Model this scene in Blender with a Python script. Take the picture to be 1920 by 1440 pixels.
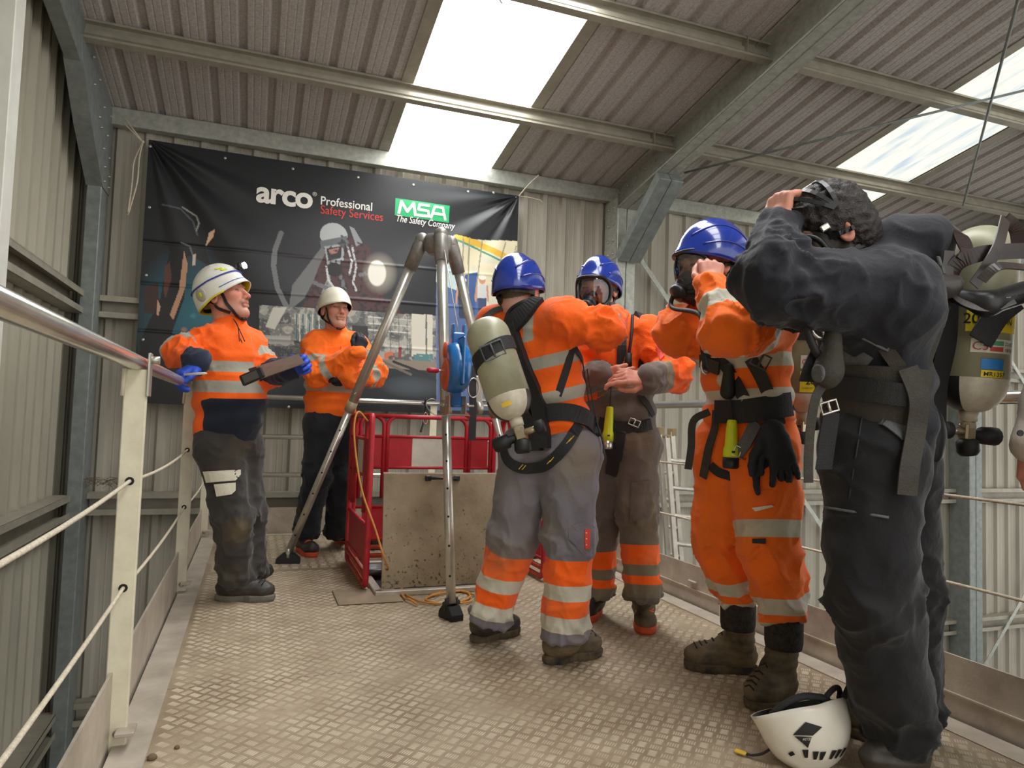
import bpy, math, random
import numpy as np
from mathutils import Vector, Matrix

for _o in list(bpy.data.objects):
    bpy.data.objects.remove(_o)
scene = bpy.context.scene
COL = scene.collection
rng = random.Random(7)
PI = math.pi

# ------------------------------------------------------------------ camera
CAM_H = 0.975
FPX = 1306.4
YAW, PITCH, ROLL = 0.351883, 0.053949, 0.031749
_cy, _sy, _cp, _sp = math.cos(YAW), math.sin(YAW), math.cos(PITCH), math.sin(PITCH)
_f = np.array([_sy * _cp, _cy * _cp, _sp])
_r0 = np.array([_cy, -_sy, 0.0])
_u0 = np.cross(_r0, _f)
_r = math.cos(ROLL) * _r0 + math.sin(ROLL) * _u0
_u = -math.sin(ROLL) * _r0 + math.cos(ROLL) * _u0
CAM = np.array([0.0, 0.0, CAM_H])
cam_data = bpy.data.cameras.new('camera')
cam_data.sensor_width = 36.0
cam_data.lens = 36.0 * FPX / 1920.0
cam_data.clip_start = 0.05
cam_ob = bpy.data.objects.new('camera', cam_data)
COL.objects.link(cam_ob)
_m = Matrix.Identity(4)
for _i in range(3):
    _m[_i][0], _m[_i][1], _m[_i][2], _m[_i][3] = _r[_i], _u[_i], -_f[_i], CAM[_i]
cam_ob.matrix_world = _m
scene.camera = cam_ob

# ------------------------------------------------------------------ light and exposure
scene.view_settings.view_transform = 'Standard'
scene.view_settings.look = 'None'
scene.view_settings.gamma = 1.0
scene.view_settings.use_curve_mapping = False
scene.view_settings.exposure = 0.28
SKY_STRENGTH = 1.35
ROOFLIGHT = 9.0
world = bpy.data.worlds.new('daylight')
scene.world = world
world.use_nodes = True
_bg = world.node_tree.nodes['Background']
_bg.inputs['Color'].default_value = (1.0, 0.985, 0.95, 1)
_bg.inputs['Strength'].default_value = SKY_STRENGTH


def ray(px, py):
    return ((px - 960) * _r - (py - 720) * _u) / FPX + _f


def P(px, py, D):
    """point of the place seen at a photo pixel, D metres in front of the camera"""
    return CAM + ray(px, py) * D


def onz(px, py, z=0.0):
    d = ray(px, py)
    return CAM + d * ((z - CAM_H) / d[2])


def ony(px, py, Y):
    d = ray(px, py)
    return CAM + d * (Y / d[1])


def onx(px, py, X):
    d = ray(px, py)
    return CAM + d * (X / d[0])


def depth(p):
    return float((np.asarray(p, float) - CAM) @ _f)


# ------------------------------------------------------------------ materials
def lin(c):
    if isinstance(c, str):
        c = c.lstrip('#')
        c = [int(c[i:i + 2], 16) / 255 for i in (0, 2, 4)]
        return tuple(x / 12.92 if x <= 0.04045 else ((x + 0.055) / 1.055) ** 2.4 for x in c)
    return tuple(c)


MATS = {}


def mat(name, col, rough=0.6, metal=0.0, var=0.0, vscale=8.0, col2=None, bump=0.0, bscale=60.0, spec=0.5, coat=0.0, stretch=None, detail=4.0,
        emit=None, estr=0.0, sheen=0.0):
    """principled material whose colour wanders between col and col2 over the surface (object-space noise)"""
    if name in MATS:
        return MATS[name]
    m = bpy.data.materials.new(name)
    m.use_nodes = True
    nt = m.node_tree
    b = nt.nodes['Principled BSDF']
    c = lin(col)
    b.inputs['Base Color'].default_value = (*c, 1)
    b.inputs['Roughness'].default_value = rough
    b.inputs['Metallic'].default_value = metal
    b.inputs['Specular IOR Level'].default_value = spec
    b.inputs['Coat Weight'].default_value = coat
    b.inputs['Sheen Weight'].default_value = sheen
    if emit is not None:
        b.inputs['Emission Color'].default_value = (*lin(emit), 1)
        b.inputs['Emission Strength'].default_value = estr
    tc = mp = None
    if var or bump or col2 is not None:
        tc = nt.nodes.new('ShaderNodeTexCoord')
        mp = nt.nodes.new('ShaderNodeMapping')
        if stretch:
            mp.inputs['Scale'].default_value = stretch
        nt.links.new(tc.outputs['Object'], mp.inputs['Vector'])
    if var or col2 is not None:
        n = nt.nodes.new('ShaderNodeTexNoise')
        n.inputs['Scale'].default_value = vscale
        n.inputs['Detail'].default_value = detail
        n.inputs['Roughness'].default_value = 0.6
        nt.links.new(mp.outputs[0], n.inputs['Vector'])
        rp = nt.nodes.new('ShaderNodeValToRGB')
        rp.color_ramp.elements[0].position = 0.33
        rp.color_ramp.elements[1].position = 0.67
        d = lin(col2) if col2 is not None else tuple(max(0, x * (1 - var)) for x in c)
        rp.color_ramp.elements[0].color = (*d, 1)
        rp.color_ramp.elements[1].color = (*(tuple(min(1, x * (1 + var * .5)) for x in c) if col2 is None else c), 1)
        nt.links.new(n.outputs['Fac'], rp.inputs['Fac'])
        nt.links.new(rp.outputs['Color'], b.inputs['Base Color'])
    if bump:
        n2 = nt.nodes.new('ShaderNodeTexNoise')
        n2.inputs['Scale'].default_value = bscale
        n2.inputs['Detail'].default_value = 3
        nt.links.new(mp.outputs[0], n2.inputs['Vector'])
        bp = nt.nodes.new('ShaderNodeBump')
        bp.inputs['Strength'].default_value = bump
        bp.inputs['Distance'].default_value = 0.01
        nt.links.new(n2.outputs['Fac'], bp.inputs['Height'])
        nt.links.new(bp.outputs['Normal'], b.inputs['Normal'])
    MATS[name] = m
    return m


# ------------------------------------------------------------------ mesh tools
def V3(p):
    return np.asarray(p, float)


def unit(v):
    v = np.asarray(v, float)
    n = np.linalg.norm(v)
    return v / n if n > 1e-12 else v


def frame(z, up=(0, 0, 1)):
    z = unit(z)
    up = np.asarray(up, float)
    if abs(z @ unit(up)) > 0.98:
        up = np.array([0, 1.0, 0]) if abs(z[1]) < 0.9 else np.array([1.0, 0, 0])
    x = unit(np.cross(up, z))
    y = np.cross(z, x)
    return x, y, z


class MB:
    """collects shapes of one part and links them as one mesh object"""

    def __init__(self):
        self.v, self.f, self.s = [], [], []

    def add(self, v, f, smooth=False):
        o = len(self.v)
        self.v.extend([tuple(map(float, p)) for p in v])
        self.f.extend([tuple(i + o for i in q) for q in f])
        self.s.extend([smooth] * len(f))
        return self

    def box(self, c, size, X=(1, 0, 0), Y=(0, 1, 0), Z=(0, 0, 1), bev=0.0):
        c = V3(c)
        X, Y, Z = V3(X), V3(Y), V3(Z)
        a = np.array(size, float) / 2
        if bev <= 0:
            v = [c + X * a[0] * sx + Y * a[1] * sy + Z * a[2] * sz for sx in (-1, 1) for sy in (-1, 1) for sz in (-1, 1)]
            f = [(0, 1, 3, 2), (4, 6, 7, 5), (0, 4, 5, 1), (2, 3, 7, 6), (0, 2, 6, 4), (1, 5, 7, 3)]
            return self.add(v, f)
        b = min(bev, a.min() * .95)
        # chamfered outline in XY swept along Z with chamfered caps
        def ring(ix, iy, z):
            x, y = a[0] - ix, a[1] - iy
            return [c + X * px + Y * py + Z * z for px, py in ((x - b, y), (x, y - b), (x, -y + b), (x - b, -y), (-x + b, -y), (-x, -y + b), (-x, y - b), (-x + b, y))]
        rings = [ring(b * .8, b * .8, -a[2]), ring(0, 0, -a[2] + b), ring(0, 0, a[2] - b), ring(b * .8, b * .8, a[2])]
        v = [p for r_ in rings for p in r_]
        f = [tuple(range(8)), tuple(range(31, 23, -1))]
        for k in range(3):
            for i in range(8):
                j = (i + 1) % 8
                f.append((k * 8 + i, k * 8 + 8 + i, k * 8 + 8 + j, k * 8 + j))
        return self.add(v, f)

    def beam(self, p0, p1, w, h, up=(0, 0, 1), bev=0.0):
        """box from p0 to p1, w wide (sideways), h tall (towards up)"""
        p0, p1 = V3(p0), V3(p1)
        x, y, z = frame(p1 - p0, up)
        return self.box((p0 + p1) / 2, (w, h, np.linalg.norm(p1 - p0)), x, y, z, bev)

    def tube(self, pts, r, n=10, cap=True, closed=False):
        pts = [V3(p) for p in pts]
        m = len(pts)
        rr = r if hasattr(r, '__len__') else [r] * m
        tang = []
        for i in range(m):
            a = pts[(i - 1) % m] if (i > 0 or closed) else pts[i]
            b = pts[(i + 1) % m] if (i < m - 1 or closed) else pts[i]
            tang.append(unit(b - a))
        x, y, _ = frame(tang[0])
        v = []
        for i in range(m):
            x = unit(x - tang[i] * (x @ tang[i]))
            y = np.cross(tang[i], x)
            for k in range(n):
                t = 2 * PI * k / n
                v.append(pts[i] + rr[i] * (math.cos(t) * x + math.sin(t) * y))
        f = []
        for i in range(m if closed else m - 1):
            i2 = (i + 1) % m
            for k in range(n):
                k2 = (k + 1) % n
                f.append((i * n + k, i * n + k2, i2 * n + k2, i2 * n + k))
        self.add(v, f, True)
        if cap and not closed:
            o = len(self.v) - len(v)
            self.f.append(tuple(o + k for k in range(n - 1, -1, -1)))
            self.f.append(tuple(o + (m - 1) * n + k for k in range(n)))
            self.s += [False, False]
        return self

    def ribbon(self, pts, nrm, w, t=0.003):
        """flat strap through pts, w wide, t thick; nrm: outward normal(s) of the strap"""
        pts = [V3(p) for p in pts]
        m = len(pts)
        nn = [V3(n) for n in nrm] if hasattr(nrm[0], '__len__') else [V3(nrm)] * m
        ww = w if hasattr(w, '__len__') else [w] * m
        v = []
        for i in range(m):
            tg = unit(pts[min(i + 1, m - 1)] - pts[max(i - 1, 0)])
            n_ = unit(nn[i] - tg * (nn[i] @ tg))
            s = np.cross(tg, n_)
            for a, b in ((-1, -1), (1, -1), (1, 1), (-1, 1)):
                v.append(pts[i] + s * a * ww[i] / 2 + n_ * b * t / 2)
        f = [(3, 2, 1, 0), tuple((m - 1) * 4 + k for k in range(4))]
        for i in range(m - 1):
            for k in range(4):
                k2 = (k + 1) % 4
                f.append((i * 4 + k, i * 4 + k2, i * 4 + 4 + k2, i * 4 + 4 + k))
        return self.add(v, f, False)

    def lathe(self, prof, base, axis, n=20, up=(0, 0, 1), arc=None):
        """prof: (distance along axis, radius)"""
        x, y, z = frame(axis, up)
        base = V3(base)
        v, m = [], len(prof)
        for h, r_ in prof:
            for k in range(n):
                t = 2 * PI * k / n
                v.append(base + z * h + max(r_, 1e-5) * (math.cos(t) * x + math.sin(t) * y))
        f = []
        for i in range(m - 1):
            for k in range(n):
                k2 = (k + 1) % n
                f.append((i * n + k, i * n + k2, i * n + n + k2, i * n + n + k))
        self.add(v, f, True)
        o = len(self.v) - len(v)
        self.f.append(tuple(o + k for k in range(n - 1, -1, -1)))
        self.f.append(tuple(o + (m - 1) * n + k for k in range(n)))
        self.s += [False, False]
        return self

    def extrude(self, prof, p0, p1, up=(0, 0, 1), closed=True, smooth=False, cap=False):
        """2-d profile (side, up) swept from p0 to p1"""
        p0, p1 = V3(p0), V3(p1)
        x, y, _ = frame(p1 - p0, up)
        n = len(prof)
        v = [p + x * a + y * b for p in (p0, p1) for a, b in prof]
        f = [(i, (i + 1) % n, n + (i + 1) % n, n + i) for i in range(n if closed else n - 1)]
        if cap:
            f += [tuple(range(n - 1, -1, -1)), tuple(range(n, 2 * n))]
        return self.add(v, f, smooth)

    def sphere(self, c, r, nu=12, nv=8, X=(1, 0, 0), Y=(0, 1, 0), Z=(0, 0, 1)):
        c = V3(c)
        rr = V3(r) if hasattr(r, '__len__') else np.array([r, r, r], float)
        X, Y, Z = V3(X), V3(Y), V3(Z)
        v = [c - Z * rr[2]]
        for j in range(1, nv):
            a = -PI / 2 + PI * j / nv
            for k in range(nu):
                t = 2 * PI * k / nu
                v.append(c + X * rr[0] * math.cos(a) * math.cos(t) + Y * rr[1] * math.cos(a) * math.sin(t) + Z * rr[2] * math.sin(a))
        v.append(c + Z * rr[2])
        f = []
        for k in range(nu):
            k2 = (k + 1) % nu
            f.append((0, 1 + k2, 1 + k))
            for j in range(nv - 2):
                a = 1 + j * nu
                f.append((a + k, a + k2, a + nu + k2, a + nu + k))
            f.append((1 + (nv - 2) * nu + k, 1 + (nv - 2) * nu + k2, len(v) - 1))
        return self.add(v, f, True)

    def build(self, name, m=None, parent=None, **tags):
        me = bpy.data.meshes.new(name)
        me.from_pydata(self.v, [], self.f)
        me.update()
        me.polygons.foreach_set('use_smooth', self.s)
        return link(name, me, m, parent, **tags)


def link(name, me, m=None, parent=None, **tags):
    o = bpy.data.objects.new(name, me)
    if m is not None:
        for q in (m if isinstance(m, (list, tuple)) else [m]):
            me.materials.append(q)
    COL.objects.link(o)
    if parent is not None:
        o.parent = parent
    tag(o, **tags)
    return o


def tag(o, label=None, cat=None, group=None, kind=None):
    if label:
        o['label'] = label
    if cat:
        o['category'] = cat
    if group:
        o['group'] = group
    if kind:
        o['kind'] = kind
    return o


def empty(name, loc=(0, 0, 0), **tags):
    """an Empty at a thing's base; its parts keep world coordinates"""
    o = bpy.data.objects.new(name, None)
    o.empty_display_size = 0.05
    COL.objects.link(o)
    tag(o, **tags)
    return o


def copy_tree(o, parent=None, offset=None):
    c = o.copy()
    COL.objects.link(c)
    c.parent = parent
    if offset is not None:
        c.location = Vector(o.location) + Vector(offset)
    for ch in o.children:
        copy_tree(ch, c)
    return c


def bez(p0, p1, p2, p3, n=12):
    p0, p1, p2, p3 = map(V3, (p0, p1, p2, p3))
    t = np.linspace(0, 1, n)[:, None]
    return list((1 - t) ** 3 * p0 + 3 * (1 - t) ** 2 * t * p1 + 3 * (1 - t) * t * t * p2 + t ** 3 * p3)


def spline(pts, k=6):
    """Catmull-Rom through pts"""
    pts = [V3(p) for p in pts]
    q = [2 * pts[0] - pts[1]] + pts + [2 * pts[-1] - pts[-2]]
    out = []
    for i in range(1, len(q) - 2):
        for j in range(k):
            t = j / k
            out.append(0.5 * ((2 * q[i]) + (-q[i - 1] + q[i + 1]) * t + (2 * q[i - 1] - 5 * q[i] + 4 * q[i + 1] - q[i + 2]) * t * t + (-q[i - 1] + 3 * q[i] - 3 * q[i + 1] + q[i + 2]) * t ** 3))
    out.append(pts[-1])
    return out


def text_mesh(txt, name, size, origin, right, up, m, parent=None, depth_=0.0006, bold=0.0, shear=0.0, space=1.0, align='LEFT', warp=None, xs=1.0):
    """lettering as a flat mesh lying in the plane (right, up) at origin"""
    cu = bpy.data.curves.new(name, 'FONT')
    cu.body = txt
    cu.size = 1.0
    cu.shear = shear
    cu.space_character = space
    cu.offset = bold
    cu.align_x = align
    cu.fill_mode = 'FRONT'
    cu.resolution_u = 4
    t = bpy.data.objects.new(name, cu)
    COL.objects.link(t)
    dg = bpy.context.evaluated_depsgraph_get()
    me0 = t.evaluated_get(dg).to_mesh()
    vs = [tuple(v.co) for v in me0.vertices]
    fs = [tuple(p.vertices) for p in me0.polygons]
    t.evaluated_get(dg).to_mesh_clear()
    bpy.data.objects.remove(t)
    bpy.data.curves.remove(cu)
    origin, right, up = V3(origin), unit(right), unit(up)
    out = []
    for x, y, _z in vs:
        p = origin + right * x * size * xs + up * y * size
        if warp:
            p = warp(p)
        out.append(tuple(p))
    me = bpy.data.meshes.new(name)
    me.from_pydata(out, [], fs)
    me.update()
    return link(name, me, m, parent)
# ------------------------------------------------------------------ shared materials
M_wall = mat('painted_cladding', '#aca697', .55, .0, var=.18, vscale=3, stretch=(1, 1, .25), bump=.05, bscale=40, spec=.4)
M_wall_left = mat('painted_cladding_gable', '#a6a18f', .55, .0, var=.2, vscale=3, stretch=(1, 1, .2), spec=.4)
M_roof = mat('fleece_backed_roof_sheet', '#b9b3ad', .9, var=.22, vscale=60, bump=.25, bscale=300, spec=.2)
M_galv = mat('galvanised_steel', '#868c89', .5, .2, var=.22, vscale=14, spec=.5, detail=8)
M_galv_light = mat('bright_galvanised_steel', '#aeb0a6', .4, .3, var=.22, vscale=22, detail=8)
M_purlin = mat('galvanised_purlin', '#a19b8b', .5, .15, var=.15, vscale=9)
M_alu = mat('dusty_aluminium', '#a5957d', .6, .1, var=.28, vscale=3.2, col2='#83715a', detail=8, bump=.08, bscale=120)
M_alu_edge = mat('scuffed_aluminium_angle', '#c2b8a8', .48, .25, col2='#a3988a', vscale=7, detail=9, bump=.06, bscale=90)
M_tube = mat('polished_aluminium_tube', '#dedbd3', .22, .85, var=.1, vscale=20)
M_white_post = mat('cream_painted_post', '#ddd6bd', .5, .05, var=.12, vscale=12, bump=.05)
M_bolt = mat('zinc_bolt', '#b6b4aa', .35, .7)
M_rope = mat('white_rope', '#cfc4ae', .9, var=.2, vscale=90, bump=.4, bscale=300)
M_dark = mat('recess_shade', '#1b1a18', .9)  # near-black colour standing in for the shade inside holes
M_ground = mat('concrete_ground', '#3d3d39', .9, var=.3, vscale=2)
M_black_plastic = mat('black_plastic', '#1c1d1f', .45, var=.2, vscale=30)
M_black_rubber = mat('black_rubber', '#151515', .6, var=.3, vscale=30, bump=.1)

ROOF_S = 0.175
def roof_z(Y):
    return 3.45 + ROOF_S * (6.4 - Y)

PITCH_R = 0.2133
WALL_Y, WALL_X = 6.52, -1.45
GROUND_Z = -2.65


def rib_profile(x0, x1, pitch, depth, crest=.045, flank=.022, phase=0.0):
    """box-profile sheet outline: list of (x, height)"""
    pts, k = [], math.floor((x0 - phase) / pitch) - 1
    while True:
        c = phase + k * pitch
        for dx, h in ((-crest / 2 - flank, 0), (-crest / 2, 1), (crest / 2, 1), (crest / 2 + flank, 0)):
            pts.append((c + dx, h * depth))
        # two faint stiffening swages in the pan
        w = pitch - crest - 2 * flank
        for s in (.3, .7):
            m = c + crest / 2 + flank + w * s
            pts += [(m - .008, 0), (m, .003), (m + .008, 0)]
        k += 1
        if c > x1 + pitch:
            break
    out = [p for p in pts if x0 < p[0] < x1]
    xs = [p[0] for p in pts]
    hs = [p[1] for p in pts]
    return [(x0, float(np.interp(x0, xs, hs)))] + out + [(x1, float(np.interp(x1, xs, hs)))]


def sheet_strip(prof, fa, fb):
    """sheet between two functions of (x, h) giving its end points"""
    n = len(prof)
    v = [fa(x, h) for x, h in prof] + [fb(x, h) for x, h in prof]
    return v, [(i, i + 1, n + i + 1, n + i) for i in range(n - 1)]


# back wall: box-profile sheets, ribs towards the room
wall_back = empty('wall_back', label='beige box-profile metal sheet wall behind the banner', kind='structure')
x, k = WALL_X, 0
while x < 11.2:
    x1 = x + PITCH_R * 5 + .02
    off = .004 * (k % 2)
    v, f = sheet_strip(rib_profile(x, x1, PITCH_R, .034, phase=.12), lambda a, h: (a, WALL_Y - h - off, GROUND_Z), lambda a, h: (a, WALL_Y - h - off, roof_z(WALL_Y) + .0))
    MB().add(v, f).build('cladding_sheet', M_wall, wall_back)
    x, k = x + PITCH_R * 5, k + 1
# gable wall on the left
wall_left = empty('wall_left', label='beige ribbed metal gable wall beside the handrail', kind='structure')
y, k = WALL_Y + .05, 0
while y > -4:
    y1 = y - PITCH_R * 5 - .015
    off = .007 * (k % 2)
    v, f = sheet_strip(rib_profile(y1, y, PITCH_R, .034, phase=.05), lambda a, h: (WALL_X + h + off, a, GROUND_Z), lambda a, h: (WALL_X + h + off, a, roof_z(a) + .02))
    MB().add(v, f).build('cladding_sheet', M_wall_left, wall_left)
    y, k = y - PITCH_R * 5, k + 1
# roof
ceiling = empty('ceiling', label='grey fleece-backed corrugated roof sheeting', kind='structure')
SKY = [(1.035, 2.075), (5.33, 6.385), (9.7, 10.7)]
def roof_sheet(x0, x1, name, m, parent, off=0.0, ya=WALL_Y + .25, yb=-4.2, depth_=.034):
    v, f = sheet_strip(rib_profile(x0, x1, PITCH_R, depth_, phase=.0, crest=.034, flank=.02), lambda a, h: (a, ya, roof_z(ya) + h + off), lambda a, h: (a, yb, roof_z(yb) + h + off))
    v2 = [(p[0], p[1], p[2] + .003) for p in v]
    n = len(v)
    return MB().add(v, f).build(name, m, parent)
edges = [WALL_X - .15]
for a, b in SKY:
    edges += [a, b]
edges.append(11.4)
for i in range(0, len(edges), 2):
    a, b = edges[i], edges[i + 1]
    n = max(1, round((b - a) / 1.0665))
    for j in range(n):
        roof_sheet(a + (b - a) * j / n - .012, a + (b - a) * (j + 1) / n + .012, 'roof_sheet', M_roof, ceiling, .003 * (j % 2))


def rooflight_material(name, strength, dirt, c1, c2):
    m = bpy.data.materials.new(name)
    m.use_nodes = True
    nt = m.node_tree
    for n in list(nt.nodes):
        nt.nodes.remove(n)
    out = nt.nodes.new('ShaderNodeOutputMaterial')
    em = nt.nodes.new('ShaderNodeEmission')
    tc = nt.nodes.new('ShaderNodeTexCoord')
    mp = nt.nodes.new('ShaderNodeMapping')
    mp.inputs['Scale'].default_value = (9, 1.2, 1)
    n1 = nt.nodes.new('ShaderNodeTexNoise')
    n1.inputs['Scale'].default_value = 1.5
    n1.inputs['Detail'].default_value = 8
    rp = nt.nodes.new('ShaderNodeValToRGB')
    rp.color_ramp.elements[0].position = .3
    rp.color_ramp.elements[1].position = .7
    rp.color_ramp.elements[0].color = (*c1, 1)
    rp.color_ramp.elements[1].color = (*c2, 1)
    # specks of leaf litter lying on the sheet
    n2 = nt.nodes.new('ShaderNodeTexNoise')
    n2.inputs['Scale'].default_value = 5.0
    n2.inputs['Detail'].default_value = 6
    n2.inputs['Distortion'].default_value = 1.2
    gt = nt.nodes.new('ShaderNodeMapRange')
    gt.inputs['From Min'].default_value = dirt
    gt.inputs['From Max'].default_value = dirt + .02
    gt.inputs['To Min'].default_value = 1
    gt.inputs['To Max'].default_value = .03
    mul = nt.nodes.new('ShaderNodeMath')
    mul.operation = 'MULTIPLY'
    mul.inputs[1].default_value = strength
    nt.links.new(tc.outputs['Object'], mp.inputs['Vector'])
    nt.links.new(mp.outputs[0], n1.inputs['Vector'])
    nt.links.new(tc.outputs['Object'], n2.inputs['Vector'])
    nt.links.new(n1.outputs['Fac'], rp.inputs['Fac'])
    nt.links.new(n2.outputs['Fac'], gt.inputs['Value'])
    nt.links.new(gt.outputs[0], mul.inputs[0])
    nt.links.new(rp.outputs['Color'], em.inputs['Color'])
    nt.links.new(mul.outputs[0], em.inputs['Strength'])
    nt.links.new(em.outputs[0], out.inputs['Surface'])
    return m


M_sky1 = rooflight_material('daylit_rooflight', ROOFLIGHT, .69, (.98, .99, 1.0), (1.0, 1.0, .98))
M_sky2 = rooflight_material('daylit_dirty_rooflight', 1.15, .78, (.45, .53, .60), (1.0, .93, .70))
for i, (a, b) in enumerate(SKY):
    w = empty('window_%d' % (i + 1), kind='structure', label=('translucent rooflight glowing white above the banner', 'streaky translucent rooflight in the next roof bay', 'translucent rooflight in the farthest roof bay')[i])
    m = M_sky1 if i == 0 else M_sky2
    roof_sheet(a, b, 'glazing_sheet', m, w, .012, depth_=.03)
    for s, xx in ((-1, a), (1, b)):
        MB().beam((xx + s * .03, WALL_Y, roof_z(WALL_Y) - .006), (xx + s * .03, -4.2, roof_z(-4.2) - .006), .1, .008, bev=.002).build('edge_flashing', M_purlin, w)

ground = MB()
ground.box((4, 1, GROUND_Z - .05), (18, 14, .1))
ground.build('floor_ground', M_ground, label='dark concrete floor far below the platform', kind='structure')

# ------------------------------------------------------------------ steel frame
def c_section(w, d, lip, t=.003, flip=1):
    """outline of a C: web on the side x=0, flanges to +w (times flip)"""
    o = [(0, -d / 2), (w, -d / 2), (w, -d / 2 + lip), (w - t, -d / 2 + lip), (w - t, -d / 2 + t), (t, -d / 2 + t), (t, d / 2 - t), (w - t, d / 2 - t), (w - t, d / 2 - lip), (w, d / 2 - lip), (w, d / 2), (0, d / 2)]
    return [(a * flip, b) for a, b in (o if flip > 0 else o[::-1])]


def sigma_section(d, w, t=.004):
    """outline of a sigma purlin, web jogged in the middle"""
    o = [(w, d / 2 - .018), (w, d / 2), (0, d / 2), (0, d / 5), (w * .38, d / 9), (w * .38, -d / 9), (0, -d / 5), (0, -d / 2), (w, -d / 2), (w, -d / 2 + .018)]
    i = [(w - t, -d / 2 + .018), (w - t, -d / 2 + t), (t, -d / 2 + t), (t, -d / 5 - .0), (w * .38 + t, -d / 9), (w * .38 + t, d / 9), (t, d / 5), (t, d / 2 - t), (w - t, d / 2 - t), (w - t, d / 2 - .018)]
    return o + i


FRAMES = [(-1.32, -1.217), (3.366, 3.58), (8.375, 8.6)]
frame_names = ('at the gable corner', 'beside the banner', 'in the far bay')
COLF, COLB = 6.2, 6.47
for i, (xa, xb) in enumerate(FRAMES):
    c = empty('steel_column', kind='structure', label='galvanised steel column ' + frame_names[i])
    if i == 0:
        MB().box(((xa + xb) / 2, (COLF + COLB) / 2, (GROUND_Z + 3.2) / 2), (xb - xa, COLB - COLF, 3.2 - GROUND_Z), bev=.006).build('column_section', M_galv, c)
    else:
        mid = (xa + xb) / 2
        for s, (p, q) in enumerate(((xa, mid - .003), (mid + .003, xb))):
            MB().box(((p + q) / 2, (COLF + COLB) / 2, (GROUND_Z + 3.2) / 2), (q - p, COLB - COLF, 3.2 - GROUND_Z), bev=.006).build('column_section', M_galv_light if i == 1 else M_galv, c)
    r_ = empty('steel_rafter', kind='structure', label='galvanised steel rafter ' + frame_names[i])
    d = .30
    cz = -.155
    ya, yb = 6.5, -4.0
    up = unit((0, ROOF_S, 1))
    if i == 0:
        MB().beam(((xa + xb) / 2, ya, roof_z(ya) + cz), ((xa + xb) / 2, yb, roof_z(yb) + cz), xb - xa, d, bev=.006).build('rafter_section', M_galv, r_)
    else:
        mid = (xa + xb) / 2
        for s in (-1, 1):
            pr = c_section(.105, d, .02, flip=1)
            base = mid + s * .003
            # C turned with its web to the middle line
            m_ = MB()
            x0, x1 = (mid - .107, mid - .002) if s < 0 else (mid + .002, mid + .107)
            out = x0 if s < 0 else x1
            inn = x1 if s < 0 else x0
            for (p, q, zc, hh) in ((inn - s * 0, inn + s * .004, 0, d), (min(x0, x1), max(x0, x1), -d / 2 + .002, .004), (min(x0, x1), max(x0, x1), d / 2 - .002, .004)):
                m_.beam(((p + q) / 2, ya, roof_z(ya) + cz + zc), ((p + q) / 2, yb, roof_z(yb) + cz + zc), abs(q - p), hh)
            for sg in (-1, 1):
                m_.beam((out - s * .002, ya, roof_z(ya) + cz + sg * (d / 2 - .012)), (out - s * .002, yb, roof_z(yb) + cz + sg * (d / 2 - .012)), .004, .024)
            m_.build('rafter_section', M_galv_light if i else M_galv, r_)
        b_ = MB()
        for k in range(5):
            yy = 6.35 - .17 * k
            for sg in (-1, 1):
                zz = roof_z(yy) + cz + sg * .085
                b_.lathe([(0, .014), (.012, .014), (.012, .007), (.02, .007)], (mid - .006, yy, zz), (-1, 0, 0), 8)
        b_.build('bolt_row', M_bolt, r_)
    # knee: bolted side plates between column and rafter
    kp = MB()
    if i == 0:
        pts = [(COLF - .0, 2.72), (5.72, 3.02), (5.35, roof_z(5.35) - .3), (5.3, roof_z(5.3) - .16), (6.45, roof_z(6.45) - .03), (6.45, 2.72)]
        for X0, X1 in ((xa - .006, xb + .008),):
            v = [(X0, a, b) for a, b in pts] + [(X1, a, b) for a, b in pts]
            n = len(pts)
            kp.add(v, [tuple(range(n)), tuple(range(2 * n - 1, n - 1, -1))] + [(j, n + j, n + (j + 1) % n, (j + 1) % n) for j in range(n)])
        kn = kp.build('knee_bracket', M_galv, r_)
        for a, b in ((5.62, roof_z(5.62) - .1), (5.85, roof_z(5.85) - .12), (6.05, 3.3), (6.3, 3.33), (6.0, 3.12), (6.22, 3.14), (6.12, 3.0), (6.34, 3.0), (6.2, 2.88), (6.38, 2.86), (6.22, 2.77), (6.38, 2.77), (5.7, roof_z(5.7) - .25), (5.92, 3.17)):
            MB().lathe([(0, .012), (.008, .012), (.008, .006), (.016, .006)], (xb + .008, a, b), (1, 0, 0), 8).build('bolt', M_bolt, kn)
    else:
        mid = (xa + xb) / 2
        kp.box((xa - .004, 6.335, 2.98), (.006, .26, .62)).build('knee_plate', M_galv_light, r_)
        for zz in (3.2, 3.03, 2.86, 2.72):
            for yy in (6.27, 6.38):
                MB().lathe([(0, .014), (.01, .014), (.01, .007), (.018, .007)], (xa - .007, yy, zz), (-1, 0, 0), 8).build('bolt', M_bolt, r_)
        # short diagonal brace from column to rafter: two sections back to back
        a0, a1 = V3((mid, 6.17, 2.66)), V3((mid, 5.42, roof_z(5.42) - .36))
        for s in (-1, 1):
            MB().beam(a0 + (s * .066, 0, 0), a1 + (s * .066, 0, 0), .127, .1, bev=.004).build('eaves_brace', M_galv, r_)

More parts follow.
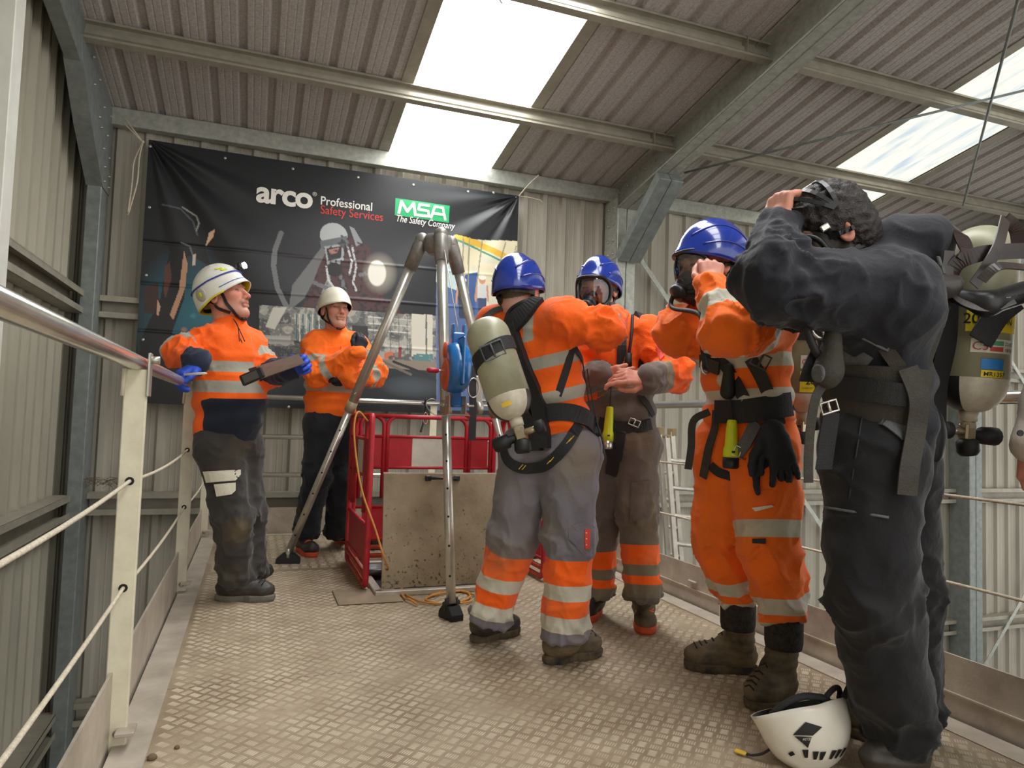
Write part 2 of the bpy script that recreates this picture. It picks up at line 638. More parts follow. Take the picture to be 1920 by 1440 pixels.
# purlins and eaves beam, one length per bay
BAYS = [(-1.3, 3.47), (3.475, 8.48), (8.49, 11.3)]
for yk, Y in enumerate((5.375, 4.118, 2.86, 1.6, .35, -.9, -2.2)):
    for bi, (xa, xb) in enumerate(BAYS):
        p = MB()
        z = roof_z(Y) - .082
        prof = [(.02 - a, b) for a, b in sigma_section(.15, .06)][::-1]
        p.extrude(prof, (xa, Y, z), (xb, Y, z), up=unit((0, ROOF_S, 1)), cap=True)
        nm = ('nearest the eaves', 'second from the eaves', 'third from the eaves', 'fourth from the eaves', 'fifth from the eaves', 'sixth from the eaves', 'seventh from the eaves')[yk]
        q = p.build('roof_purlin', M_purlin, kind='structure', label='galvanised roof purlin %s in the %s bay' % (nm, ('banner', 'middle', 'far')[bi]))
        if bi < 2:
            MB().box((xb - .22, Y - .005, z), (.005, .075, .155)).build('sleeve_joint', M_purlin, q)
for bi, (xa, xb) in enumerate(BAYS):
    MB().beam((xa, 6.42, 3.372), (xb, 6.42, 3.372), .09, .145, bev=.004).build('eaves_beam', M_galv_light, kind='structure', label='pale steel eaves beam along the top of the back wall in the %s bay' % ('banner', 'middle', 'far')[bi])
# wall girts
for zi, zt in enumerate((1.80, .215, -1.42)):
    for bi, (xa, xb) in enumerate(((-1.215, 3.364), (3.582, 8.373), (8.602, 11.2))):
        g = MB()
        for dz, dy, w, h in ((.085, 6.43, .11, .008), (-.085, 6.43, .11, .008), (0, 6.48, .006, .17)):
            g.beam((xa, dy, zt + dz), (xb, dy, zt + dz), w, h)
        for dz in (.066, -.066):
            g.beam((xa, 6.376, zt + dz), (xb, 6.376, zt + dz), .005, .046)
        g.build('wall_girt', M_purlin, kind='structure', label='horizontal galvanised girt %s on the back wall in the %s bay' % (('at banner height', 'at platform height', 'below the platform')[zi], ('banner', 'middle', 'far')[bi]))
    g = MB()
    for dz, dx, w, h in ((.085, -1.35, .12, .008), (-.085, -1.35, .12, .008), (0, -1.4, .006, .17)):
        g.beam((dx, 6.25, zt + dz), (dx, -4, zt + dz), w, h)
    for dz in (.066, -.066):
        g.beam((-1.294, 6.25, zt + dz), (-1.294, -4, zt + dz), .005, .046)
    g.build('gable_girt', M_purlin, kind='structure', label='horizontal galvanised girt %s on the gable wall' % ('above the handrail', 'at platform height', 'below the platform')[zi])
gp = empty('gable_post', kind='structure', label='pale steel gable post at the edge of the picture')
q0 = onx(50, 0, -1.2)
q1 = onx(31, 0, -1.2)
MB().box((-1.245, (q0[1] + q1[1]) / 2, (GROUND_Z + 4.4) / 2), (.09, abs(q0[1] - q1[1]), 4.4 - GROUND_Z), bev=.004).build('post_section', mat('pale_painted_post', '#d9d9ce', .5, var=.08), gp)

# bracing rods and straps
def on_below_roof(px, py, drop=.2):
    d = ray(px, py)
    t = (3.45 - drop + ROOF_S * 6.4 - CAM_H) / (d[2] + ROOF_S * d[1])
    return CAM + d * t
for nm, a, b, lab in (('bracing_rod', (1283, 324), (1960, 160), 'thin steel roof bracing rod running up past the streaky rooflight'),
                      ('bracing_rod', (1925, -60), (1806, 385), 'thin steel roof bracing rod crossing the streaky rooflight steeply')):
    p0, p1 = on_below_roof(*a), on_below_roof(*b)
    MB().tube([p0, p1], .011, 8).build(nm, M_galv, label=lab, kind='structure')
for a, b, lab in (((1190, 470), (1610, 1090), 'flat diagonal wall strap running down from the middle column'), ((1842, 1255), (2010, 960), 'flat diagonal wall strap rising beside the far column'),
                  ((1880, 650), (2000, 850), 'flat diagonal wall strap high in the far bay')):
    p0, p1 = ony(*a, 6.35), ony(*b, 6.35)
    MB().beam(p0, p1, .006, .05, up=np.cross(unit(p1 - p0), (0, 1, 0))).build('wall_strap', M_galv_light, label=lab, kind='structure')

# ------------------------------------------------------------------ platform
PX0, PX1, PY0, PY1 = -.34, 2.30, -2.2, 6.03
floor = empty('floor', kind='structure', label='dusty aluminium tread-plate platform deck')
FIN = .10   # width of the plain edge angle
SEAMS = [-2.2, .85, 2.75, 4.62, PY1]
for k in range(4):
    MB().box(((PX0 + PX1) / 2, (SEAMS[k] + SEAMS[k + 1]) / 2, -.02 - .0), (PX1 - PX0 - .01, SEAMS[k + 1] - SEAMS[k] - .004, .04)).build('deck_plate', M_alu, floor)
MB().box(((PX0 + PX1) / 2, (PY0 + PY1) / 2, -.14), (PX1 - PX0 - .06, PY1 - PY0 - .06, .18)).build('deck_frame', M_alu_edge, floor)


def tread_bars(y0, y1, pitch, turn, name):
    c, s = math.cos(turn), math.sin(turn)
    L, Wd, Hh = pitch * .68, pitch * .115, .0019
    n = int(4 / pitch)
    cells = []
    ccx, ccy = (PX0 + PX1) / 2, (y0 + y1) / 2
    for i in range(-n * 2, n * 2):
        for j in range(-n * 2, n * 2):
            a, b = (i + .5) * pitch, (j + .5) * pitch
            px, py = ccx + a * c - b * s, ccy + a * s + b * c
            if PX0 + FIN + .02 < px < PX1 - FIN - .02 and y0 + .015 < py < y1 - .015:
                cells.append((px, py, (i + j) % 2))
    cells = np.array(cells)
    base = np.array([[-L / 2, 0, 0], [-L / 2 * .7, -Wd / 2, 0], [L / 2 * .7, -Wd / 2, 0], [L / 2, 0, 0], [L / 2 * .7, Wd / 2, 0], [-L / 2 * .7, Wd / 2, 0], [-L / 2 * .55, 0, Hh], [L / 2 * .55, 0, Hh]])
    faces = [(1, 2, 7, 6), (4, 5, 6, 7), (0, 1, 6), (5, 0, 6), (2, 3, 7), (3, 4, 7)]
    V, F4, F3, nv = [], [], [], 0
    off = np.array([-2, -1, 0, 1, 2]) * pitch * .175
    ang = np.where(cells[:, 2] > 0, turn, turn + PI / 2)
    allv = []
    for o in off:
        ca, sa = np.cos(ang), np.sin(ang)
        bx, by = base[:, 0][None], (base[:, 1] + o)[None]
        X = cells[:, 0][:, None] + bx * ca[:, None] - by * sa[:, None]
        Y = cells[:, 1][:, None] + bx * sa[:, None] + by * ca[:, None]
        Z = np.broadcast_to(base[:, 2][None], X.shape)
        allv.append(np.stack([X, Y, Z], -1).reshape(-1, 3))
    v = np.concatenate(allv)
    nb = len(v) // 8
    loops, starts, tot = [], [], []
    st = np.arange(nb) * 8
    lp = np.concatenate([np.concatenate([st[:, None] + np.array(f_)[None] for f_ in faces], 1)]).reshape(-1)
    sizes = np.tile([len(f_) for f_ in faces], nb)
    starts = np.concatenate([[0], np.cumsum(sizes)[:-1]])
    me = bpy.data.meshes.new(name)
    me.vertices.add(len(v))
    me.vertices.foreach_set('co', v.astype(np.float32).ravel())
    me.loops.add(len(lp))
    me.loops.foreach_set('vertex_index', lp.astype(np.int32))
    me.polygons.add(len(sizes))
    me.polygons.foreach_set('loop_start', starts.astype(np.int32))
    me.update(calc_edges=True)
    return link(name, me, M_tread, floor, kind='stuff')


M_tread = mat('worn_tread_bar', '#c2b49c', .62, .0, col2='#9a8970', vscale=5, detail=8)
tread_bars(SEAMS[0], SEAMS[3], .043, PI / 4, 'tread_bars')
tread_bars(SEAMS[3], SEAMS[4], .06, 0.0, 'tread_bars')

# plain angles along the deck edges
for i, (xa, xb) in enumerate(((PX0, PX0 + FIN), (PX1 - FIN, PX1))):
    MB().box(((xa + xb) / 2, (PY0 + PY1) / 2, .003), (xb - xa, PY1 - PY0, .006), bev=.002).build('trim_%d' % (i + 1), M_alu_edge, kind='structure', label=('plain aluminium edge strip along the left of the deck', 'plain aluminium edge strip along the right of the deck')[i])
MB().box(((PX0 + PX1) / 2, PY1 - .03, .003), (PX1 - PX0 - 2 * FIN, .06, .006), bev=.002).build('trim_3', M_alu_edge, kind='structure', label='plain aluminium edge strip along the back of the deck')
TOE = .215
tl = MB()
tl.box((PX0 - .012, (PY0 + PY1) / 2, TOE / 2 - .06), (.008, PY1 - PY0, TOE + .12)).build('baseboard_left', M_alu_edge, kind='structure', label='dusty aluminium toe board along the left of the deck')
tr = MB()
tr.box((PX1 + .02, (PY0 + PY1) / 2, TOE / 2 - .06), (.008, PY1 - PY0, TOE + .12))
tr.box((PX1 + .013, (PY0 + PY1) / 2, .085), (.008, PY1 - PY0, .006))
tro = tr.build('baseboard_right', M_alu_edge, kind='structure', label='dusty aluminium toe board along the right of the deck')
for yy in (1.35, 2.05, 2.75, 3.3, 3.9, 4.6, 5.3):
    MB().beam((PX1 + .008, yy - .035, .125), (PX1 + .008, yy + .035, .125), .014, .012, bev=.003).build('slot_bolt', M_alu_edge, tro)
MB().box(((PX0 + PX1) / 2, PY1 + .012, TOE / 2 - .06), (PX1 - PX0, .008, TOE + .12)).build('baseboard_back', M_alu_edge, kind='structure', label='dusty aluminium toe board along the back of the deck')
# a lump of mud and a bracket lying by the toe board
# ------------------------------------------------------------------ guard rails
RAIL_Z = 1.115


def post(parent, x, y, axis, z1=RAIL_Z - .02, holes=(.765, .455), mm=None):
    """box post; axis 'y': broad face looks along y"""
    p = MB()
    w, t = (.062, .022) if axis == 'y' else (.022, .062)
    p.box((x, y, (z1 - .12) / 2), (w, t, z1 + .12), bev=.003)
    o = p.build('post', mm or M_white_post, parent)
    for hz in holes:
        d = (0, -1, 0) if axis == 'y' else (-1, 0, 0)
        q = V3((x, y, hz)) + V3(d) * .0112
        MB().lathe([(0, .0125), (.0015, .0125), (.0015, .009)], q, d, 10).build('rope_hole', M_dark, o)
    q = V3((x + .008, y, .04)) + V3((0, -.011, 0) if axis == 'y' else (-.011, 0, 0))
    MB().lathe([(0, .013), (.003, .013), (.003, .008), (.016, .008)], q, (0, -1, 0) if axis == 'y' else (-1, 0, 0), 10).build('bolt', M_bolt, o)
    return o


gl = empty('guard_rail', label='tubular handrail with cream posts along the left of the deck', cat='guard rail')
RLX = PX0 + .005
MB().tube([(RLX, PY0, RAIL_Z), (RLX, PY1 + .01, RAIL_Z)], .0225, 18).build('top_tube', M_tube, gl)
for yy in (.42, 2.33, 4.2, 5.98):
    o = post(gl, RLX, yy, 'y')
    cl = MB()
    cl.box((RLX + .034, yy + .004, RAIL_Z - .035), (.008, .05, .13), bev=.002)
    cl.lathe([(0, .012), (.03, .012)], (RLX + .03, yy, RAIL_Z + .01), (1, 0, 0), 10)
    cl.build('rail_clamp', M_bolt, gl)
    wb = MB()
    wb.tube([(RLX - .03, yy - .012, RAIL_Z - .02), (RLX - .033, yy - .012, RAIL_Z - .1)], [.007, .006], 8)
    wb.build('weld_bead', M_white_post, o)
    MB().box((PX0 + .035, yy - .02, .05), (.05, .07, .012), bev=.002).build('foot_bracket', M_alu_edge, o)


def rope(pts, name, lab, r=.0055, sag=.0, group=None):
    pts = [V3(p) for p in pts]
    out = []
    for i in range(len(pts) - 1):
        n = 10
        for j in range(n):
            t = j / n
            p = pts[i] * (1 - t) + pts[i + 1] * t
            p[2] -= sag * 4 * t * (1 - t)
            out.append(p)
    out.append(pts[-1])
    return MB().tube(out, r, 8).build(name, M_rope, label=lab, cat='rope', group=group)


for hz, nm in ((.765, 'upper'), (.455, 'lower')):
    rope([(RLX, -1.5, hz), (RLX, .4, hz), (RLX, 2.31, hz), (RLX, 4.18, hz), (RLX, 5.97, hz)], 'guard_rope', '%s white guard rope threaded through the left posts' % nm, sag=.02)
gb = empty('guard_rail', label='tubular guard rail across the back of the deck in front of the banner', cat='guard rail')
for zz in (RAIL_Z, .79, .48):
    MB().tube([(PX0, PY1 + .01, zz), (PX1, PY1 + .01, zz)], .02, 14).build('rail_tube', M_tube, gb)
for xx in (.55, 1.49, 2.06):
    post(gb, xx, PY1 + .035, 'y', holes=())
gr = empty('guard_rail', label='tubular handrail along the right of the deck behind the trainees', cat='guard rail')
RRX = PX1 + .0
MB().tube([(RRX, PY0, RAIL_Z - .01), (RRX, PY1, RAIL_Z - .01)], .0225, 18).build('top_tube', M_tube, gr)
for yy in (.3, 2.0, 3.05, 4.75):
    post(gr, RRX + .035, yy, 'y', holes=())
for hz, nm in ((.765, 'upper'), (.46, 'lower')):
    rope([(RRX + .03, -1.5, hz), (RRX + .03, .3, hz), (RRX + .03, 2.0, hz), (RRX + .03, 3.05, hz), (RRX + .03, 4.75, hz), (RRX + .03, 6.0, hz)], 'guard_rope', '%s white guard rope behind the trainees on the right' % nm, sag=.006)
# ------------------------------------------------------------------ banner
BY = 6.33
BX0, BX1, BZ0, BZ1 = -.925, 2.335, 1.03, 3.195


def bwrinkle(x, z):
    """how far the vinyl stands off its plane (towards the room)"""
    x, z = np.asarray(x, float), np.asarray(z, float)
    d = np.zeros_like(x)
    for cx, cz, a0, a1, n, amp in ((BX1, BZ1, PI * 1.02, PI * 1.45, 5, .030), (BX0, BZ1, -PI * .45, -PI * .08, 5, .024), (BX1, BZ0, PI * .6, PI * .95, 3, .012)):
        r_ = np.hypot(x - cx, z - cz) + .05
        a = np.arctan2(z - cz, x - cx)
        if a0 > PI * .99:
            a = np.where(a < 0, a + 2 * PI, a)
        t = (a - a0) / (a1 - a0)
        win = np.clip(np.sin(np.clip(t, 0, 1) * PI), 0, 1)
        d += amp * win * np.sin(t * PI * n) * np.exp(-r_ / 1.1) * np.clip(r_ / .25, 0, 1)
    d += .008 * np.sin(x * 3.1 + 1.5 * z) * np.sin(z * 2.3 + .4)
    d += .006 * np.exp(-((z - 2.02 - .015 * x) / .012) ** 2) + .005 * np.exp(-((z - 2.36 - .01 * x) / .012) ** 2) + .005 * np.exp(-((z - 1.62) / .012) ** 2)   # folding creases
    return d


NX, NZ = 560, 372
gx, gz = np.meshgrid(np.linspace(BX0, BX1, NX), np.linspace(BZ1, BZ0, NZ))
IMG = np.zeros((NZ, NX, 3))


def bxy(px, py):
    p = ony(px, py, BY)
    return p[0], p[2]


def paint(mask, col, a=1.0):
    c = np.array(lin(col))
    w = (mask * a)[..., None] if mask.dtype != bool else (mask.astype(float) * a)[..., None]
    IMG[:] = IMG * (1 - w) + c * w


def poly(pts, px=True):
    q = [bxy(*p) for p in pts] if px else pts
    inside = np.zeros(gx.shape, bool)
    n = len(q)
    for i in range(n):
        (x0, z0), (x1, z1) = q[i], q[(i + 1) % n]
        c = (z0 > gz) != (z1 > gz)
        with np.errstate(divide='ignore', invalid='ignore'):
            inside ^= c & (gx < (x1 - x0) * (gz - z0) / (z1 - z0 + 1e-12) + x0)
    return inside


def ell(px, py, rx, ry):
    c = bxy(px, py)
    e = bxy(px + rx, py)
    g_ = bxy(px, py + ry)
    return ((gx - c[0]) / abs(e[0] - c[0])) ** 2 + ((gz - c[1]) / abs(g_[1] - c[1])) ** 2


def stroke(pts, w):
    m = np.zeros(gx.shape, bool)
    q = [bxy(*p) for p in pts]
    wm = w * 4.9 / FPX * 1.25
    for (x0, z0), (x1, z1) in zip(q[:-1], q[1:]):
        dx, dz = x1 - x0, z1 - z0
        t = np.clip(((gx - x0) * dx + (gz - z0) * dz) / (dx * dx + dz * dz + 1e-9), 0, 1)
        m |= np.hypot(gx - x0 - t * dx, gz - z0 - t * dz) < wm / 2
    return m


nrs = np.random.RandomState(3)


def blotch(scale, seed):
    r_ = np.random.RandomState(seed)
    a = r_.rand(int(NZ / scale) + 3, int(NX / scale) + 3)
    yi, xi = np.meshgrid(np.arange(NZ) / scale, np.arange(NX) / scale, indexing='ij')
    y0, x0 = yi.astype(int), xi.astype(int)
    fy, fx = yi - y0, xi - x0
    return a[y0, x0] * (1 - fy) * (1 - fx) + a[y0 + 1, x0] * fy * (1 - fx) + a[y0, x0 + 1] * (1 - fy) * fx + a[y0 + 1, x0 + 1] * fy * fx


IMG[:] = lin('#15171b')
# left scene: dark figure against a teal haze
g1 = np.clip(1 - ell(345, 600, 95, 150) ** .8, 0, 1)
paint(g1, '#1f5d6c', .9)
g1 = np.clip(1 - ell(400, 590, 70, 60) ** .8, 0, 1)
paint(g1, '#2b7480', .5)
paint(poly([(262, 640), (300, 560), (318, 470), (352, 468), (345, 560), (322, 625), (352, 640), (400, 690), (410, 760), (262, 760)]), '#0d0e11')
paint(poly([(300, 395), (330, 385), (372, 420), (395, 500), (360, 480), (320, 480)]), '#0c0d10')
paint(poly([(345, 470), (352, 495), (347, 540), (325, 600), (318, 590), (335, 545)]), '#b98d6e')
paint(poly([(309, 500), (318, 490), (322, 520), (310, 560), (306, 540)]), '#5a3128')
paint(poly([(270, 540), (296, 530), (298, 570), (288, 590), (270, 585)]), '#3a211c')
paint(poly([(295, 560), (301, 575), (297, 592), (293, 590)]), '#c79a80')
paint(poly([(392, 436), (403, 430), (400, 444), (385, 462)]), '#d8b392')
paint(stroke([(305, 384), (338, 391), (362, 415), (370, 440)], 3), '#4b4f55')
paint(stroke([(342, 388), (368, 405), (373, 418), (368, 432)], 3), '#8d8d88')
paint(stroke([(340, 455), (356, 462), (362, 480)], 3), '#5c6166')
paint(poly([(362, 478), (367, 475), (366, 497), (360, 498)]), '#c9b8a4')
for px, py, c in ((345, 618, '#b07a58'), (362, 592, '#3f8790'), (385, 640, '#30737c'), (330, 648, '#2a6a70')):
    paint(np.clip(1 - ell(px, py, 7, 6), 0, 1), c, .8)
# centre: worker in helmet and mask crawling out of a pipe
paint(np.clip(1 - ell(640, 500, 190, 130), 0, 1), '#3d3b40', .65)
paint(poly([(604, 462), (616, 476), (570, 560), (540, 585), (548, 535)]), '#8d8d8c', .55)
paint(stroke([(527, 437), (515, 470), (513, 500), (520, 540), (537, 575)], 9), '#7d7f80', .8)
paint(poly([(598, 500), (575, 560), (560, 590), (760, 590), (720, 560), (702, 500), (692, 462), (640, 440), (612, 470)]), '#4a2c2c')
paint(poly([(598, 560), (618, 512), (625, 555), (615, 590), (590, 590)]), '#8e8f8d')
paint(ell(626, 442, 26, 24) < 1, '#aeb1b2')
paint(poly([(600, 452), (650, 442), (655, 458), (625, 462), (602, 466)]), '#62666a')
paint(poly([(655, 424), (664, 428), (680, 455), (668, 462)]), '#8f9294')
paint(poly([(608, 462), (646, 456), (644, 488), (632, 500), (614, 498)]), '#9ea1a2')
paint(poly([(612, 466), (641, 461), (639, 484), (616, 489)]), '#2a2a2d')
paint(poly([(616, 468), (636, 464), (632, 474), (620, 477)]), '#a9756a')
paint(ell(627, 505, 15, 13) < 1, '#1d1c1f')
for a in ([(612, 500), (616, 525), (630, 545)], [(660, 460), (668, 500), (662, 530), (668, 545)], [(650, 458), (660, 490), (655, 515)]):
    paint(stroke(a, 4), '#c9cbcb', .9)
for a in ([(590, 530), (612, 540)], [(676, 515), (702, 508)], [(640, 520), (650, 560)]):
    paint(stroke(a, 8), '#6b6c6d')
bl = blotch(4, 5)
body = poly([(598, 500), (575, 560), (560, 590), (760, 590), (720, 560), (702, 500), (692, 462), (640, 440), (612, 470)])
paint(body & (bl > .66), '#201c1e', .8)
paint(np.clip((1 - ell(712, 512, 34, 42)), 0, 1), '#bdb6a4', .6)
paint(np.clip((1 - ell(707, 512, 18, 26)) * 4, 0, 1), '#e9e4d6')
# lower photographs: pipe hall and rail shed
strip = poly([(486, 572), (818, 592), (818, 700), (486, 700)])
IMG[strip] = np.array(lin('#7d7d78'))
b1, b2 = blotch(11, 11), blotch(3.2, 12)
paint(strip & (b1 > .6), '#4b4d4e', .8)
paint(strip & (b1 < .34), '#aeaca1', .8)
paint(strip & (b2 > .74), '#c9c6ba', .45)
paint(strip & (b2 < .22), '#3a3c3d', .5)
paint(poly([(512, 576), (538, 577), (515, 618), (498, 612)]), '#c9c6ba')
paint(poly([(486, 628), (545, 630), (545, 645), (486, 645)]), '#a3a29b')
for a in range(8):
    paint(stroke([(556 + a * 6, 590), (556 + a * 6, 640)], 2.2), ('#3e6a6a', '#c8c6bd')[a % 2])
paint(poly([(486, 648), (600, 650), (600, 700), (486, 700)]) & (b2 > .3), '#2c2f31', .7)
paint(poly([(772, 588), (812, 590), (812, 668), (772, 668)]), '#cfcab9')
paint(stroke([(800, 590), (800, 668)], 3), '#5d5c55')
for yy in (600, 612, 624):
    paint(stroke([(690, yy - 6), (770, yy)], 1.8), '#d9d7cc', .8)
for xx in (700, 716, 732, 748, 764):
    paint(stroke([(xx, 590), (xx, 660)], 1.5), '#55575a', .8)
paint(poly([(660, 610), (690, 612), (690, 655), (660, 655)]), '#2c2e31')
paint(poly([(747, 650), (753, 650), (753, 672), (747, 672)]), '#8c3a33')
paint(poly([(720, 660), (742, 660), (742, 672), (720, 672)]) & (b2 > .4), '#c96a46')
paint(poly([(775, 663), (812, 664), (812, 682), (775, 680)]) & (b2 > .25), '#4f7f80')
paint(poly([(486, 690), (690, 676), (818, 684), (818, 760), (486, 757)]), '#22262a')
paint(poly([(690, 672), (818, 678), (818, 696), (720, 690)]), '#8a7d6c')
paint(stroke([(718, 678), (770, 702)], 5), '#6d6459')
paint(stroke([(738, 678), (800, 702)], 5), '#1a1b1d')
paint(np.clip(1 - ell(770, 725, 60, 22), 0, 1), '#59646c', .55)
# right photograph: plant room with yellow pipe, blue sheets and two workers
rp_ = poly([(818, 446), (972, 452), (972, 770), (818, 770)])
IMG[rp_] = np.array(lin('#d9cfae'))
paint(rp_ & (blotch(22, 21) > .55), '#c9c8b4', .7)
paint(poly([(818, 446), (856, 448), (856, 560), (818, 560)]), '#b9d3d6', .8)
paint(poly([(818, 530), (900, 560), (905, 770), (818, 770)]), '#3b5c94', .95)
paint(poly([(872, 515), (895, 510), (890, 590), (872, 590)]), '#33548c')
paint(poly([(895, 590), (972, 600), (972, 770), (895, 770)]), '#4a5d83', .9)
paint(stroke([(855, 446), (900, 458), (945, 480), (975, 500)], 13), '#dcae33')
paint(stroke([(852, 449), (895, 466), (940, 490), (968, 505)], 4), '#3f8f72')
for a in ([(868, 446), (868, 500)], [(880, 446), (878, 540)], [(905, 452), (890, 560)], [(948, 455), (936, 495)], [(968, 462), (962, 488)]):
    paint(stroke(a, 3), '#8f8a72', .9)
for px, py, sh, tr in ((904, 540, '#c9ccc9', '#36486a'), (868, 545, '#27292c', '#26324d')):
    paint(ell(px, py - 15, 6, 8) < 1, '#c58f74')
    paint(ell(px, py - 20, 7, 5) < 1, '#e8e2d2')
    paint(poly([(px - 10, py - 6), (px + 9, py - 6), (px + 8, py + 20), (px - 8, py + 20)]), sh)
    paint(poly([(px - 8, py + 19), (px + 8, py + 19), (px + 7, py + 52), (px - 7, py + 52)]), tr)
    paint(stroke([(px - 10, py - 3), (px - 12, py + 24)], 4), '#c58f74')
    paint(stroke([(px + 9, py - 3), (px + 11, py + 24)], 4), '#c58f74')
paint(stroke([(820, 440), (819, 770)], 1.5), '#8e9094', .5)

bm_ = bpy.data.meshes.new('banner')
yy_ = BY - bwrinkle(gx, gz)
bv = np.stack([gx, yy_, gz], -1).reshape(-1, 3)
ii = (np.arange(NZ - 1)[:, None] * NX + np.arange(NX - 1)[None]).reshape(-1)
bf = np.stack([ii, ii + NX, ii + NX + 1, ii + 1], -1)
bm_.vertices.add(len(bv))
bm_.vertices.foreach_set('co', bv.astype(np.float32).ravel())
bm_.loops.add(bf.size)
bm_.loops.foreach_set('vertex_index', bf.astype(np.int32).ravel())
bm_.polygons.add(len(bf))
bm_.polygons.foreach_set('loop_start', (np.arange(len(bf)) * 4).astype(np.int32))
bm_.update(calc_edges=True)
bm_.polygons.foreach_set('use_smooth', np.ones(len(bf), bool))
ca = bm_.color_attributes.new('print', 'FLOAT_COLOR', 'POINT')
ca.data.foreach_set('color', np.concatenate([IMG.reshape(-1, 3), np.ones((NX * NZ, 1))], 1).astype(np.float32).ravel())
M_print = mat('printed_vinyl', '#222222', .38, spec=.5)
_nt = M_print.node_tree
_at = _nt.nodes.new('ShaderNodeAttribute')
_at.attribute_name = 'print'
_nt.links.new(_at.outputs['Color'], _nt.nodes['Principled BSDF'].inputs['Base Color'])
banner = empty('banner', label='large black printed vinyl banner hung on the back wall', cat='banner')
link('vinyl_sheet', bm_, M_print, banner)


def bwarp(p, off=.003):
    return np.array([p[0], BY - float(bwrinkle(p[0], p[2])) - off, p[2]])


M_ink_white = mat('white_print', '#e9e6dc', .4)
M_ink_red = mat('red_print', '#d23a33', .4)
M_ink_green = mat('green_print', '#1fa866', .4)


def btext(txt, px, py, h, m, name, **k):
    x, z = bxy(px, py)
    return text_mesh(txt, name, h, (x, BY, z), (1, 0, 0), (0, 0, 1), m, banner, warp=lambda p: bwarp(p, .0035), **k)


def bquad(x0, z0, x1, z1, m, name, off=.003, n=14):
    b = MB()
    xs, zs = np.linspace(x0, x1, n), np.linspace(z0, z1, 5)
    v = [bwarp((a, 0, c), off) for c in zs for a in xs]
    b.add(v, [(j * n + i, j * n + i + 1, j * n + n + i + 1, j * n + n + i) for j in range(4) for i in range(n - 1)])
    return b.build(name, m, banner)


btext('arco', 480, 377, .268, M_ink_white, 'heading_lettering', bold=.03, space=.94, xs=1.02)
btext('®', 586, 367, .05, M_ink_white, 'heading_mark')
btext('Professional', 600, 383, .108, M_ink_white, 'lettering', bold=.01, xs=.88)
btext('Safety Services', 600, 400, .108, M_ink_red, 'lettering', xs=.87)
gx0, gz0 = bxy(741, 372)
gx1, gz1 = bxy(842, 413)
gzt, gzb = gz0, bxy(741, 404)[1]
bquad(gx0, gzb, gx1, gzt, M_ink_green, 'logo_panel')
sx_ = gx1 - gx0
hz_ = gzt - gzb


def glyph(strokes, name, w=.016):
    b = MB()
    for st in strokes:
        for (a, c), (d, e) in zip(st[:-1], st[1:]):
            p, q = V3((gx0 + sx_ * a, BY, gzb + hz_ * c)), V3((gx0 + sx_ * d, BY, gzb + hz_ * e))
            t = unit(q - p)
            s = np.cross(t, (0, 1, 0)) * w / 2
            b.add([bwarp(r_, .006) for r_ in (p - s - t * w * .3, q - s + t * w * .3, q + s + t * w * .3, p + s - t * w * .3)], [(0, 1, 2, 3)])
    return b.build(name, M_ink_white, banner)


glyph([[(.07, .15), (.11, .85), (.22, .3), (.33, .85), (.37, .15)]], 'logo_letter', .026)
glyph([[(.62, .82), (.44, .82), (.42, .52), (.60, .5), (.62, .2), (.41, .18)]], 'logo_letter', .024)
glyph([[(.66, .15), (.72, .82), (.87, .82), (.93, .15)], [(.68, .42), (.91, .42)]], 'logo_letter', .024)
btext('The Safety Company', 741, 415, .088, M_ink_white, 'lettering', shear=.25, xs=.76, bold=.004)
for px, py in ((282, 275), (422, 296), (549, 316), (671, 333), (775, 347), (878, 359), (926, 361), (969, 369), (280, 389), (274, 516), (268, 637), (541, 763), (968, 471)):
    x, z = bxy(px, py)
    c = bwarp((x, 0, z), .001)
    MB().lathe([(0, .012), (.003, .011), (.003, .0055)], c, (0, -1, 0), 12).build('eyelet', M_bolt, banner)
# cords that tie the banner up
x, z = bxy(276, 272)
tie = MB()
k0 = V3((x - .03, BY - .03, z + .01))
tie.tube([k0, k0 + (-.14, -.02, .17)], .006, 8)
tie.tube([k0, k0 + (-.15, -.03, .13)], .006, 8)
tie.tube(spline([k0, k0 + (-.015, -.02, -.15), k0 + (-.02, -.02, -.35), k0 + (-.07, -.02, -.62)]), .0065, 8)
tie.tube(spline([k0, k0 + (-.05, -.02, -.18), k0 + (-.055, -.02, -.36), k0 + (-.07, -.03, -.6)]), .0065, 8)
tie.sphere(k0, .014)
tie.build('tie_rope', M_rope, label='pale rope tying the upper corner of the banner beside the gable column', cat='rope')
x, z = bxy(971, 369)
tie = MB()
k1 = V3((x, BY - .03, z))
tie.tube(spline([k1, k1 + (.07, -.06, .1), k1 + (.16, -.1, .2)]), .006, 8)
tie.tube([k1, k1 + (.12, .0, .0), k1 + (.23, 0, -.01), k1 + (.26, -.01, -.05)], .005, 8)
tie.build('tie_rope', M_rope, label='pale rope tying the banner corner under the rooflight', cat='rope')

# ------------------------------------------------------------------ manhole barrier
M_red = mat('red_painted_steel', '#bf2430', .42, .0, col2='#a01c26', vscale=14, detail=8, spec=.5)
M_red_old = mat('red_paint_worn_orange', '#c94a2c', .5, col2='#8f3a2a', vscale=20, detail=8)
M_board_red = mat('red_retroreflective_board', '#b31f2a', .5, var=.12, vscale=16)
M_board_white = mat('white_retroreflective_board', '#cfcabb', .55, var=.1, vscale=12)


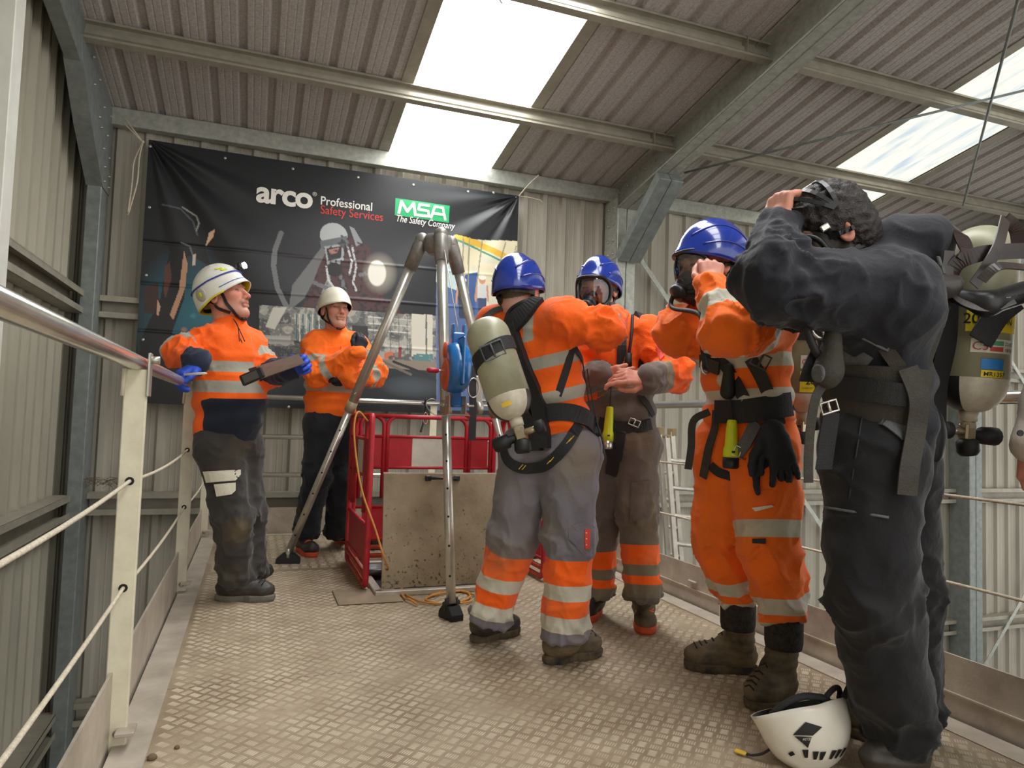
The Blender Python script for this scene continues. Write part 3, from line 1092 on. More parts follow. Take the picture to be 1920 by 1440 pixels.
def gate(p0, p1, lab, H=1.0):
    """pedestrian gate of red tube between two floor points"""
    p0, p1 = V3(p0), V3(p1)
    t = unit(p1 - p0)
    L = np.linalg.norm(p1 - p0)
    up = V3((0, 0, 1))
    nrm = np.cross(t, up)
    g = empty('barrier_gate', label=lab, cat='barrier', group=None)

    def at(a, z):
        return p0 + t * a * L + up * z

    def hoop(a, b, top, r=.016, rad=.07):
        ra = min(rad / L, (b - a) / 2 * .9)
        pts = [at(a, .42), at(a, top - rad)]
        for k in range(1, 6):
            w = k / 6 * PI / 2
            pts.append(at(a + ra * (1 - math.cos(w)), top - rad + rad * math.sin(w)))
        for k in range(0, 6):
            w = k / 6 * PI / 2
            pts.append(at(b - ra + ra * math.sin(w), top - rad + rad * math.cos(w)))
        pts += [at(b, top - rad), at(b, .42)]
        return pts
    MB().tube([at(.02, H - .015), at(.98, H - .015)], .016, 10).build('top_rail', M_red, g)
    for a, b in ((.03, .19), (.215, .785), (.81, .97)):
        MB().tube(hoop(a, b, H - .015), .0145, 10).build('hoop_tube', M_red, g)
    for a in (.0, 1.0):
        pts = [at(a, H - .06), at(a, .05)]
        s = 1 if a == 0 else -1
        MB().tube([at(a + s * .03, H - .012), at(a + s * .008, H - .03), at(a, H - .08), at(a, .09), at(a + s * .02, .04), at(a + s * .09, .028)], .0175, 12).build('end_post', M_red, g)
    for z in (.845, .63, .36, .14):
        MB().tube([at(.01, z), at(.99, z)], .011, 8).build('cross_rail', M_red, g)
    MB().tube([at(.02, .085), at(.98, .085)], .016, 10).build('bottom_rail', M_red_old, g)
    MB().tube([at(.05, .028), at(.95, .028)], .0165, 10).build('foot_rail', M_red_old, g)
    for a, b, m in ((.06, .39, M_board_red), (.39, .665, M_board_white), (.665, .95, M_board_red)):
        MB().box((at(a, .737) + at(b, .737)) / 2, ((b - a) * L - .001, .006, .205), t, nrm, up).build('upper_board', m, g)
    MB().box(at(.5, .25), (.88 * L, .006, .2), t, nrm, up).build('lower_board', M_board_red, g)
    MB().lathe([(0, .02), (.05, .02)], at(.0, .55) - up * .02, up, 10).build('hinge_sleeve', M_red, g)
    MB().lathe([(0, .02), (.05, .02)], at(.0, .85), up, 10).build('hinge_sleeve', M_red, g)
    return g


gate((.625, 4.80, 0), (.625, 3.97, 0), 'red tubular barrier gate seen edge on, with an orange cable over it')
gate((.66, 4.86, 0), (1.66, 4.86, 0), 'red and white boarded barrier gate facing the camera behind the hatch')
gate((1.70, 4.80, 0), (1.70, 3.97, 0), 'red tubular barrier gate on the far side of the hatch, behind a trainee')

# ------------------------------------------------------------------ hatch
M_hatch = mat('dirty_hatch_plate', '#a09178', .5, .35, col2='#7d6e57', vscale=5, detail=9, bump=.08)
_nt = M_hatch.node_tree
_bs = _nt.nodes['Principled BSDF']
_src = _bs.inputs['Base Color'].links[0].from_socket
_tc = _nt.nodes.new('ShaderNodeTexCoord')
_sp = _nt.nodes.new('ShaderNodeSeparateXYZ')
_n3 = _nt.nodes.new('ShaderNodeTexNoise')
_n3.inputs['Scale'].default_value = 55
_n3.inputs['Detail'].default_value = 5
_mr = _nt.nodes.new('ShaderNodeMapRange')
_mr.inputs['From Min'].default_value = .65
_mr.inputs['From Max'].default_value = .0
_mr.inputs['To Min'].default_value = -.02
_mr.inputs['To Max'].default_value = .12
_ad = _nt.nodes.new('ShaderNodeMath')
_ad.operation = 'ADD'
_th = _nt.nodes.new('ShaderNodeMapRange')
_th.inputs['From Min'].default_value = .67
_th.inputs['From Max'].default_value = .80
_mx = _nt.nodes.new('ShaderNodeMixRGB')
_mx.inputs[2].default_value = (*lin('#3c3428'), 1)
_nt.links.new(_tc.outputs['Object'], _sp.inputs[0])
_nt.links.new(_tc.outputs['Object'], _n3.inputs['Vector'])
_nt.links.new(_sp.outputs['Z'], _mr.inputs['Value'])
_nt.links.new(_n3.outputs['Fac'], _ad.inputs[0])
_nt.links.new(_mr.outputs[0], _ad.inputs[1])
_nt.links.new(_ad.outputs[0], _th.inputs['Value'])
_nt.links.new(_th.outputs[0], _mx.inputs[0])
_nt.links.new(_src, _mx.inputs[1])
_nt.links.new(_mx.outputs[0], _bs.inputs['Base Color'])
h = empty('floor_hatch', label='open dirty aluminium hatch lid standing up behind the tripod leg', cat='hatch')
hx0, hx1 = .70, 1.395
b0, b1 = V3((0, 3.885, .035)), V3((0, 3.965, .66))
hd = unit(b1 - b0)
hn = unit(np.cross((1, 0, 0), hd))
mid = (b0 + b1) / 2 + ((hx0 + hx1) / 2, 0, 0)
lid = MB().box(mid, (hx1 - hx0, np.linalg.norm(b1 - b0), .006), (1, 0, 0), hd, hn, bev=.002).build('lid_plate', M_hatch, h)
for s in (hx0 + .008, hx1 - .008):
    MB().beam(b0 + (s, 0, 0) - hn * .02, b1 + (s, 0, 0) - hn * .02, .006, .04, up=hn).build('lid_flange', M_alu_edge, lid)
MB().beam(b1 + (hx0, 0, 0) - hn * .006, b1 + (hx1, 0, 0) - hn * .006, .012, .012).build('lid_flange', M_alu_edge, lid)
hh = MB()
c = b1 + (1.04, 0, 0) - hd * .028 + hn * .012
hh.box(c - (.085, 0, 0), (.035, .03, .02), (1, 0, 0), hd, hn, bev=.004)
hh.box(c + (.085, 0, 0), (.035, .03, .02), (1, 0, 0), hd, hn, bev=.004)
hh.tube([c - (.085, 0, 0) + hn * .012, c + (.085, 0, 0) + hn * .012], .008, 8)
hh.build('handle', M_black_plastic, lid)
fr = MB()
for a, b in (((hx0 - .04, 3.86), (hx1 + .04, 3.86)), ((hx0 - .04, 4.66), (hx1 + .04, 4.66)), ((hx0 - .02, 3.86), (hx0 - .02, 4.66)), ((hx1 + .02, 3.86), (hx1 + .02, 4.66))):
    fr.beam((*a, .016), (*b, .016), .045, .03, bev=.004)
fr.build('hatch_frame', M_alu_edge, h)
MB().box(((hx0 + hx1) / 2, 4.26, .0045), (hx1 - hx0, .74, .004)).build('opening_shade_sheet', M_dark, h)  # no hole is cut: a dark sheet paints the shade of the opening
MB().box((.62, 3.86, .007), (.34, .3, .007), bev=.002).build('hinge_plate', M_alu, h)
bw = MB()
bw.lathe([(0, .075), (.03, .085), (.034, .08), (.012, .06)], (.735, 4.30, .035), (0, 0, 1), 24)
bw.build('steel_bowl', mat('dull_steel', '#6f7072', .4, .6), label='round dull steel bowl on the hatch rim inside the barrier', cat='bowl')
# kit lying behind the barrier
kc = empty('kit_crate', label='dark open crate standing behind the barrier gate', cat='crate')
kk = MB()
kk.box((1.0, 5.32, .012), (.30, .26, .016))
for dx, dy, w, d in ((-.145, 0, .012, .26), (.145, 0, .012, .26), (0, -.125, .30, .012), (0, .125, .30, .012)):
    kk.box((1.0 + dx, 5.32 + dy, .115), (w, d, .2), bev=.004)
kk.build('crate_body', mat('brown_black_crate', '#3a322c', .7, var=.3, vscale=12), kc)
cl = MB()
rr_ = random.Random(4)
for k in range(16):
    cl.sphere((1.0 + rr_.uniform(-.11, .11), 5.32 + rr_.uniform(-.09, .09), .235 + rr_.uniform(-.02, .06)), (rr_.uniform(.025, .05), rr_.uniform(.03, .05), rr_.uniform(.02, .035)), 8, 6)
cl.build('folded_vest', mat('yellow_green_cloth', '#a3ad36', .9, col2='#4c5224', vscale=25), label='crumpled yellow-green cloth lying in the dark crate', cat='cloth')

# ------------------------------------------------------------------ tripod
M_leg = mat('anodised_leg_tube', '#c9c5bb', .3, .75, var=.12, vscale=18)
M_cast = mat('cast_aluminium_head', '#8f8c86', .45, .5, var=.25, vscale=25)
M_cable = mat('steel_cable', '#b9b9b4', .35, .8)
tp = empty('tripod', label='tall aluminium rescue tripod standing over the open hatch', cat='tripod')
APEX = V3((1.033, 4.25, 2.13))
FEET = [V3((.253, 4.848, 0)), V3((.951, 3.357, 0)), V3((1.892, 4.70, 0))]
MB().lathe([(-.09, .05), (-.06, .085), (.0, .09), (.03, .08), (.035, .03), (.06, .03)], APEX - (0, 0, .03), (0, 0, 1), 24).build('head_plate', M_cast, tp)
for i, ft in enumerate(FEET):
    hd = unit((ft - APEX) * (1, 1, 0))
    top = APEX + hd * .11 + (0, 0, -.02)
    d = unit(ft + (0, 0, .07) - top)
    side = np.cross(d, (0, 0, 1))
    kn = MB()
    kn.tube([top - d * .02, top + d * .03, top + d * .2], [.036, .046, .042], 18)
    kn.sphere(top, .046, 14, 10)
    kn.box(APEX + hd * .07 - (0, 0, .02), (.1, .035, .05), hd, np.cross((0, 0, 1), hd), (0, 0, 1), bev=.006)
    kn.build('leg_socket', M_cast, tp)
    Lg = np.linalg.norm(ft + (0, 0, .07) - top)
    mid_ = top + d * Lg * .53
    leg = MB().tube([top + d * .15, mid_], .031, 20).build('upper_leg', M_leg, tp)
    low = MB()
    low.tube([mid_ - d * .05, top + d * Lg], .0245, 18)
    lo = low.build('lower_leg', M_leg, tp)
    col = MB().lathe([(-.045, .034), (.02, .034), (.025, .028)], mid_, d, 18)
    col.build('leg_collar', mat('worn_collar', '#a8885c', .5, .3, col2='#8a8578', vscale=30), leg)
    pin = MB().tube(spline([mid_ - d * .06 + side * .03, mid_ - d * .12 + side * .05 - _f * .03, mid_ - d * .1 - side * .02 - _f * .04]), .0018, 6)
    pin.build('pin_cord', M_cable, leg)
    for k in range(6):
        hq = top + d * (Lg * .6 + k * Lg * .068)
        nn = unit(-_f - d * (-_f @ d))
        MB().lathe([(0, .0062), (.001, .0062)], hq + nn * .024, nn, 8).build('pin_hole', M_dark, lo)
    foot = empty('foot')
    foot.parent = tp
    sh = MB()
    q = ft + (0, 0, .0)
    if i == 0:
        ax = V3((1, -.15, 0))
    elif i == 1:
        ax = V3((.3, -1, 0))
    else:
        ax = V3((-1, 0, 0))
    ax = unit(ax)
    ay = np.cross((0, 0, 1), ax)
    w2 = .075 if i != 1 else .062
    prof = [(-w2, .0), (w2, .0), (w2, .03), (w2 * .45, .066), (-w2 * .45, .066), (-w2, .03)]
    v = [q + ax * a + ay * s * .033 + V3((0, 0, z)) for s in (-1, 1) for a, z in prof]
    sh.add(v, [(5, 4, 3, 2, 1, 0), (6, 7, 8, 9, 10, 11)] + [(k, (k + 1) % 6, 6 + (k + 1) % 6, 6 + k) for k in range(6)])
    sh.build('rubber_shoe', M_black_rubber, foot)
    bt = MB()
    bt.tube([q + ay * .045 + (0, 0, .075), q - ay * .045 + (0, 0, .075)], .012, 10)
    bt.tube([q + ay * .026 + (0, 0, .04), q + ay * .026 + (0, 0, .1)], .012, 8)
    bt.tube([q - ay * .026 + (0, 0, .04), q - ay * .026 + (0, 0, .1)], .012, 8)
    bt.build('foot_hinge', M_black_plastic if i else M_bolt, foot)
# blue fall-arrest winch on the front leg
M_blue = mat('gloss_blue_casing', '#1d6fb8', .25, .0, var=.08, vscale=12, coat=.4)
M_orange_disc = mat('orange_red_disc', '#d4603f', .45, var=.12, vscale=20)
w = empty('winch', label='blue fall arrest winch with an orange side disc on the front tripod leg', cat='winch')
wc = P(857, 690, 3.72)
wa = unit((-_r * .95 - _f * .32) * (1, 1, 0))               # drum axis, disc side towards the left
wup = V3((0, 0, 1))
wf = np.cross(wup, wa)
body = MB()
prof = [(-.062, .055), (-.05, .115), (-.02, .135), (.02, .138), (.045, .13), (.06, .118), (.062, .08)]
body.lathe(prof, wc, wa, 36)
body.box(wc + wup * .155 + wa * .0, (.075, .05, .07), wa, wf, wup, bev=.008)
body.box(wc - wup * .15, (.06, .06, .12), wa, wf, wup, bev=.01)
bo = body.build('casing', M_blue, w)
MB().box(wc - wf * .0 + wup * .03, (.014, .285, .25), wa, wf, wup, bev=.02).build('casing_flange', M_blue, bo)
for s in (-1, 1):
    MB().box(wc + wup * .205 + wa * s * .03, (.012, .045, .06), wa, wf, wup, bev=.003).build('cable_guide', M_blue, bo)
disc = MB()
disc.lathe([(.055, .088), (.066, .086), (.07, .06), (.066, .034), (.074, .03), (.078, .0)], wc - wup * .035, wa, 30)
disc.build('side_disc', M_orange_disc, w)
MB().lathe([(.05, .045), (.066, .043), (.07, .0)], wc + wup * .095 - wf * .03, wa, 20).build('small_disc', M_orange_disc, w)
hnd = MB()
hnd.tube([wc + wa * .07 - wup * .02, wc + wa * .115 - wup * .018], .006, 8)
hnd.build('crank_arm', M_bolt, w)
MB().tube([wc + wa * .10 - wup * .02, wc + wa * .108 - wup * .02, wc + wa * .155 - wup * .018, wc + wa * .163 - wup * .018], [.008, .014, .014, .007], 12).build('crank_grip', mat('red_grip', '#b3232f', .4), w)
MB().tube([wc + wup * .2, APEX + (.0, -.08, .0)], .0028, 8).build('lifting_cable', M_cable, w)
br = MB()
lz = wc - wup * .2
br.box(lz + wa * .045, (.006, .09, .1), wa, wf, wup)
br.box(lz - wa * .045, (.006, .09, .1), wa, wf, wup)
br.box(lz - wup * .05, (.12, .1, .008), wa, wf, wup)
br.tube([lz + wa * .1, lz - wa * .1], .006, 8)
br.lathe([(0, .012), (.012, .012)], lz + wa * .06, wa, 8)
br.lathe([(0, .012), (.012, .012)], lz - wa * .06, -wa, 8)
br.build('mounting_bracket', M_bolt, w)
MB().tube(spline([lz + wa * .06, lz + wa * .13 + wup * .03, lz + wa * .16 - wup * .0, lz + wa * .12 - wup * .05, lz + wa * .05 - wup * .06]), .0025, 6).build('pin_lanyard', M_cable, w)
MB().tube([lz - wa * .05 - wup * .03 - wf * .05, lz - wa * .09 - wup * .06 - wf * .05], [.014, .011], 10).build('release_grip', MATS['red_grip'], w)
# retrieval bracket on the rear leg
t2 = (APEX * .45 + FEET[2] * .55)
rb = empty('retrieval_pulley', label='small chromed retrieval bracket and pulley on the rear tripod leg', cat='pulley')
rbm = MB()
q = P(896, 735, 4.35)
rbm.box(q, (.05, .05, .2), bev=.006)
rbm.tube([q + (-.05, 0, -.05), q + (.07, 0, -.05)], .012, 10)
rbm.lathe([(-.02, .04), (.02, .04)], q + (.0, -.03, -.1), (1, 0, 0), 16)
rbm.build('pulley_block', M_bolt, rb)
MB().ribbon([q + (-.06, -.06, .16), q + (-.055, -.07, .0), q + (-.05, -.075, -.16), q + (-.05, -.075, -.3)], (0, -1, 0), .045, .004).build('webbing_strap', M_black_plastic, rb)
ring = [q + (-.055 + .035 * math.cos(a), -.08, .02 + .06 * math.sin(a)) for a in np.linspace(0, 2 * PI, 17)[:-1]]
MB().tube(ring, .005, 8, closed=True).build('steel_ring', M_bolt, rb)
# sling with karabiner on the back rail
ks = empty('karabiner_sling', label='black sling and karabiner hooked over the back guard rail', cat='sling')
kx = ony(797, 760, PY1)[0]
MB().tube(spline([(kx - .01, PY1 - .02, 1.1), (kx, PY1 - .03, 1.145), (kx + .03, PY1 + .0, 1.15), (kx + .02, PY1 + .035, 1.1), (kx, PY1 + .03, .95), (kx - .03, PY1 + .0, .86)]), .009, 8).build('sling_cord', M_black_plastic, ks)
MB().tube([(kx + .02 * math.cos(a), PY1 - .035, .98 + .05 * math.sin(a)) for a in np.linspace(0, 2 * PI, 17)[:-1]], .005, 8, closed=True).build('karabiner', mat('rose_metal', '#b98a7c', .3, .7), ks)

# ------------------------------------------------------------------ orange cable
M_orange_cable = mat('orange_cable', '#c98a3c', .5, var=.15, vscale=30)
pts = [P(690, 790, 3.93), P(672, 772, 3.88), P(664, 800, 3.84), P(668, 860, 3.82), P(680, 925, 3.80), P(703, 990, 3.78), P(722, 1050, 3.76)]
pts += [onz(x, y, .012) for x, y in ((742, 1092), (765, 1117), (800, 1130), (850, 1131), (880, 1120), (870, 1108), (820, 1114), (798, 1124), (830, 1132), (880, 1128), (890, 1116), (845, 1106), (805, 1117))]
MB().tube(spline(pts, 6), .0055, 8).build('extension_cable', M_orange_cable, label='thin orange cable trailing from the barrier into coils on the deck', cat='cable')
pts = [onz(x, y, .012) for x, y in ((758, 1121), (752, 1105), (775, 1090), (815, 1083), (850, 1086))]
pts = [onz(782, 1133, .012), onz(768, 1124, .02)] + pts
MB().tube(spline(pts, 6), .0055, 8).build('extension_cable', M_orange_cable, label='short free end of orange cable curling in front of the hatch', cat='cable')

# ------------------------------------------------------------------ ladder beyond the right rail
M_ladder = mat('aluminium_ladder', '#c6c2b6', .38, .5, var=.15, vscale=16)
ld = empty('ladder', label='aluminium ladder leaning outside the right guard rail', cat='ladder')
a0, a1 = P(1250, 818, 4.95), P(1276, 1180, 4.75)
c0, c1 = P(1305, 820, 5.12), P(1333, 1190, 4.92)
ext = (GROUND_Z - a0[2]) / (a1[2] - a0[2])
for p, q in ((a0, a1), (c0, c1)):
    e_ = p + (q - p) * ext
    MB().beam(p, e_, .028, .062, up=_f).build('stile', M_ladder, ld)
    MB().box(p + (0, 0, .0), (.036, .07, .02), bev=.004).build('stile_cap', mat('brown_cap', '#8a7658', .7), ld)
n = 12
for k in range(n):
    t = .13 + k * .145
    p, q = a0 + (a1 - a0) * t, c0 + (c1 - c0) * t
    if p[2] > GROUND_Z + .1:
        MB().tube([p, q], .016, 8).build('rung', M_ladder, ld)
for s in (.66,):
    p, q = a0 + (a1 - a0) * s, c0 + (c1 - c0) * s
    for e_ in (p, q):
        MB().box(e_ - _f * .03, (.07, .05, .02), bev=.003).build('rung_hook', mat('red_hook', '#b04038', .5), ld)
l2 = empty('ladder', label='second aluminium ladder section standing behind the leaning ladder', cat='ladder')
sh = _r * -.03 + _f * .12
for p, q in ((a0 + sh, a1 + sh), (c0 + sh - _r * .12, c1 + sh - _r * .12)):
    e_ = p + (q - p) * ext
    MB().beam(p + (0, 0, .03), e_ + (0, 0, .05), .028, .065, up=_f).build('stile', M_ladder, l2)
    MB().box(p + (0, 0, .03), (.04, .075, .06), bev=.004).build('stile_cap', MATS['brown_cap'], l2)
for k in range(n):
    t = .2 + k * .145
    p, q = a0 + sh + (a1 - a0) * t, c0 + sh - _r * .12 + (c1 - c0) * t
    if p[2] > GROUND_Z + .1:
        MB().tube([p, q], .015, 8).build('rung', M_ladder, l2)
# small litter on the deck
MB().sphere(onz(285, 1420, .006), (.014, .012, .01), 8, 6).build('mud_lump', mat('dried_mud', '#6b5a44', .95), label='larger lump of dried mud on the deck beside the left post', cat='mud lump')
MB().sphere(onz(332, 1401, .004), (.008, .007, .006), 8, 6).build('mud_lump', MATS['dried_mud'], label='small speck of dried mud on the deck near the left post', cat='mud lump')
# ------------------------------------------------------------------ smooth solids for people and clothes
def rot3(fwd, up):
    """columns: right, forward, up of a head or hand frame"""
    fwd = unit(fwd)
    up = V3(up)
    up = unit(up - fwd * (up @ fwd))
    return np.stack([np.cross(fwd, up), fwd, up], 1)


class SDF:
    def __init__(self):
        self.ops = []

    def cap(self, a, b, ra, rb, n=None, s=1.0, k=.02, op='u'):
        self.ops.append(('c', V3(a), V3(b), ra, rb, None if n is None else unit(n), s, k, op))
        return self

    def ell(self, c, r, R=None, k=.02, op='u'):
        self.ops.append(('e', V3(c), V3(r), np.eye(3) if R is None else R, k, op))
        return self

    def cut(self, pt, n):
        self.ops.append(('p', V3(pt), unit(n)))
        return self

    @staticmethod
    def dist(o, p):
        if o[0] == 'c':
            _, a, b, ra, rb, n, s, k, op = o
            ab = b - a
            t = np.clip(((p - a) @ ab) / max(ab @ ab, 1e-9), 0, 1)
            q = p - a - t[:, None] * ab
            if n is not None:
                q = q + n * ((q @ n) * (1 / s - 1))[:, None]
                return (np.linalg.norm(q, axis=1) - (ra + (rb - ra) * t)) * (.5 + .5 * s)
            return np.linalg.norm(q, axis=1) - (ra + (rb - ra) * t)
        _, c, r_, R, k, op = o
        q = (p - c) @ R
        k0 = np.linalg.norm(q / r_, axis=1)
        k1 = np.linalg.norm(q / (r_ * r_), axis=1)
        return np.where(k1 > 1e-9, k0 * (k0 - 1) / np.maximum(k1, 1e-9), -r_.min())

    @staticmethod
    def merge(d, e, k, op):
        if op == 'u':
            h = np.clip(.5 + .5 * (e - d) / k, 0, 1)
            return e * (1 - h) + d * h - k * h * (1 - h)
        h = np.clip(.5 - .5 * (-e - d) / k, 0, 1)     # subtract, smooth maximum of d and -e
        return d * h + (-e) * (1 - h) + k * h * (1 - h)

    def eval(self, p):
        p = np.atleast_2d(V3(p))
        d = np.full(len(p), 1.0)
        for o in self.ops:
            if o[0] == 'p':
                d = np.maximum(d, (p - o[1]) @ o[2])
            else:
                d = self.merge(d, self.dist(o, p), o[-2], o[-1])
        return d

    def grad(self, p, e=.003):
        p = np.atleast_2d(V3(p))
        g = np.stack([self.eval(p + e * np.eye(3)[i]) - self.eval(p - e * np.eye(3)[i]) for i in range(3)], 1)
        return g / (np.linalg.norm(g, axis=1, keepdims=True) + 1e-9)

    def project(self, p, off=0.0, it=6):
        p = np.atleast_2d(V3(p)).copy()
        for _ in range(it):
            p = p - self.grad(p) * (self.eval(p) - off)[:, None] * .9
        return p

    def box_of(self, o):
        if o[0] == 'c':
            r_ = max(o[3], o[4])
            return np.minimum(o[1], o[2]) - r_, np.maximum(o[1], o[2]) + r_
        r_ = o[2].max()
        return o[1] - r_, o[1] + r_

    def mesh(self, h=.01):
        bs = [self.box_of(o) for o in self.ops if o[0] != 'p' and o[-1] == 'u']
        lo = np.min([b[0] for b in bs], 0) - 3 * h
        hi = np.max([b[1] for b in bs], 0) + 3 * h
        n = np.ceil((hi - lo) / h).astype(int) + 1
        D = np.full(n, .2, np.float32)
        ax = [lo[i] + h * np.arange(n[i]) for i in range(3)]
        for o in self.ops:
            if o[0] == 'p':
                pl = (ax[0][:, None, None] - o[1][0]) * o[2][0] + (ax[1][None, :, None] - o[1][1]) * o[2][1] + (ax[2][None, None] - o[1][2]) * o[2][2]
                D = np.maximum(D, pl.astype(np.float32))
                continue
            a, b = self.box_of(o)
            mg = o[-2] * 1.2 + 3 * h
            i0 = np.clip(np.floor((a - mg - lo) / h).astype(int), 0, n - 1)
            i1 = np.clip(np.ceil((b + mg - lo) / h).astype(int) + 1, 1, n)
            sl = tuple(slice(i0[i], i1[i]) for i in range(3))
            G = np.stack(np.meshgrid(*[ax[i][sl[i]] for i in range(3)], indexing='ij'), -1)
            e = self.dist(o, G.reshape(-1, 3)).reshape(G.shape[:3])
            D[sl] = self.merge(D[sl], e, o[-2], o[-1])
        return surface_nets(D, lo, h)


def surface_nets(D, lo, h):
    nx, ny, nz = D.shape
    S = D < 0
    cs = [(i, j, k) for i in (0, 1) for j in (0, 1) for k in (0, 1)]
    cnt = np.zeros((nx - 1, ny - 1, nz - 1), np.int8)
    for i, j, k in cs:
        cnt += S[i:nx - 1 + i, j:ny - 1 + j, k:nz - 1 + k]
    mask = (cnt > 0) & (cnt < 8)
    idx = np.argwhere(mask)
    acc = np.zeros((len(idx), 3))
    num = np.zeros(len(idx))
    for a in cs:
        for ax in range(3):
            if a[ax] == 1:
                continue
            b = list(a)
            b[ax] = 1
            d0 = D[idx[:, 0] + a[0], idx[:, 1] + a[1], idx[:, 2] + a[2]]
            d1 = D[idx[:, 0] + b[0], idx[:, 1] + b[1], idx[:, 2] + b[2]]
            cr = (d0 < 0) != (d1 < 0)
            t = np.where(cr, d0 / np.where(cr, d0 - d1, 1), 0)
            pos = idx + np.array(a)
            pos = pos.astype(float)
            pos[:, ax] += t
            acc[cr] += pos[cr]
            num[cr] += 1
    v = lo + h * acc / np.maximum(num, 1)[:, None]
    ids = np.full(mask.shape, -1, np.int64)
    ids[mask] = np.arange(len(idx))
    F = []
    for ax in range(3):
        o1, o2 = [i for i in range(3) if i != ax]
        sa = [slice(None)] * 3
        sb = [slice(None)] * 3
        sa[ax], sb[ax] = slice(0, -1), slice(1, None)
        ch = S[tuple(sa)] != S[tuple(sb)]
        e = np.argwhere(ch)
        ok = (e[:, o1] > 0) & (e[:, o2] > 0) & (e[:, o1] < mask.shape[o1]) & (e[:, o2] < mask.shape[o2])
        e = e[ok]
        q = []
        for d1, d2 in ((1, 1), (0, 1), (0, 0), (1, 0)):
            c = e.copy()
            c[:, o1] -= d1
            c[:, o2] -= d2
            q.append(ids[c[:, 0], c[:, 1], c[:, 2]])
        q = np.stack(q, 1)
        neg = S[e[:, 0], e[:, 1], e[:, 2]]
        if ax == 1:
            neg = ~neg
        q = np.where(neg[:, None], q, q[:, ::-1])
        F.append(q[(q >= 0).all(1)])
    return v, np.concatenate(F)


_hr = np.random.RandomState(11)
_HT = _hr.rand(4096)


def vnoise(p):
    """smooth value noise in -1..1"""
    i = np.floor(p).astype(np.int64)
    f = p - i
    f = f * f * (3 - 2 * f)
    out = 0
    for a in (0, 1):
        for b in (0, 1):
            for c in (0, 1):
                hsh = ((i[:, 0] + a) * 73856093 ^ (i[:, 1] + b) * 19349663 ^ (i[:, 2] + c) * 83492791) & 4095
                w = (f[:, 0] if a else 1 - f[:, 0]) * (f[:, 1] if b else 1 - f[:, 1]) * (f[:, 2] if c else 1 - f[:, 2])
                out = out + _HT[hsh] * w
    return out * 2 - 1


def mesh_normals(v, f):
    n = np.cross(v[f[:, 2]] - v[f[:, 0]], v[f[:, 3]] - v[f[:, 1]])
    vn = np.zeros_like(v)
    for k in range(4):
        np.add.at(vn, f[:, k], n)
    return vn / (np.linalg.norm(vn, axis=1, keepdims=True) + 1e-12)


def folds(v, f, bones, amp=.006, base=.004, freq=22, seed=0.0):
    """push cloth vertices out and in: broken creases round the limbs, bunching near their ends, slack elsewhere"""
    n = mesh_normals(v, f)
    d = base * vnoise(v * 8 + seed) + base * .5 * vnoise(v * 17 + seed + 5)
    ridge = 1 - np.abs(vnoise(v * np.array([6.5, 6.5, 10]) + seed + 9) + .35 * vnoise(v * 14 + seed))
    d += base * .9 * (np.clip(ridge, 0, 1) ** 4 - .25)
    for (a, b, wa, wb, fr, am) in bones:
        a, b = V3(a), V3(b)
        L = np.linalg.norm(b - a)
        x, y, ax = frame(b - a)
        s = (v - a) @ ax
        q = v - a - s[:, None] * ax
        r_ = np.linalg.norm(q, axis=1) + 1e-6
        ct, st = (q @ x) / r_, (q @ y) / r_
        near = np.clip(1.7 - r_ / .12, 0, 1) * np.clip((s + .06) / .05, 0, 1) * np.clip((L + .06 - s) / .05, 0, 1)
        w = wa * np.exp(-((s) / .10) ** 2) + wb * np.exp(-((s - L) / .12) ** 2) + .35
        u = s * fr * .8 + .9 * vnoise(np.stack([s * 6, ct * 1.3, st * 1.3], 1) + seed + 2)
        w1 = vnoise(np.stack([u, ct * 1.15 + seed, st * 1.15], 1))
        w2 = vnoise(np.stack([u * 1.9 + 3, ct * 1.7 + seed, st * 1.7 + 7], 1))
        rid = (1 - np.abs(w1)) ** 3 + .45 * (1 - np.abs(w2)) ** 3
        d += am * near * np.clip(w, 0, 1.25) * (rid - .55) * 1.5
    return v + n * d[:, None]


def np_mesh(name, v, f, m, parent, attrs=None, col=None, **tags):
    me = bpy.data.meshes.new(name)
    me.vertices.add(len(v))
    me.vertices.foreach_set('co', np.asarray(v, np.float32).ravel())
    me.loops.add(f.size)
    me.loops.foreach_set('vertex_index', f.astype(np.int32).ravel())
    me.polygons.add(len(f))
    me.polygons.foreach_set('loop_start', (np.arange(len(f)) * 4).astype(np.int32))
    me.update(calc_edges=True)
    me.polygons.foreach_set('use_smooth', np.ones(len(f), bool))
    for k, a in (attrs or {}).items():
        at = me.attributes.new(k, 'FLOAT', 'POINT')
        at.data.foreach_set('value', np.asarray(a, np.float32))
    if col is not None:
        ca = me.color_attributes.new('tint', 'FLOAT_COLOR', 'POINT')
        ca.data.foreach_set('color', np.concatenate([col, np.ones((len(v), 1))], 1).astype(np.float32).ravel())
    return link(name, me, m, parent, **tags)


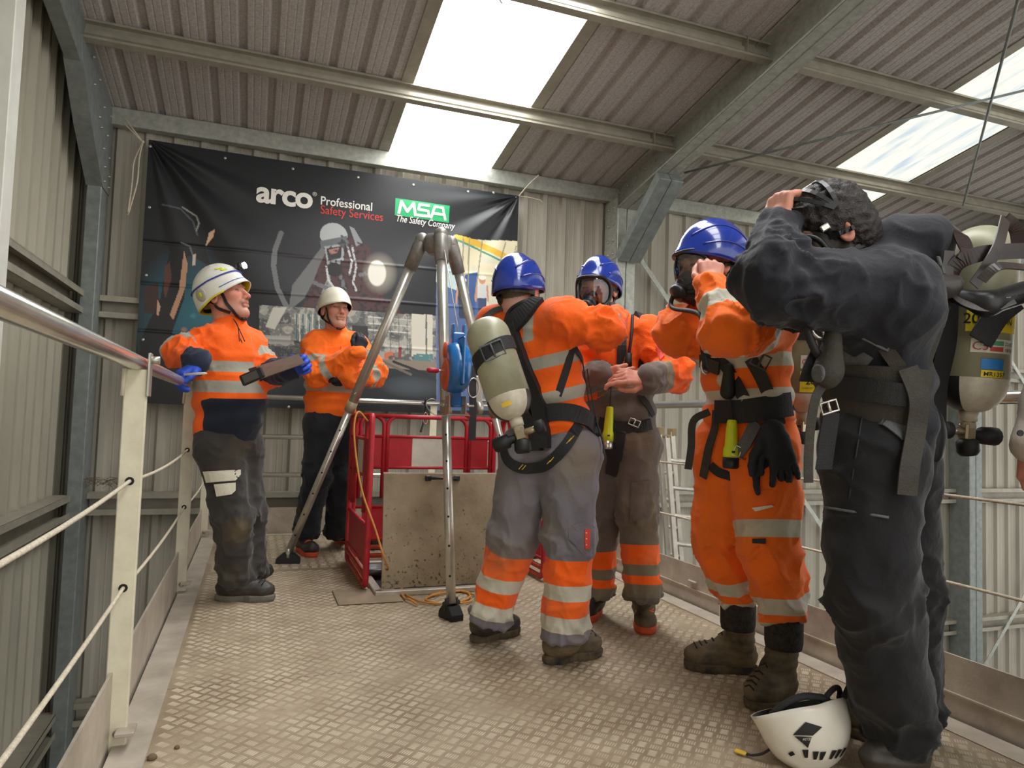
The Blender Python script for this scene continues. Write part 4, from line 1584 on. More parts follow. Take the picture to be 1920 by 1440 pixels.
def cloth_mat(name, base, layers=(), rough=.8, dirt=0.0, dirt_col='#5a4a38', bump=.25, bscale=35, var=.08, weave=600):
    """fabric; each layer (attribute, colour, roughness) covers where its attribute is above zero"""
    m = bpy.data.materials.new(name)
    m.use_nodes = True
    nt = m.node_tree
    b = nt.nodes['Principled BSDF']
    b.inputs['Sheen Weight'].default_value = .15
    b.inputs['Specular IOR Level'].default_value = .25
    tc = nt.nodes.new('ShaderNodeTexCoord')
    ns = nt.nodes.new('ShaderNodeTexNoise')
    ns.inputs['Scale'].default_value = 7
    ns.inputs['Detail'].default_value = 6
    nt.links.new(tc.outputs['Object'], ns.inputs['Vector'])
    mr = nt.nodes.new('ShaderNodeMapRange')
    mr.inputs['From Min'].default_value = .3
    mr.inputs['From Max'].default_value = .7
    mr.inputs['To Min'].default_value = 1 - var
    mr.inputs['To Max'].default_value = 1.0
    nt.links.new(ns.outputs['Fac'], mr.inputs['Value'])
    c = nt.nodes.new('ShaderNodeRGB')
    c.outputs[0].default_value = (*lin(base), 1)
    cur = c.outputs[0]
    rcur = None
    for at, colr, rg, *soft in layers:
        soft = soft[0] if soft else .0008
        a = nt.nodes.new('ShaderNodeAttribute')
        a.attribute_name = at
        g = nt.nodes.new('ShaderNodeMapRange')
        g.inputs['From Min'].default_value = -soft
        g.inputs['From Max'].default_value = soft
        nt.links.new(a.outputs['Fac'], g.inputs['Value'])
        mx = nt.nodes.new('ShaderNodeMixRGB')
        mx.inputs[2].default_value = (*lin(colr), 1)
        nt.links.new(g.outputs[0], mx.inputs[0])
        nt.links.new(cur, mx.inputs[1])
        cur = mx.outputs[0]
    mul = nt.nodes.new('ShaderNodeMixRGB')
    mul.blend_type = 'MULTIPLY'
    mul.inputs[0].default_value = 1
    nt.links.new(cur, mul.inputs[1])
    nt.links.new(mr.outputs[0], mul.inputs[2])
    cur = mul.outputs[0]
    if dirt:
        n2 = nt.nodes.new('ShaderNodeTexNoise')
        n2.inputs['Scale'].default_value = 4.5
        n2.inputs['Detail'].default_value = 9
        nt.links.new(tc.outputs['Object'], n2.inputs['Vector'])
        g = nt.nodes.new('ShaderNodeMapRange')
        g.inputs['From Min'].default_value = .5
        g.inputs['From Max'].default_value = .75
        g.inputs['To Max'].default_value = dirt
        nt.links.new(n2.outputs['Fac'], g.inputs['Value'])
        mx = nt.nodes.new('ShaderNodeMixRGB')
        mx.inputs[2].default_value = (*lin(dirt_col), 1)
        nt.links.new(g.outputs[0], mx.inputs[0])
        nt.links.new(cur, mx.inputs[1])
        cur = mx.outputs[0]
    nt.links.new(cur, b.inputs['Base Color'])
    b.inputs['Roughness'].default_value = rough
    nb = nt.nodes.new('ShaderNodeTexNoise')
    nb.inputs['Scale'].default_value = bscale
    nb.inputs['Detail'].default_value = 4
    nb.inputs['Distortion'].default_value = .6
    nt.links.new(tc.outputs['Object'], nb.inputs['Vector'])
    bp = nt.nodes.new('ShaderNodeBump')
    bp.inputs['Strength'].default_value = bump
    bp.inputs['Distance'].default_value = .012
    nt.links.new(nb.outputs['Fac'], bp.inputs['Height'])
    nt.links.new(bp.outputs['Normal'], b.inputs['Normal'])
    return m


def skin_mat(name):
    m = mat(name, '#c08a72', .5, spec=.4, bump=.06, bscale=120)
    nt = m.node_tree
    a = nt.nodes.new('ShaderNodeAttribute')
    a.attribute_name = 'tint'
    nt.links.new(a.outputs['Color'], nt.nodes['Principled BSDF'].inputs['Base Color'])
    nt.nodes['Principled BSDF'].inputs['Subsurface Weight'].default_value = .0
    return m


M_skin = skin_mat('skin')
HIVIS = (1.0, .135, .008)
ORANGE = '#ff5d10'
SILVER = '#a9a698'
SILVER_B = '#c9c5b4'


# ------------------------------------------------------------------ anatomy
def head_sdf(c, fwd, up, s=1.0, beard=0):
    R = rot3(fwd, up)
    c = V3(c)

    def L(x, y, z):
        return c + R @ (V3((x, y, z)) * s)
    S = SDF()
    S.ell(L(0, -.012, .04), V3((.077, .098, .088)) * s, R)
    S.ell(L(0, .04, -.02), V3((.062, .056, .078)) * s, R, k=.03)
    S.cap(L(0, .025, -.06), L(0, .072, -.1), .046 * s, .026 * s, k=.03)
    for e in (-1, 1):
        S.cap(L(e * .05, .0, -.05), L(e * .022, .066, -.1), .02 * s, .018 * s, k=.025)
        S.ell(L(e * .043, .062, -.012), V3((.022, .022, .02)) * s, R, k=.02)
        S.ell(L(e * .079, -.012, -.004), V3((.011, .021, .032)) * s, R, k=.008)
        S.ell(L(e * .086, -.008, -.0), V3((.006, .012, .02)) * s, R, k=.006, op='s')
    S.cap(L(-.036, .083, .03), L(.036, .083, .03), .013 * s, .013 * s, k=.015)
    for e in (-1, 1):
        S.ell(L(e * .031, .098, .009), V3((.019, .015, .012)) * s, R, k=.012, op='s')
        S.ell(L(e * .031, .079, .007), V3((.016, .013, .0115)) * s, R, k=.004)
    S.cap(L(0, .088, .018), L(0, .116, -.03), .009 * s, .0125 * s, k=.012)
    for e in (-1, 1):
        S.ell(L(e * .013, .103, -.033), V3((.009, .011, .008)) * s, R, k=.008)
    S.ell(L(0, .09, -.05), V3((.03, .014, .016)) * s, R, k=.015)
    S.cap(L(-.02, .093, -.054), L(.02, .093, -.054), .007 * s, .007 * s, k=.006)
    S.cap(L(-.018, .092, -.07), L(.018, .092, -.07), .0075 * s, .0075 * s, k=.006)
    S.cap(L(-.025, .105, -.0615), L(.025, .105, -.0615), .0035 * s, .0035 * s, k=.004, op='s')
    S.ell(L(0, .078, -.1), V3((.02, .016, .017)) * s, R, k=.012)
    return S, L, R


def head_tint(v, c, R, s, base, hair=None, hair_line=.03):
    q = ((v - c) @ R) / s
    col = np.tile(np.array(lin(base)), (len(v), 1))
    x, y, z = q[:, 0], q[:, 1], q[:, 2]
    red = np.exp(-((z + .015) / .03) ** 2) * np.exp(-((np.abs(x) - .045) / .03) ** 2) * (y > .02) + np.exp(-((z + .025) / .025) ** 2 - (x / .02) ** 2) * (y > .08) + .8 * np.exp(-((np.abs(x) - .082) / .012) ** 2) * np.exp(-(z / .04) ** 2)
    col = col * (1 - np.clip(red, 0, 1)[:, None] * np.array([.02, .22, .25]))
    lips = np.exp(-((z + .0625) / .011) ** 2) * (np.abs(x) < .026) * (y > .07)
    col = col * (1 - lips[:, None] * np.array([.08, .22, .2]))
    mouth = np.exp(-((z + .0615) / .003) ** 2) * (np.abs(x) < .026) * (y > .07)
    col = col * (1 - .45 * mouth[:, None])
    brow = np.exp(-((z - .034 - .1 * (np.abs(x) - .03) * -1) / .006) ** 2) * (np.abs(np.abs(x) - .032) < .022) * (y > .06)
    col = col * (1 - .55 * brow[:, None])
    eye = np.exp(-((z - .006) / .0038) ** 2) * (np.abs(np.abs(x) - .031) < .014) * (y > .07)
    col = col * (1 - .85 * eye[:, None])
    stub = np.clip((-.03 - z) / .04, 0, 1) * (y > .0)
    col = col * (1 - .12 * stub[:, None])
    nos = np.exp(-((z + .043) / .004) ** 2 - ((np.abs(x) - .009) / .004) ** 2) * (y > .09)
    col = col * (1 - .8 * nos[:, None])
    if hair is not None:
        hm = (z > hair_line - .55 * (-y) * (y < 0) * 1.2) & ~((y > .055) & (z < .075)) & (np.abs(x) < .0745)
        col[hm] = np.array(lin(hair))
    return col


def hand_caps(S, wrist, fwd, palm, side, curl=(.5, .6, .6, .7), thumb=.5, s=1.0, fat=1.0, spread=.12):
    """hand from the wrist: fwd along the fingers, palm: direction the palm faces, side=+1 when the thumb lies at fwd x palm"""
    fwd = unit(fwd)
    palm = unit(V3(palm) - fwd * (V3(palm) @ fwd))
    lat = np.cross(fwd, palm) * side              # towards the thumb
    W = V3(wrist)
    kn = []
    for i, (o, ln) in enumerate(((.030, .088), (.010, .092), (-.010, .088), (-.028, .080))):
        K = W + (fwd * ln + lat * o) * s
        S.cap(W + (fwd * .012 + lat * o * .7) * s, K, .0135 * s * fat, .0125 * s * fat, k=.012)
        kn.append(K)
    S.cap(W - fwd * .02 * s, W + fwd * .03 * s, .024 * s * fat, .026 * s * fat, n=palm, s=.75, k=.015)
    lens = ((.043, .026, .022), (.048, .030, .024), (.044, .028, .023), (.034, .021, .020))
    for i in range(4):
        p, d = kn[i], fwd + lat * spread * (1.5 - i) / 1.5
        d = unit(d)
        a = 0
        for j, ln in enumerate(lens[i]):
            a += curl[i] * (1.0, 1.25, .8)[j]
            dd = unit(d * math.cos(a) + palm * math.sin(a))
            q = p + dd * ln * s
            r0, r1 = (.0098, .0088, .0080)[j] * s * fat, (.0088, .0080, .0068)[j] * s * fat
            S.cap(p, q, r0, r1, k=.004)
            p = q
    tb = W + (fwd * .025 + lat * .028 + palm * .008) * s
    d0 = unit(fwd * .7 + lat * (.75 - thumb * .4) + palm * .35 * thumb)
    p1 = tb + d0 * .04 * s
    d1 = unit(fwd * .85 + lat * (.45 - thumb * .8) + palm * .5 * thumb)
    p2 = p1 + d1 * .032 * s
    d2 = unit(fwd * .9 + lat * (.3 - thumb * 1.0) + palm * .55 * thumb)
    p3 = p2 + d2 * .025 * s
    S.cap(W + (fwd * .012 + lat * .012) * s, tb, .016 * s * fat, .016 * s * fat, k=.012)
    S.cap(tb, p1, .0145 * s * fat, .0115 * s * fat, k=.008)
    S.cap(p1, p2, .0108 * s * fat, .0098 * s * fat, k=.004)
    S.cap(p2, p3, .0096 * s * fat, .0078 * s * fat, k=.004)
    return S


def join_meshes(parts):
    V, F, C, o = [], [], [], 0
    for v, f, c in parts:
        V.append(v)
        F.append(f + o)
        C.append(c)
        o += len(v)
    return np.concatenate(V), np.concatenate(F), np.concatenate(C)


def seg_param(v, a, b):
    a, b = V3(a), V3(b)
    L = np.linalg.norm(b - a)
    s = (v - a) @ ((b - a) / L)
    r_ = np.linalg.norm(v - a - np.clip(s, 0, L)[:, None] * ((b - a) / L), axis=1)
    return s, r_, L


class Person:
    """J: world joints; builds body, jacket, trousers and boots under one top-level mesh"""

    def __init__(self, label, J, front, hf, hu, skin='#c48c74', hair='#3a3028', hs=1.0, bulk=1.0, head_h=.004, hands=(), gaunt=None, hair_line=.03, body_shrink=.03):
        self.J = J = {k: V3(p) for k, p in J.items()}
        self.front = unit(front)
        self.bulk = bulk
        self.hs = hs
        parts = []
        S, L, R = head_sdf(J['head'], hf, hu, hs)
        S.cap(L(0, -.02, -.06), J['neck'] - (0, 0, .03), .056 * hs, .062 * hs, k=.03)
        self.L, self.R = L, R
        self.headS = S
        v, f = S.mesh(head_h)
        parts.append((v, f, head_tint(v, J['head'], R, hs, skin, hair, hair_line)))
        for h in hands:
            H = SDF()
            hand_caps(H, *h[0], **h[1])
            v, f = H.mesh(.0035)
            c = np.tile(np.array(lin(skin)), (len(v), 1)) * (1 + .10 * vnoise(v * 60)[:, None]) * np.array([1.0, .93, .92])
            parts.append((v, f, c))
        B = SDF()
        q = body_shrink
        self.torso(B, -q)
        for s in 'lr':
            B.cap(J['s' + s], J['e' + s], .075 - q, .06 - q, k=.03)
            B.cap(J['e' + s], J['w' + s], .058 - q, .048 - q * .8, k=.02)
            B.cap(J['h' + s], J['k' + s], .09 - q, .07 - q, k=.04)
            B.cap(J['k' + s], J['a' + s], .068 - q, .058 - q * .6, k=.02)
        B.cap(J['neck'] - (0, 0, .05), J['neck'] + (0, 0, .02), .05, .05, k=.03)
        v, f = B.mesh(.02)
        parts.append((v, f, np.tile(np.array(lin(skin)), (len(v), 1))))
        v, f, c = join_meshes(parts)
        self.o = np_mesh('person', v, f, M_skin, None, col=c, label=label, cat='person')

    def torso(self, S, g=0.0, hem=None, belly=0.0):
        J, fr, b = self.J, self.front, self.bulk
        pel, nk = J['pelvis'], J['neck']
        sx = unit(J['sr'] - J['sl'])
        wa = pel * .62 + nk * .38
        ch = pel * .30 + nk * .70 + fr * .01
        # flatten along the body's own front
        up = unit(nk - pel)
        n = unit(fr - up * (fr @ up))
        self.tn, self.tup = n, up
        S.cap(pel, wa, .178 * b + g, .166 * b + g, n=n, s=.74, k=.05)
        S.cap(wa, ch, .166 * b + g, .188 * b + g, n=n, s=.70, k=.05)
        S.cap(ch, pel * .2 + nk * .8, .178 * b + g, .105 * b + g, n=n, s=.68, k=.05)
        if belly:
            S.ell(pel * .72 + nk * .28 + n * .06, (.15 + g, .15 + g, .19 + g), k=.08)
        return S

    def jacket(self, m, bands_arm=(), bands_torso=(), dark=None, hem=-.04, arm_r=(.088, .07, .054), collar=.0, h=.009, belly=0.0, hood=False, seed=0.0, name='jacket', cuffs=None, extra=None, amp=.009, layers_fn=None, k_arm=.045, collar_r=.072):
        J = self.J
        S = SDF()
        self.torso(S, .006, belly=belly)
        up = self.tup
        S.cap(J['sl'] * .8 + J['sr'] * .2, J['sr'] * .8 + J['sl'] * .2, .074, .074, n=self.tn, s=.9, k=.05)
        if hem is not None:
            S.cut(J['pelvis'] + up * hem, -up)
        self.bS = SDF()
        self.bS.ops = list(S.ops)
        for s in 'lr':
            S.cap(J['s' + s], J['e' + s], arm_r[0], arm_r[1], k=k_arm)
            S.cap(J['e' + s], J['w' + s], arm_r[1] * 1.02, arm_r[2], k=.03)
            if cuffs:
                d = unit(J['w' + s] - J['e' + s])
                S.cap(J['w' + s] - d * .05, J['w' + s], cuffs, cuffs, k=.012)
            else:
                d = unit(J['w' + s] - J['e' + s])
                S.cap(J['w' + s] - d * .012, J['w' + s] - d * .008, arm_r[2] + .004, arm_r[2] + .004, k=.006)
        if collar:
            a, b_ = J['neck'] - up * .03, J['neck'] + up * collar
            S.cap(a, b_, collar_r + .012, collar_r, k=.03)
            S.cap(J['neck'] + up * (collar + .02), J['neck'] + up * (collar + .12), collar_r * .86, collar_r * .86, k=.006, op='s')
        if hood:
            bk = J['neck'] - self.tn * .07 + up * .0
            S.ell(bk - up * .045, (.095, .06, .06), rot3(self.tn, up), k=.04)
            sx = unit(J['sr'] - J['sl'])
            for e in (-1, 1):
                S.cap(bk + sx * e * .06 - up * .02, J['neck'] + sx * e * .06 + self.tn * .05 - up * .045, .034, .024, k=.025)
        if extra:
            extra(S)
        self.jS = S
        v, f = S.mesh(h)
        bones = []
        for s in 'lr':
            bones.append((J['s' + s], J['e' + s], .35, 1.0, 17, amp * 1.3))
            bones.append((J['e' + s], J['w' + s], 1.0, .5, 19, amp * 1.2))
        v = folds(v, f, bones, amp, amp * .75, seed=seed)
        tw = [(J['pelvis'], J['pelvis'] * .5 + J['neck'] * .5, .6, .4, 9, amp)]
        # slack cloth above the hem
        n_ = mesh_normals(v, f)
        s, r_, _l = seg_param(v, J['pelvis'], J['neck'])
        w = np.exp(-((s - .1) / .1) ** 2)
        v = v + n_ * (amp * 1.0 * w * np.sin(s * 55 + 2.5 * vnoise(v * 4 + seed)))[:, None]
        at = self.arm_attr(v, bands_arm, bands_torso)
        if layers_fn:
            at.update(layers_fn(self, v))
        self.j = np_mesh(name, v, f, m, self.o, attrs=at)
        return self.j

    def arm_attr(self, v, bands_arm, bands_torso):
        J = self.J
        best = np.full(len(v), 9.0)
        sa = np.full(len(v), -1.0)
        for s in 'lr':
            s1, r1, L1 = seg_param(v, J['s' + s], J['e' + s])
            s2, r2, L2 = seg_param(v, J['e' + s], J['w' + s])
            # blend the two at the elbow so that bands bend round it
            arc = np.where(r1 < r2, np.minimum(s1, L1 + .03), L1 + np.maximum(s2, -.03))
            r_ = np.minimum(r1, r2)
            ok = r_ < best
            sa = np.where(ok, arc, sa)
            best = np.minimum(best, r_)
        st, rt, Lt = seg_param(v, J['pelvis'], J['neck'])
        arm = best - .098
        # torso verts close to the shoulder joint belong to the torso
        isarm = (best < .105) & (sa > .03)
        refl = np.full(len(v), -1.0)
        for a, b in bands_arm:
            val = np.minimum(sa - a, b - sa)
            refl = np.where(isarm, np.maximum(refl, val), refl)
        for a, b in bands_torso:
            val = np.minimum(st - a, b - st)
            refl = np.where(~isarm, np.maximum(refl, val), refl)
        self.isarm, self.sa, self.st = isarm, sa, st
        return {'refl': refl}

    def trousers(self, m, h=.009, r=(.108, .083, .078), waist=.03, attr_fn=None, seed=2.0, amp=.010, bunch=1.0, flare=.0, name='trousers', extra=None, seat=1.0):
        J = self.J
        S = SDF()
        up = self.tup
        n = self.tn
        hc = (J['hl'] + J['hr']) / 2
        S.cap(J['pelvis'] + up * waist, J['pelvis'] - up * .05, .150 * self.bulk, .165 * self.bulk, n=n, s=.76, k=.05)
        S.cap(J['hl'], J['hr'], .112 * seat, .112 * seat, k=.05)
        S.cut(J['pelvis'] + up * waist, up)
        for s in 'lr':
            a = J['a' + s]
            d = unit(a - J['k' + s])
            S.cap(J['h' + s], J['k' + s], r[0], r[1], k=.05)
            S.cap(J['k' + s], a, r[1] * 1.0, r[2] + flare, k=.035)
        if extra:
            extra(S)
        self.tS = S
        v, f = S.mesh(h)
        # open, flat trouser ends
        bones = []
        for s in 'lr':
            bones.append((J['h' + s], J['k' + s], .5, .9, 12, amp))
            bones.append((J['k' + s], J['a' + s], .8, bunch, 15, amp * 1.15))
        for s in 'lr':
            a, k_ = J['a' + s], J['k' + s]
            d = unit(a - k_)
            t = (v - a) @ d
            rr = np.linalg.norm(v - a - t[:, None] * d, axis=1)
            mm = (t > 0) & (rr < .13)
            v[mm] -= d * (t[mm] * .8)[:, None]
        v = folds(v, f, bones, amp, amp * .8, seed=seed)
        at = {}
        leg, arc, _ = self.leg_arc(v)
        if attr_fn:
            at = attr_fn(self, v, leg, arc)
        self.t = np_mesh(name, v, f, m, self.o, attrs=at)
        return self.t

    def leg_arc(self, v):
        """which leg a vertex is on (0 left, 1 right) and how far above (-) or below (+) the knee"""
        J = self.J
        best = np.full(len(v), 9.0)
        arc = np.zeros(len(v))
        leg = np.zeros(len(v), int)
        for i, s in enumerate('lr'):
            s1, r1, L1 = seg_param(v, J['h' + s], J['k' + s])
            s2, r2, L2 = seg_param(v, J['k' + s], J['a' + s])
            a = np.where(r1 < r2, s1 - L1, np.maximum(s2, s1 - L1))
            r_ = np.minimum(r1, r2)
            ok = r_ < best
            arc = np.where(ok, a, arc)
            leg = np.where(ok, i, leg)
            best = np.minimum(best, r_)
        return leg, arc, best

    def boot(self, heel, toe, top, m, m_sole, r_top=.058, s=1.0, laces=None, shaft=True):
        """boot whose sole lies on the deck from heel to toe (floor points); top: where the shaft ends"""
        heel, toe, top = V3(heel), V3(toe), V3(top)
        d = toe - heel
        d[2] = 0
        Lb = np.linalg.norm(d)
        d = d / Lb
        side = np.cross(d, (0, 0, 1))
        z = V3((0, 0, 1))
        S = SDF()
        S.cap(heel + d * .045 + z * .062, heel + d * .11 + z * .062, .043 * s, .041 * s, k=.03)
        S.cap(heel + d * .10 + z * .06, heel + d * (Lb - .07) + z * .052, .04 * s, .044 * s, k=.03)
        S.ell(heel + d * (Lb - .062) + z * .055, V3((.051, .064, .044)) * s, rot3(d, z), k=.025)
        S.cap(heel + d * .06 + z * .08, top, .05 * s, r_top, k=.035)
        S.cap(heel + d * .10 + z * .12, heel + d * .17 + z * .075, .04 * s, .036 * s, k=.03)
        S.cut(heel + z * .022, -z)
        v, f = S.mesh(.0065)
        v = v + mesh_normals(v, f) * (.0025 * vnoise(v * 25) + .0018 * np.sin(v[:, 2] * 190 + 2 * vnoise(v * 12)) * (v[:, 2] > .07))[:, None]
        o = np_mesh('boot', v, f, m, self.o)
        # sole: outline of the foot, cleated
        out = []
        for k in range(28):
            t = k / 28 * 2 * PI
            u = -math.cos(t)
            x = Lb / 2 * (1 + u)
            w = (.049 if u > .2 else .040) * (1 - abs(u) ** 5 * .75) * s + (.0 if u < 0 else .004)
            if abs(u + .15) < .25:
                w *= .93
            out.append((x, w * math.copysign(1, math.sin(t)) if abs(math.sin(t)) > 1e-6 else 0))
        b = MB()
        v_ = []
        for zz, sc in ((.0, .97), (.012, 1.03), (.03, 1.04), (.036, .98)):
            for a, w in out:
                v_.append(heel + d * ((a - Lb / 2) * sc + Lb / 2) + side * w * sc + z * zz)
        n = len(out)
        ff = [tuple(range(n)), tuple(range(4 * n - 1, 3 * n - 1, -1))]
        for j in range(3):
            ff += [(j * n + k, j * n + n + k, j * n + n + (k + 1) % n, j * n + (k + 1) % n) for k in range(n)]
        b.add(v_, ff)
        b.build('sole', m_sole, o)
        if laces:
            lb = MB()
            for k in range(5):
                t = k / 4
                c = (heel + d * .185 + z * .082) * (1 - t) + (heel + d * .118 + z * .165) * t
                q = S.project([c + side * .028 * e + d * .05 for e in (-1, 1)], .001)
                q2 = S.project([c + side * .0 + d * .06 + z * .02], .003)
                lb.tube([q[0], q2[0], q[1]], .003, 6)
            lb.build('laces', laces, o)
        return o


def strap(S, pts, w, m, parent, name='strap', off=.004, t=.004, k=8, proj=True, free=()):
    """webbing laid over the surface of S through the guide points"""
    q = np.array(spline(pts, k))
    if proj:
        q2 = S.project(q, off)
        for i in range(len(q)):
            if i in free:
                q2[i] = q[i]
        # relax so that the strap bridges hollows
        for _ in range(2):
            q2[1:-1] = q2[1:-1] * .5 + (q2[:-2] + q2[2:]) * .25
        d = S.eval(q2)
        g = S.grad(q2)
        q2 = q2 + g * np.maximum(off - d, 0)[:, None]
        n = g
    else:
        q2, n = q, np.tile(-_f, (len(q), 1))
    return MB().ribbon(list(q2), list(n), w, t).build(name, m, parent)


# ------------------------------------------------------------------ helmets
def helmet(pers, m, kind='vented', m_in=None, tilt=0.0, sc=1.0, m_strap=None, up_off=.0):
    """shell worn on the head frame of a person; returns the shell part"""
    L, R = pers.L, pers.R
    hs = pers.hs
    nu, nv = 48, 16
    ct, st = math.cos(tilt), math.sin(tilt)

    def W(x, y, z):
        y2, z2 = y * ct - z * st, y * st + z * ct
        return L(x, y2, z2 + up_off)

    def point(az, t, off=0.0):
        # az 0 = front, t 0 = rim, 1 = crown
        ca, sa = math.cos(az), math.sin(az)
        a, b, hgt = .098 * sc + off, .124 * sc + off, .128 * sc + off
        back = max(0, -ca)
        side_ = abs(sa)
        if kind == 'cap':
            rim = .02 - .035 * back - .012 * side_
        elif kind == 'deep':
            rim = .018 - .060 * back - .035 * side_ ** 2
        else:
            rim = .030 - .052 * back - .026 * side_ ** 2
        rim += .02 * max(0, ca) ** .7
        zc = .03
        zr = rim - zc
        # ellipsoid direction: from rim height to the crown
        z = zr + (hgt - zr) * math.sin(t * PI / 2)
        zz = max(min(z / hgt, 1), -1)
        rr = math.sqrt(max(0, 1 - zz * zz)) if z > 0 else 1.0 - .1 * (z / .1) ** 2
        x, y = a * rr * sa, b * rr * ca - .012
        if t < .2:                                    # brim
            q = 1 - t / .2
            fr_ = max(0, ca)
            ext = {'cap': .034, 'deep': .022, 'vented': .016}[kind] * fr_ ** 1.5 * q ** 1.6
            y += ext
            x *= 1 + .03 * q * side_
            z -= .004 * fr_ * q
        if kind == 'vented' and t > .15:              # raised central rib and side steps
            rib = max(0, 1 - abs(sa) / .5) if ca < .3 else max(0, 1 - abs(sa) / .45)
            z += .006 * min(1, max(0, (t - .2) * 3)) * (1 if abs(x) < .03 else max(0, 1 - (abs(x) - .03) / .012))
        if kind == 'deep' and abs(x) < .045 and t > .3:
            z += .005
        return W(x, y, z + zc)
    v, f = [], []
    for off in (0.0, -.005):
        for j in range(nv + 1):
            for k in range(nu):
                v.append(point(2 * PI * k / nu, j / nv, off))
    n1 = (nv + 1) * nu
    fo, fi, fr = [], [], []
    for j in range(nv):
        for k in range(nu):
            k2 = (k + 1) % nu
            fo.append((j * nu + k, j * nu + k2, j * nu + nu + k2, j * nu + nu + k))
            fi.append(tuple(n1 + i for i in (j * nu + nu + k, j * nu + nu + k2, j * nu + k2, j * nu + k)))
    for k in range(nu):
        k2 = (k + 1) % nu
        fr.append((k, n1 + k, n1 + k2, k2))
    hel = MB()
    hel.add(v, fo + fr, True)
    shell = hel.build('helmet', m, pers.o)
    inn = MB().add(v[n1:], [tuple(i - n1 for i in q) for q in fi], True)
    inn.build('helmet_lining', m_in or M_black_plastic, shell)
    pers.hpoint = point
    if kind == 'vented':
        for e in (-1, 1):
            MB().tube([point(e * a, .30 + .28 * math.sin((a - .5) / 2.2 * PI), .0005) for a in np.linspace(.5, 2.7, 18)], .0042, 6).build('shell_ridge', m, shell)
            MB().tube([point(e * a, .16 + .10 * math.sin((a - .9) / 1.6 * PI), .0005) for a in np.linspace(.9, 2.5, 14)], .0035, 6).build('shell_ridge', m, shell)
    # chin straps
    ms = m_strap or M_black_plastic
    HS = pers.headS
    for e in (-1, 1):
        a, b = L(e * .081, .028, .012), L(e * .02, .065, -.125)
        c = L(e * .076, -.05, -.01)
        strap(HS, [a, L(e * .075, .035, -.04), L(e * .05, .05, -.09), L(e * .012, .062, -.125)], .016, ms, shell, 'chin_strap', .004, .003)
        strap(HS, [c, L(e * .075, -.01, -.06), L(e * .055, .035, -.095)], .016, ms, shell, 'chin_strap', .004, .003)
    MB().box(L(0, .066, -.129), (.04, .022, .018), R[:, 0], R[:, 1], R[:, 2], bev=.005).build('chin_buckle', ms, shell)
    # head band behind
    band = [L(.083 * math.sin(a) * 1.0, -.012 + .105 * -math.cos(a), -.012 - .02 * math.cos(a)) for a in np.linspace(-1.5, 1.5, 15)]
    MB().ribbon(band, [unit(b_ - L(0, 0, 0)) for b_ in band], .022, .004).build('nape_band', ms, shell)
    return shell


# ------------------------------------------------------------------ things laid on people
class USDF(SDF):
    def __init__(self, *s):
        self.s = s

    def eval(self, p):
        return np.min([q.eval(p) for q in self.s], 0)


def hit(S, px, py, D0, span=.7, near=None):
    """where the sight line through a photo pixel first meets the surface of S"""
    d = ray(px, py)
    t = D0 - span
    best, bt = 9, D0
    for _ in range(90):
        p = CAM + d * t
        e = float(S.eval(p)[0])
        if e < best:
            best, bt = e, t
        if e < .0008:
            return p
        t += max(e * .75, .0015)
        if t > D0 + span:
            break
    return S.project([CAM + d * bt], 0.0, 10)[0]


def strap_px(S, D0, pts, w, m, parent, name='strap', off=.005, t=.004, k=7):
    g = [hit(S, *q, D0) if len(q) == 2 else P(*q) for q in pts]
    return strap(S, g, w, m, parent, name, off, t, k)


def patch_px(S, D0, pts, m, parent, name, off=.003, sub=5, rings=4, rim=True):
    """thin piece of cloth or sticker lying on S, its outline given in photo pixels"""
    c = np.mean(pts, 0)
    out = []
    n = len(pts)
    for i in range(n):
        for j in range(sub):
            t = j / sub
            out.append(np.array(pts[i]) * (1 - t) + np.array(pts[(i + 1) % n]) * t)
    V, m_ = [], len(out)
    for r_ in range(rings):
        s = 1 - r_ / rings
        for q in out:
            V.append(hit(S, *(c + (q - c) * s), D0))
    V.append(hit(S, *c, D0))
    V = np.array(V)
    g = S.grad(V)
    top = V + g * off
    skirt = V[:m_] - g[:m_] * .002
    vv = list(top) + list(skirt)
    ff = []
    for r_ in range(rings - 1):
        ff += [(r_ * m_ + k, r_ * m_ + (k + 1) % m_, r_ * m_ + m_ + (k + 1) % m_, r_ * m_ + m_ + k) for k in range(m_)]
    ff += [((rings - 1) * m_ + k, (rings - 1) * m_ + (k + 1) % m_, rings * m_) for k in range(m_)]
    o = rings * m_ + 1
    ff += [(o + k, o + (k + 1) % m_, (k + 1) % m_, k) for k in range(m_)]
    return MB().add(vv, ff, False).build(name, m, parent)


M_web = mat('black_webbing', '#1f2022', .7, var=.25, vscale=60, bump=.3, bscale=250)
M_web_grey = mat('grey_webbing', '#5c5d5e', .7, var=.2, vscale=60, bump=.3, bscale=250)
M_web_olive = mat('faded_black_webbing', '#38352d', .75, var=.2, vscale=50, bump=.3, bscale=250)
M_steel = mat('bright_steel', '#d5d3cb', .25, .85)
M_thread = mat('yellow_stitching', '#d9b437', .7)
M_mask = mat('black_mask_rubber', '#161719', .38, var=.2, vscale=30)


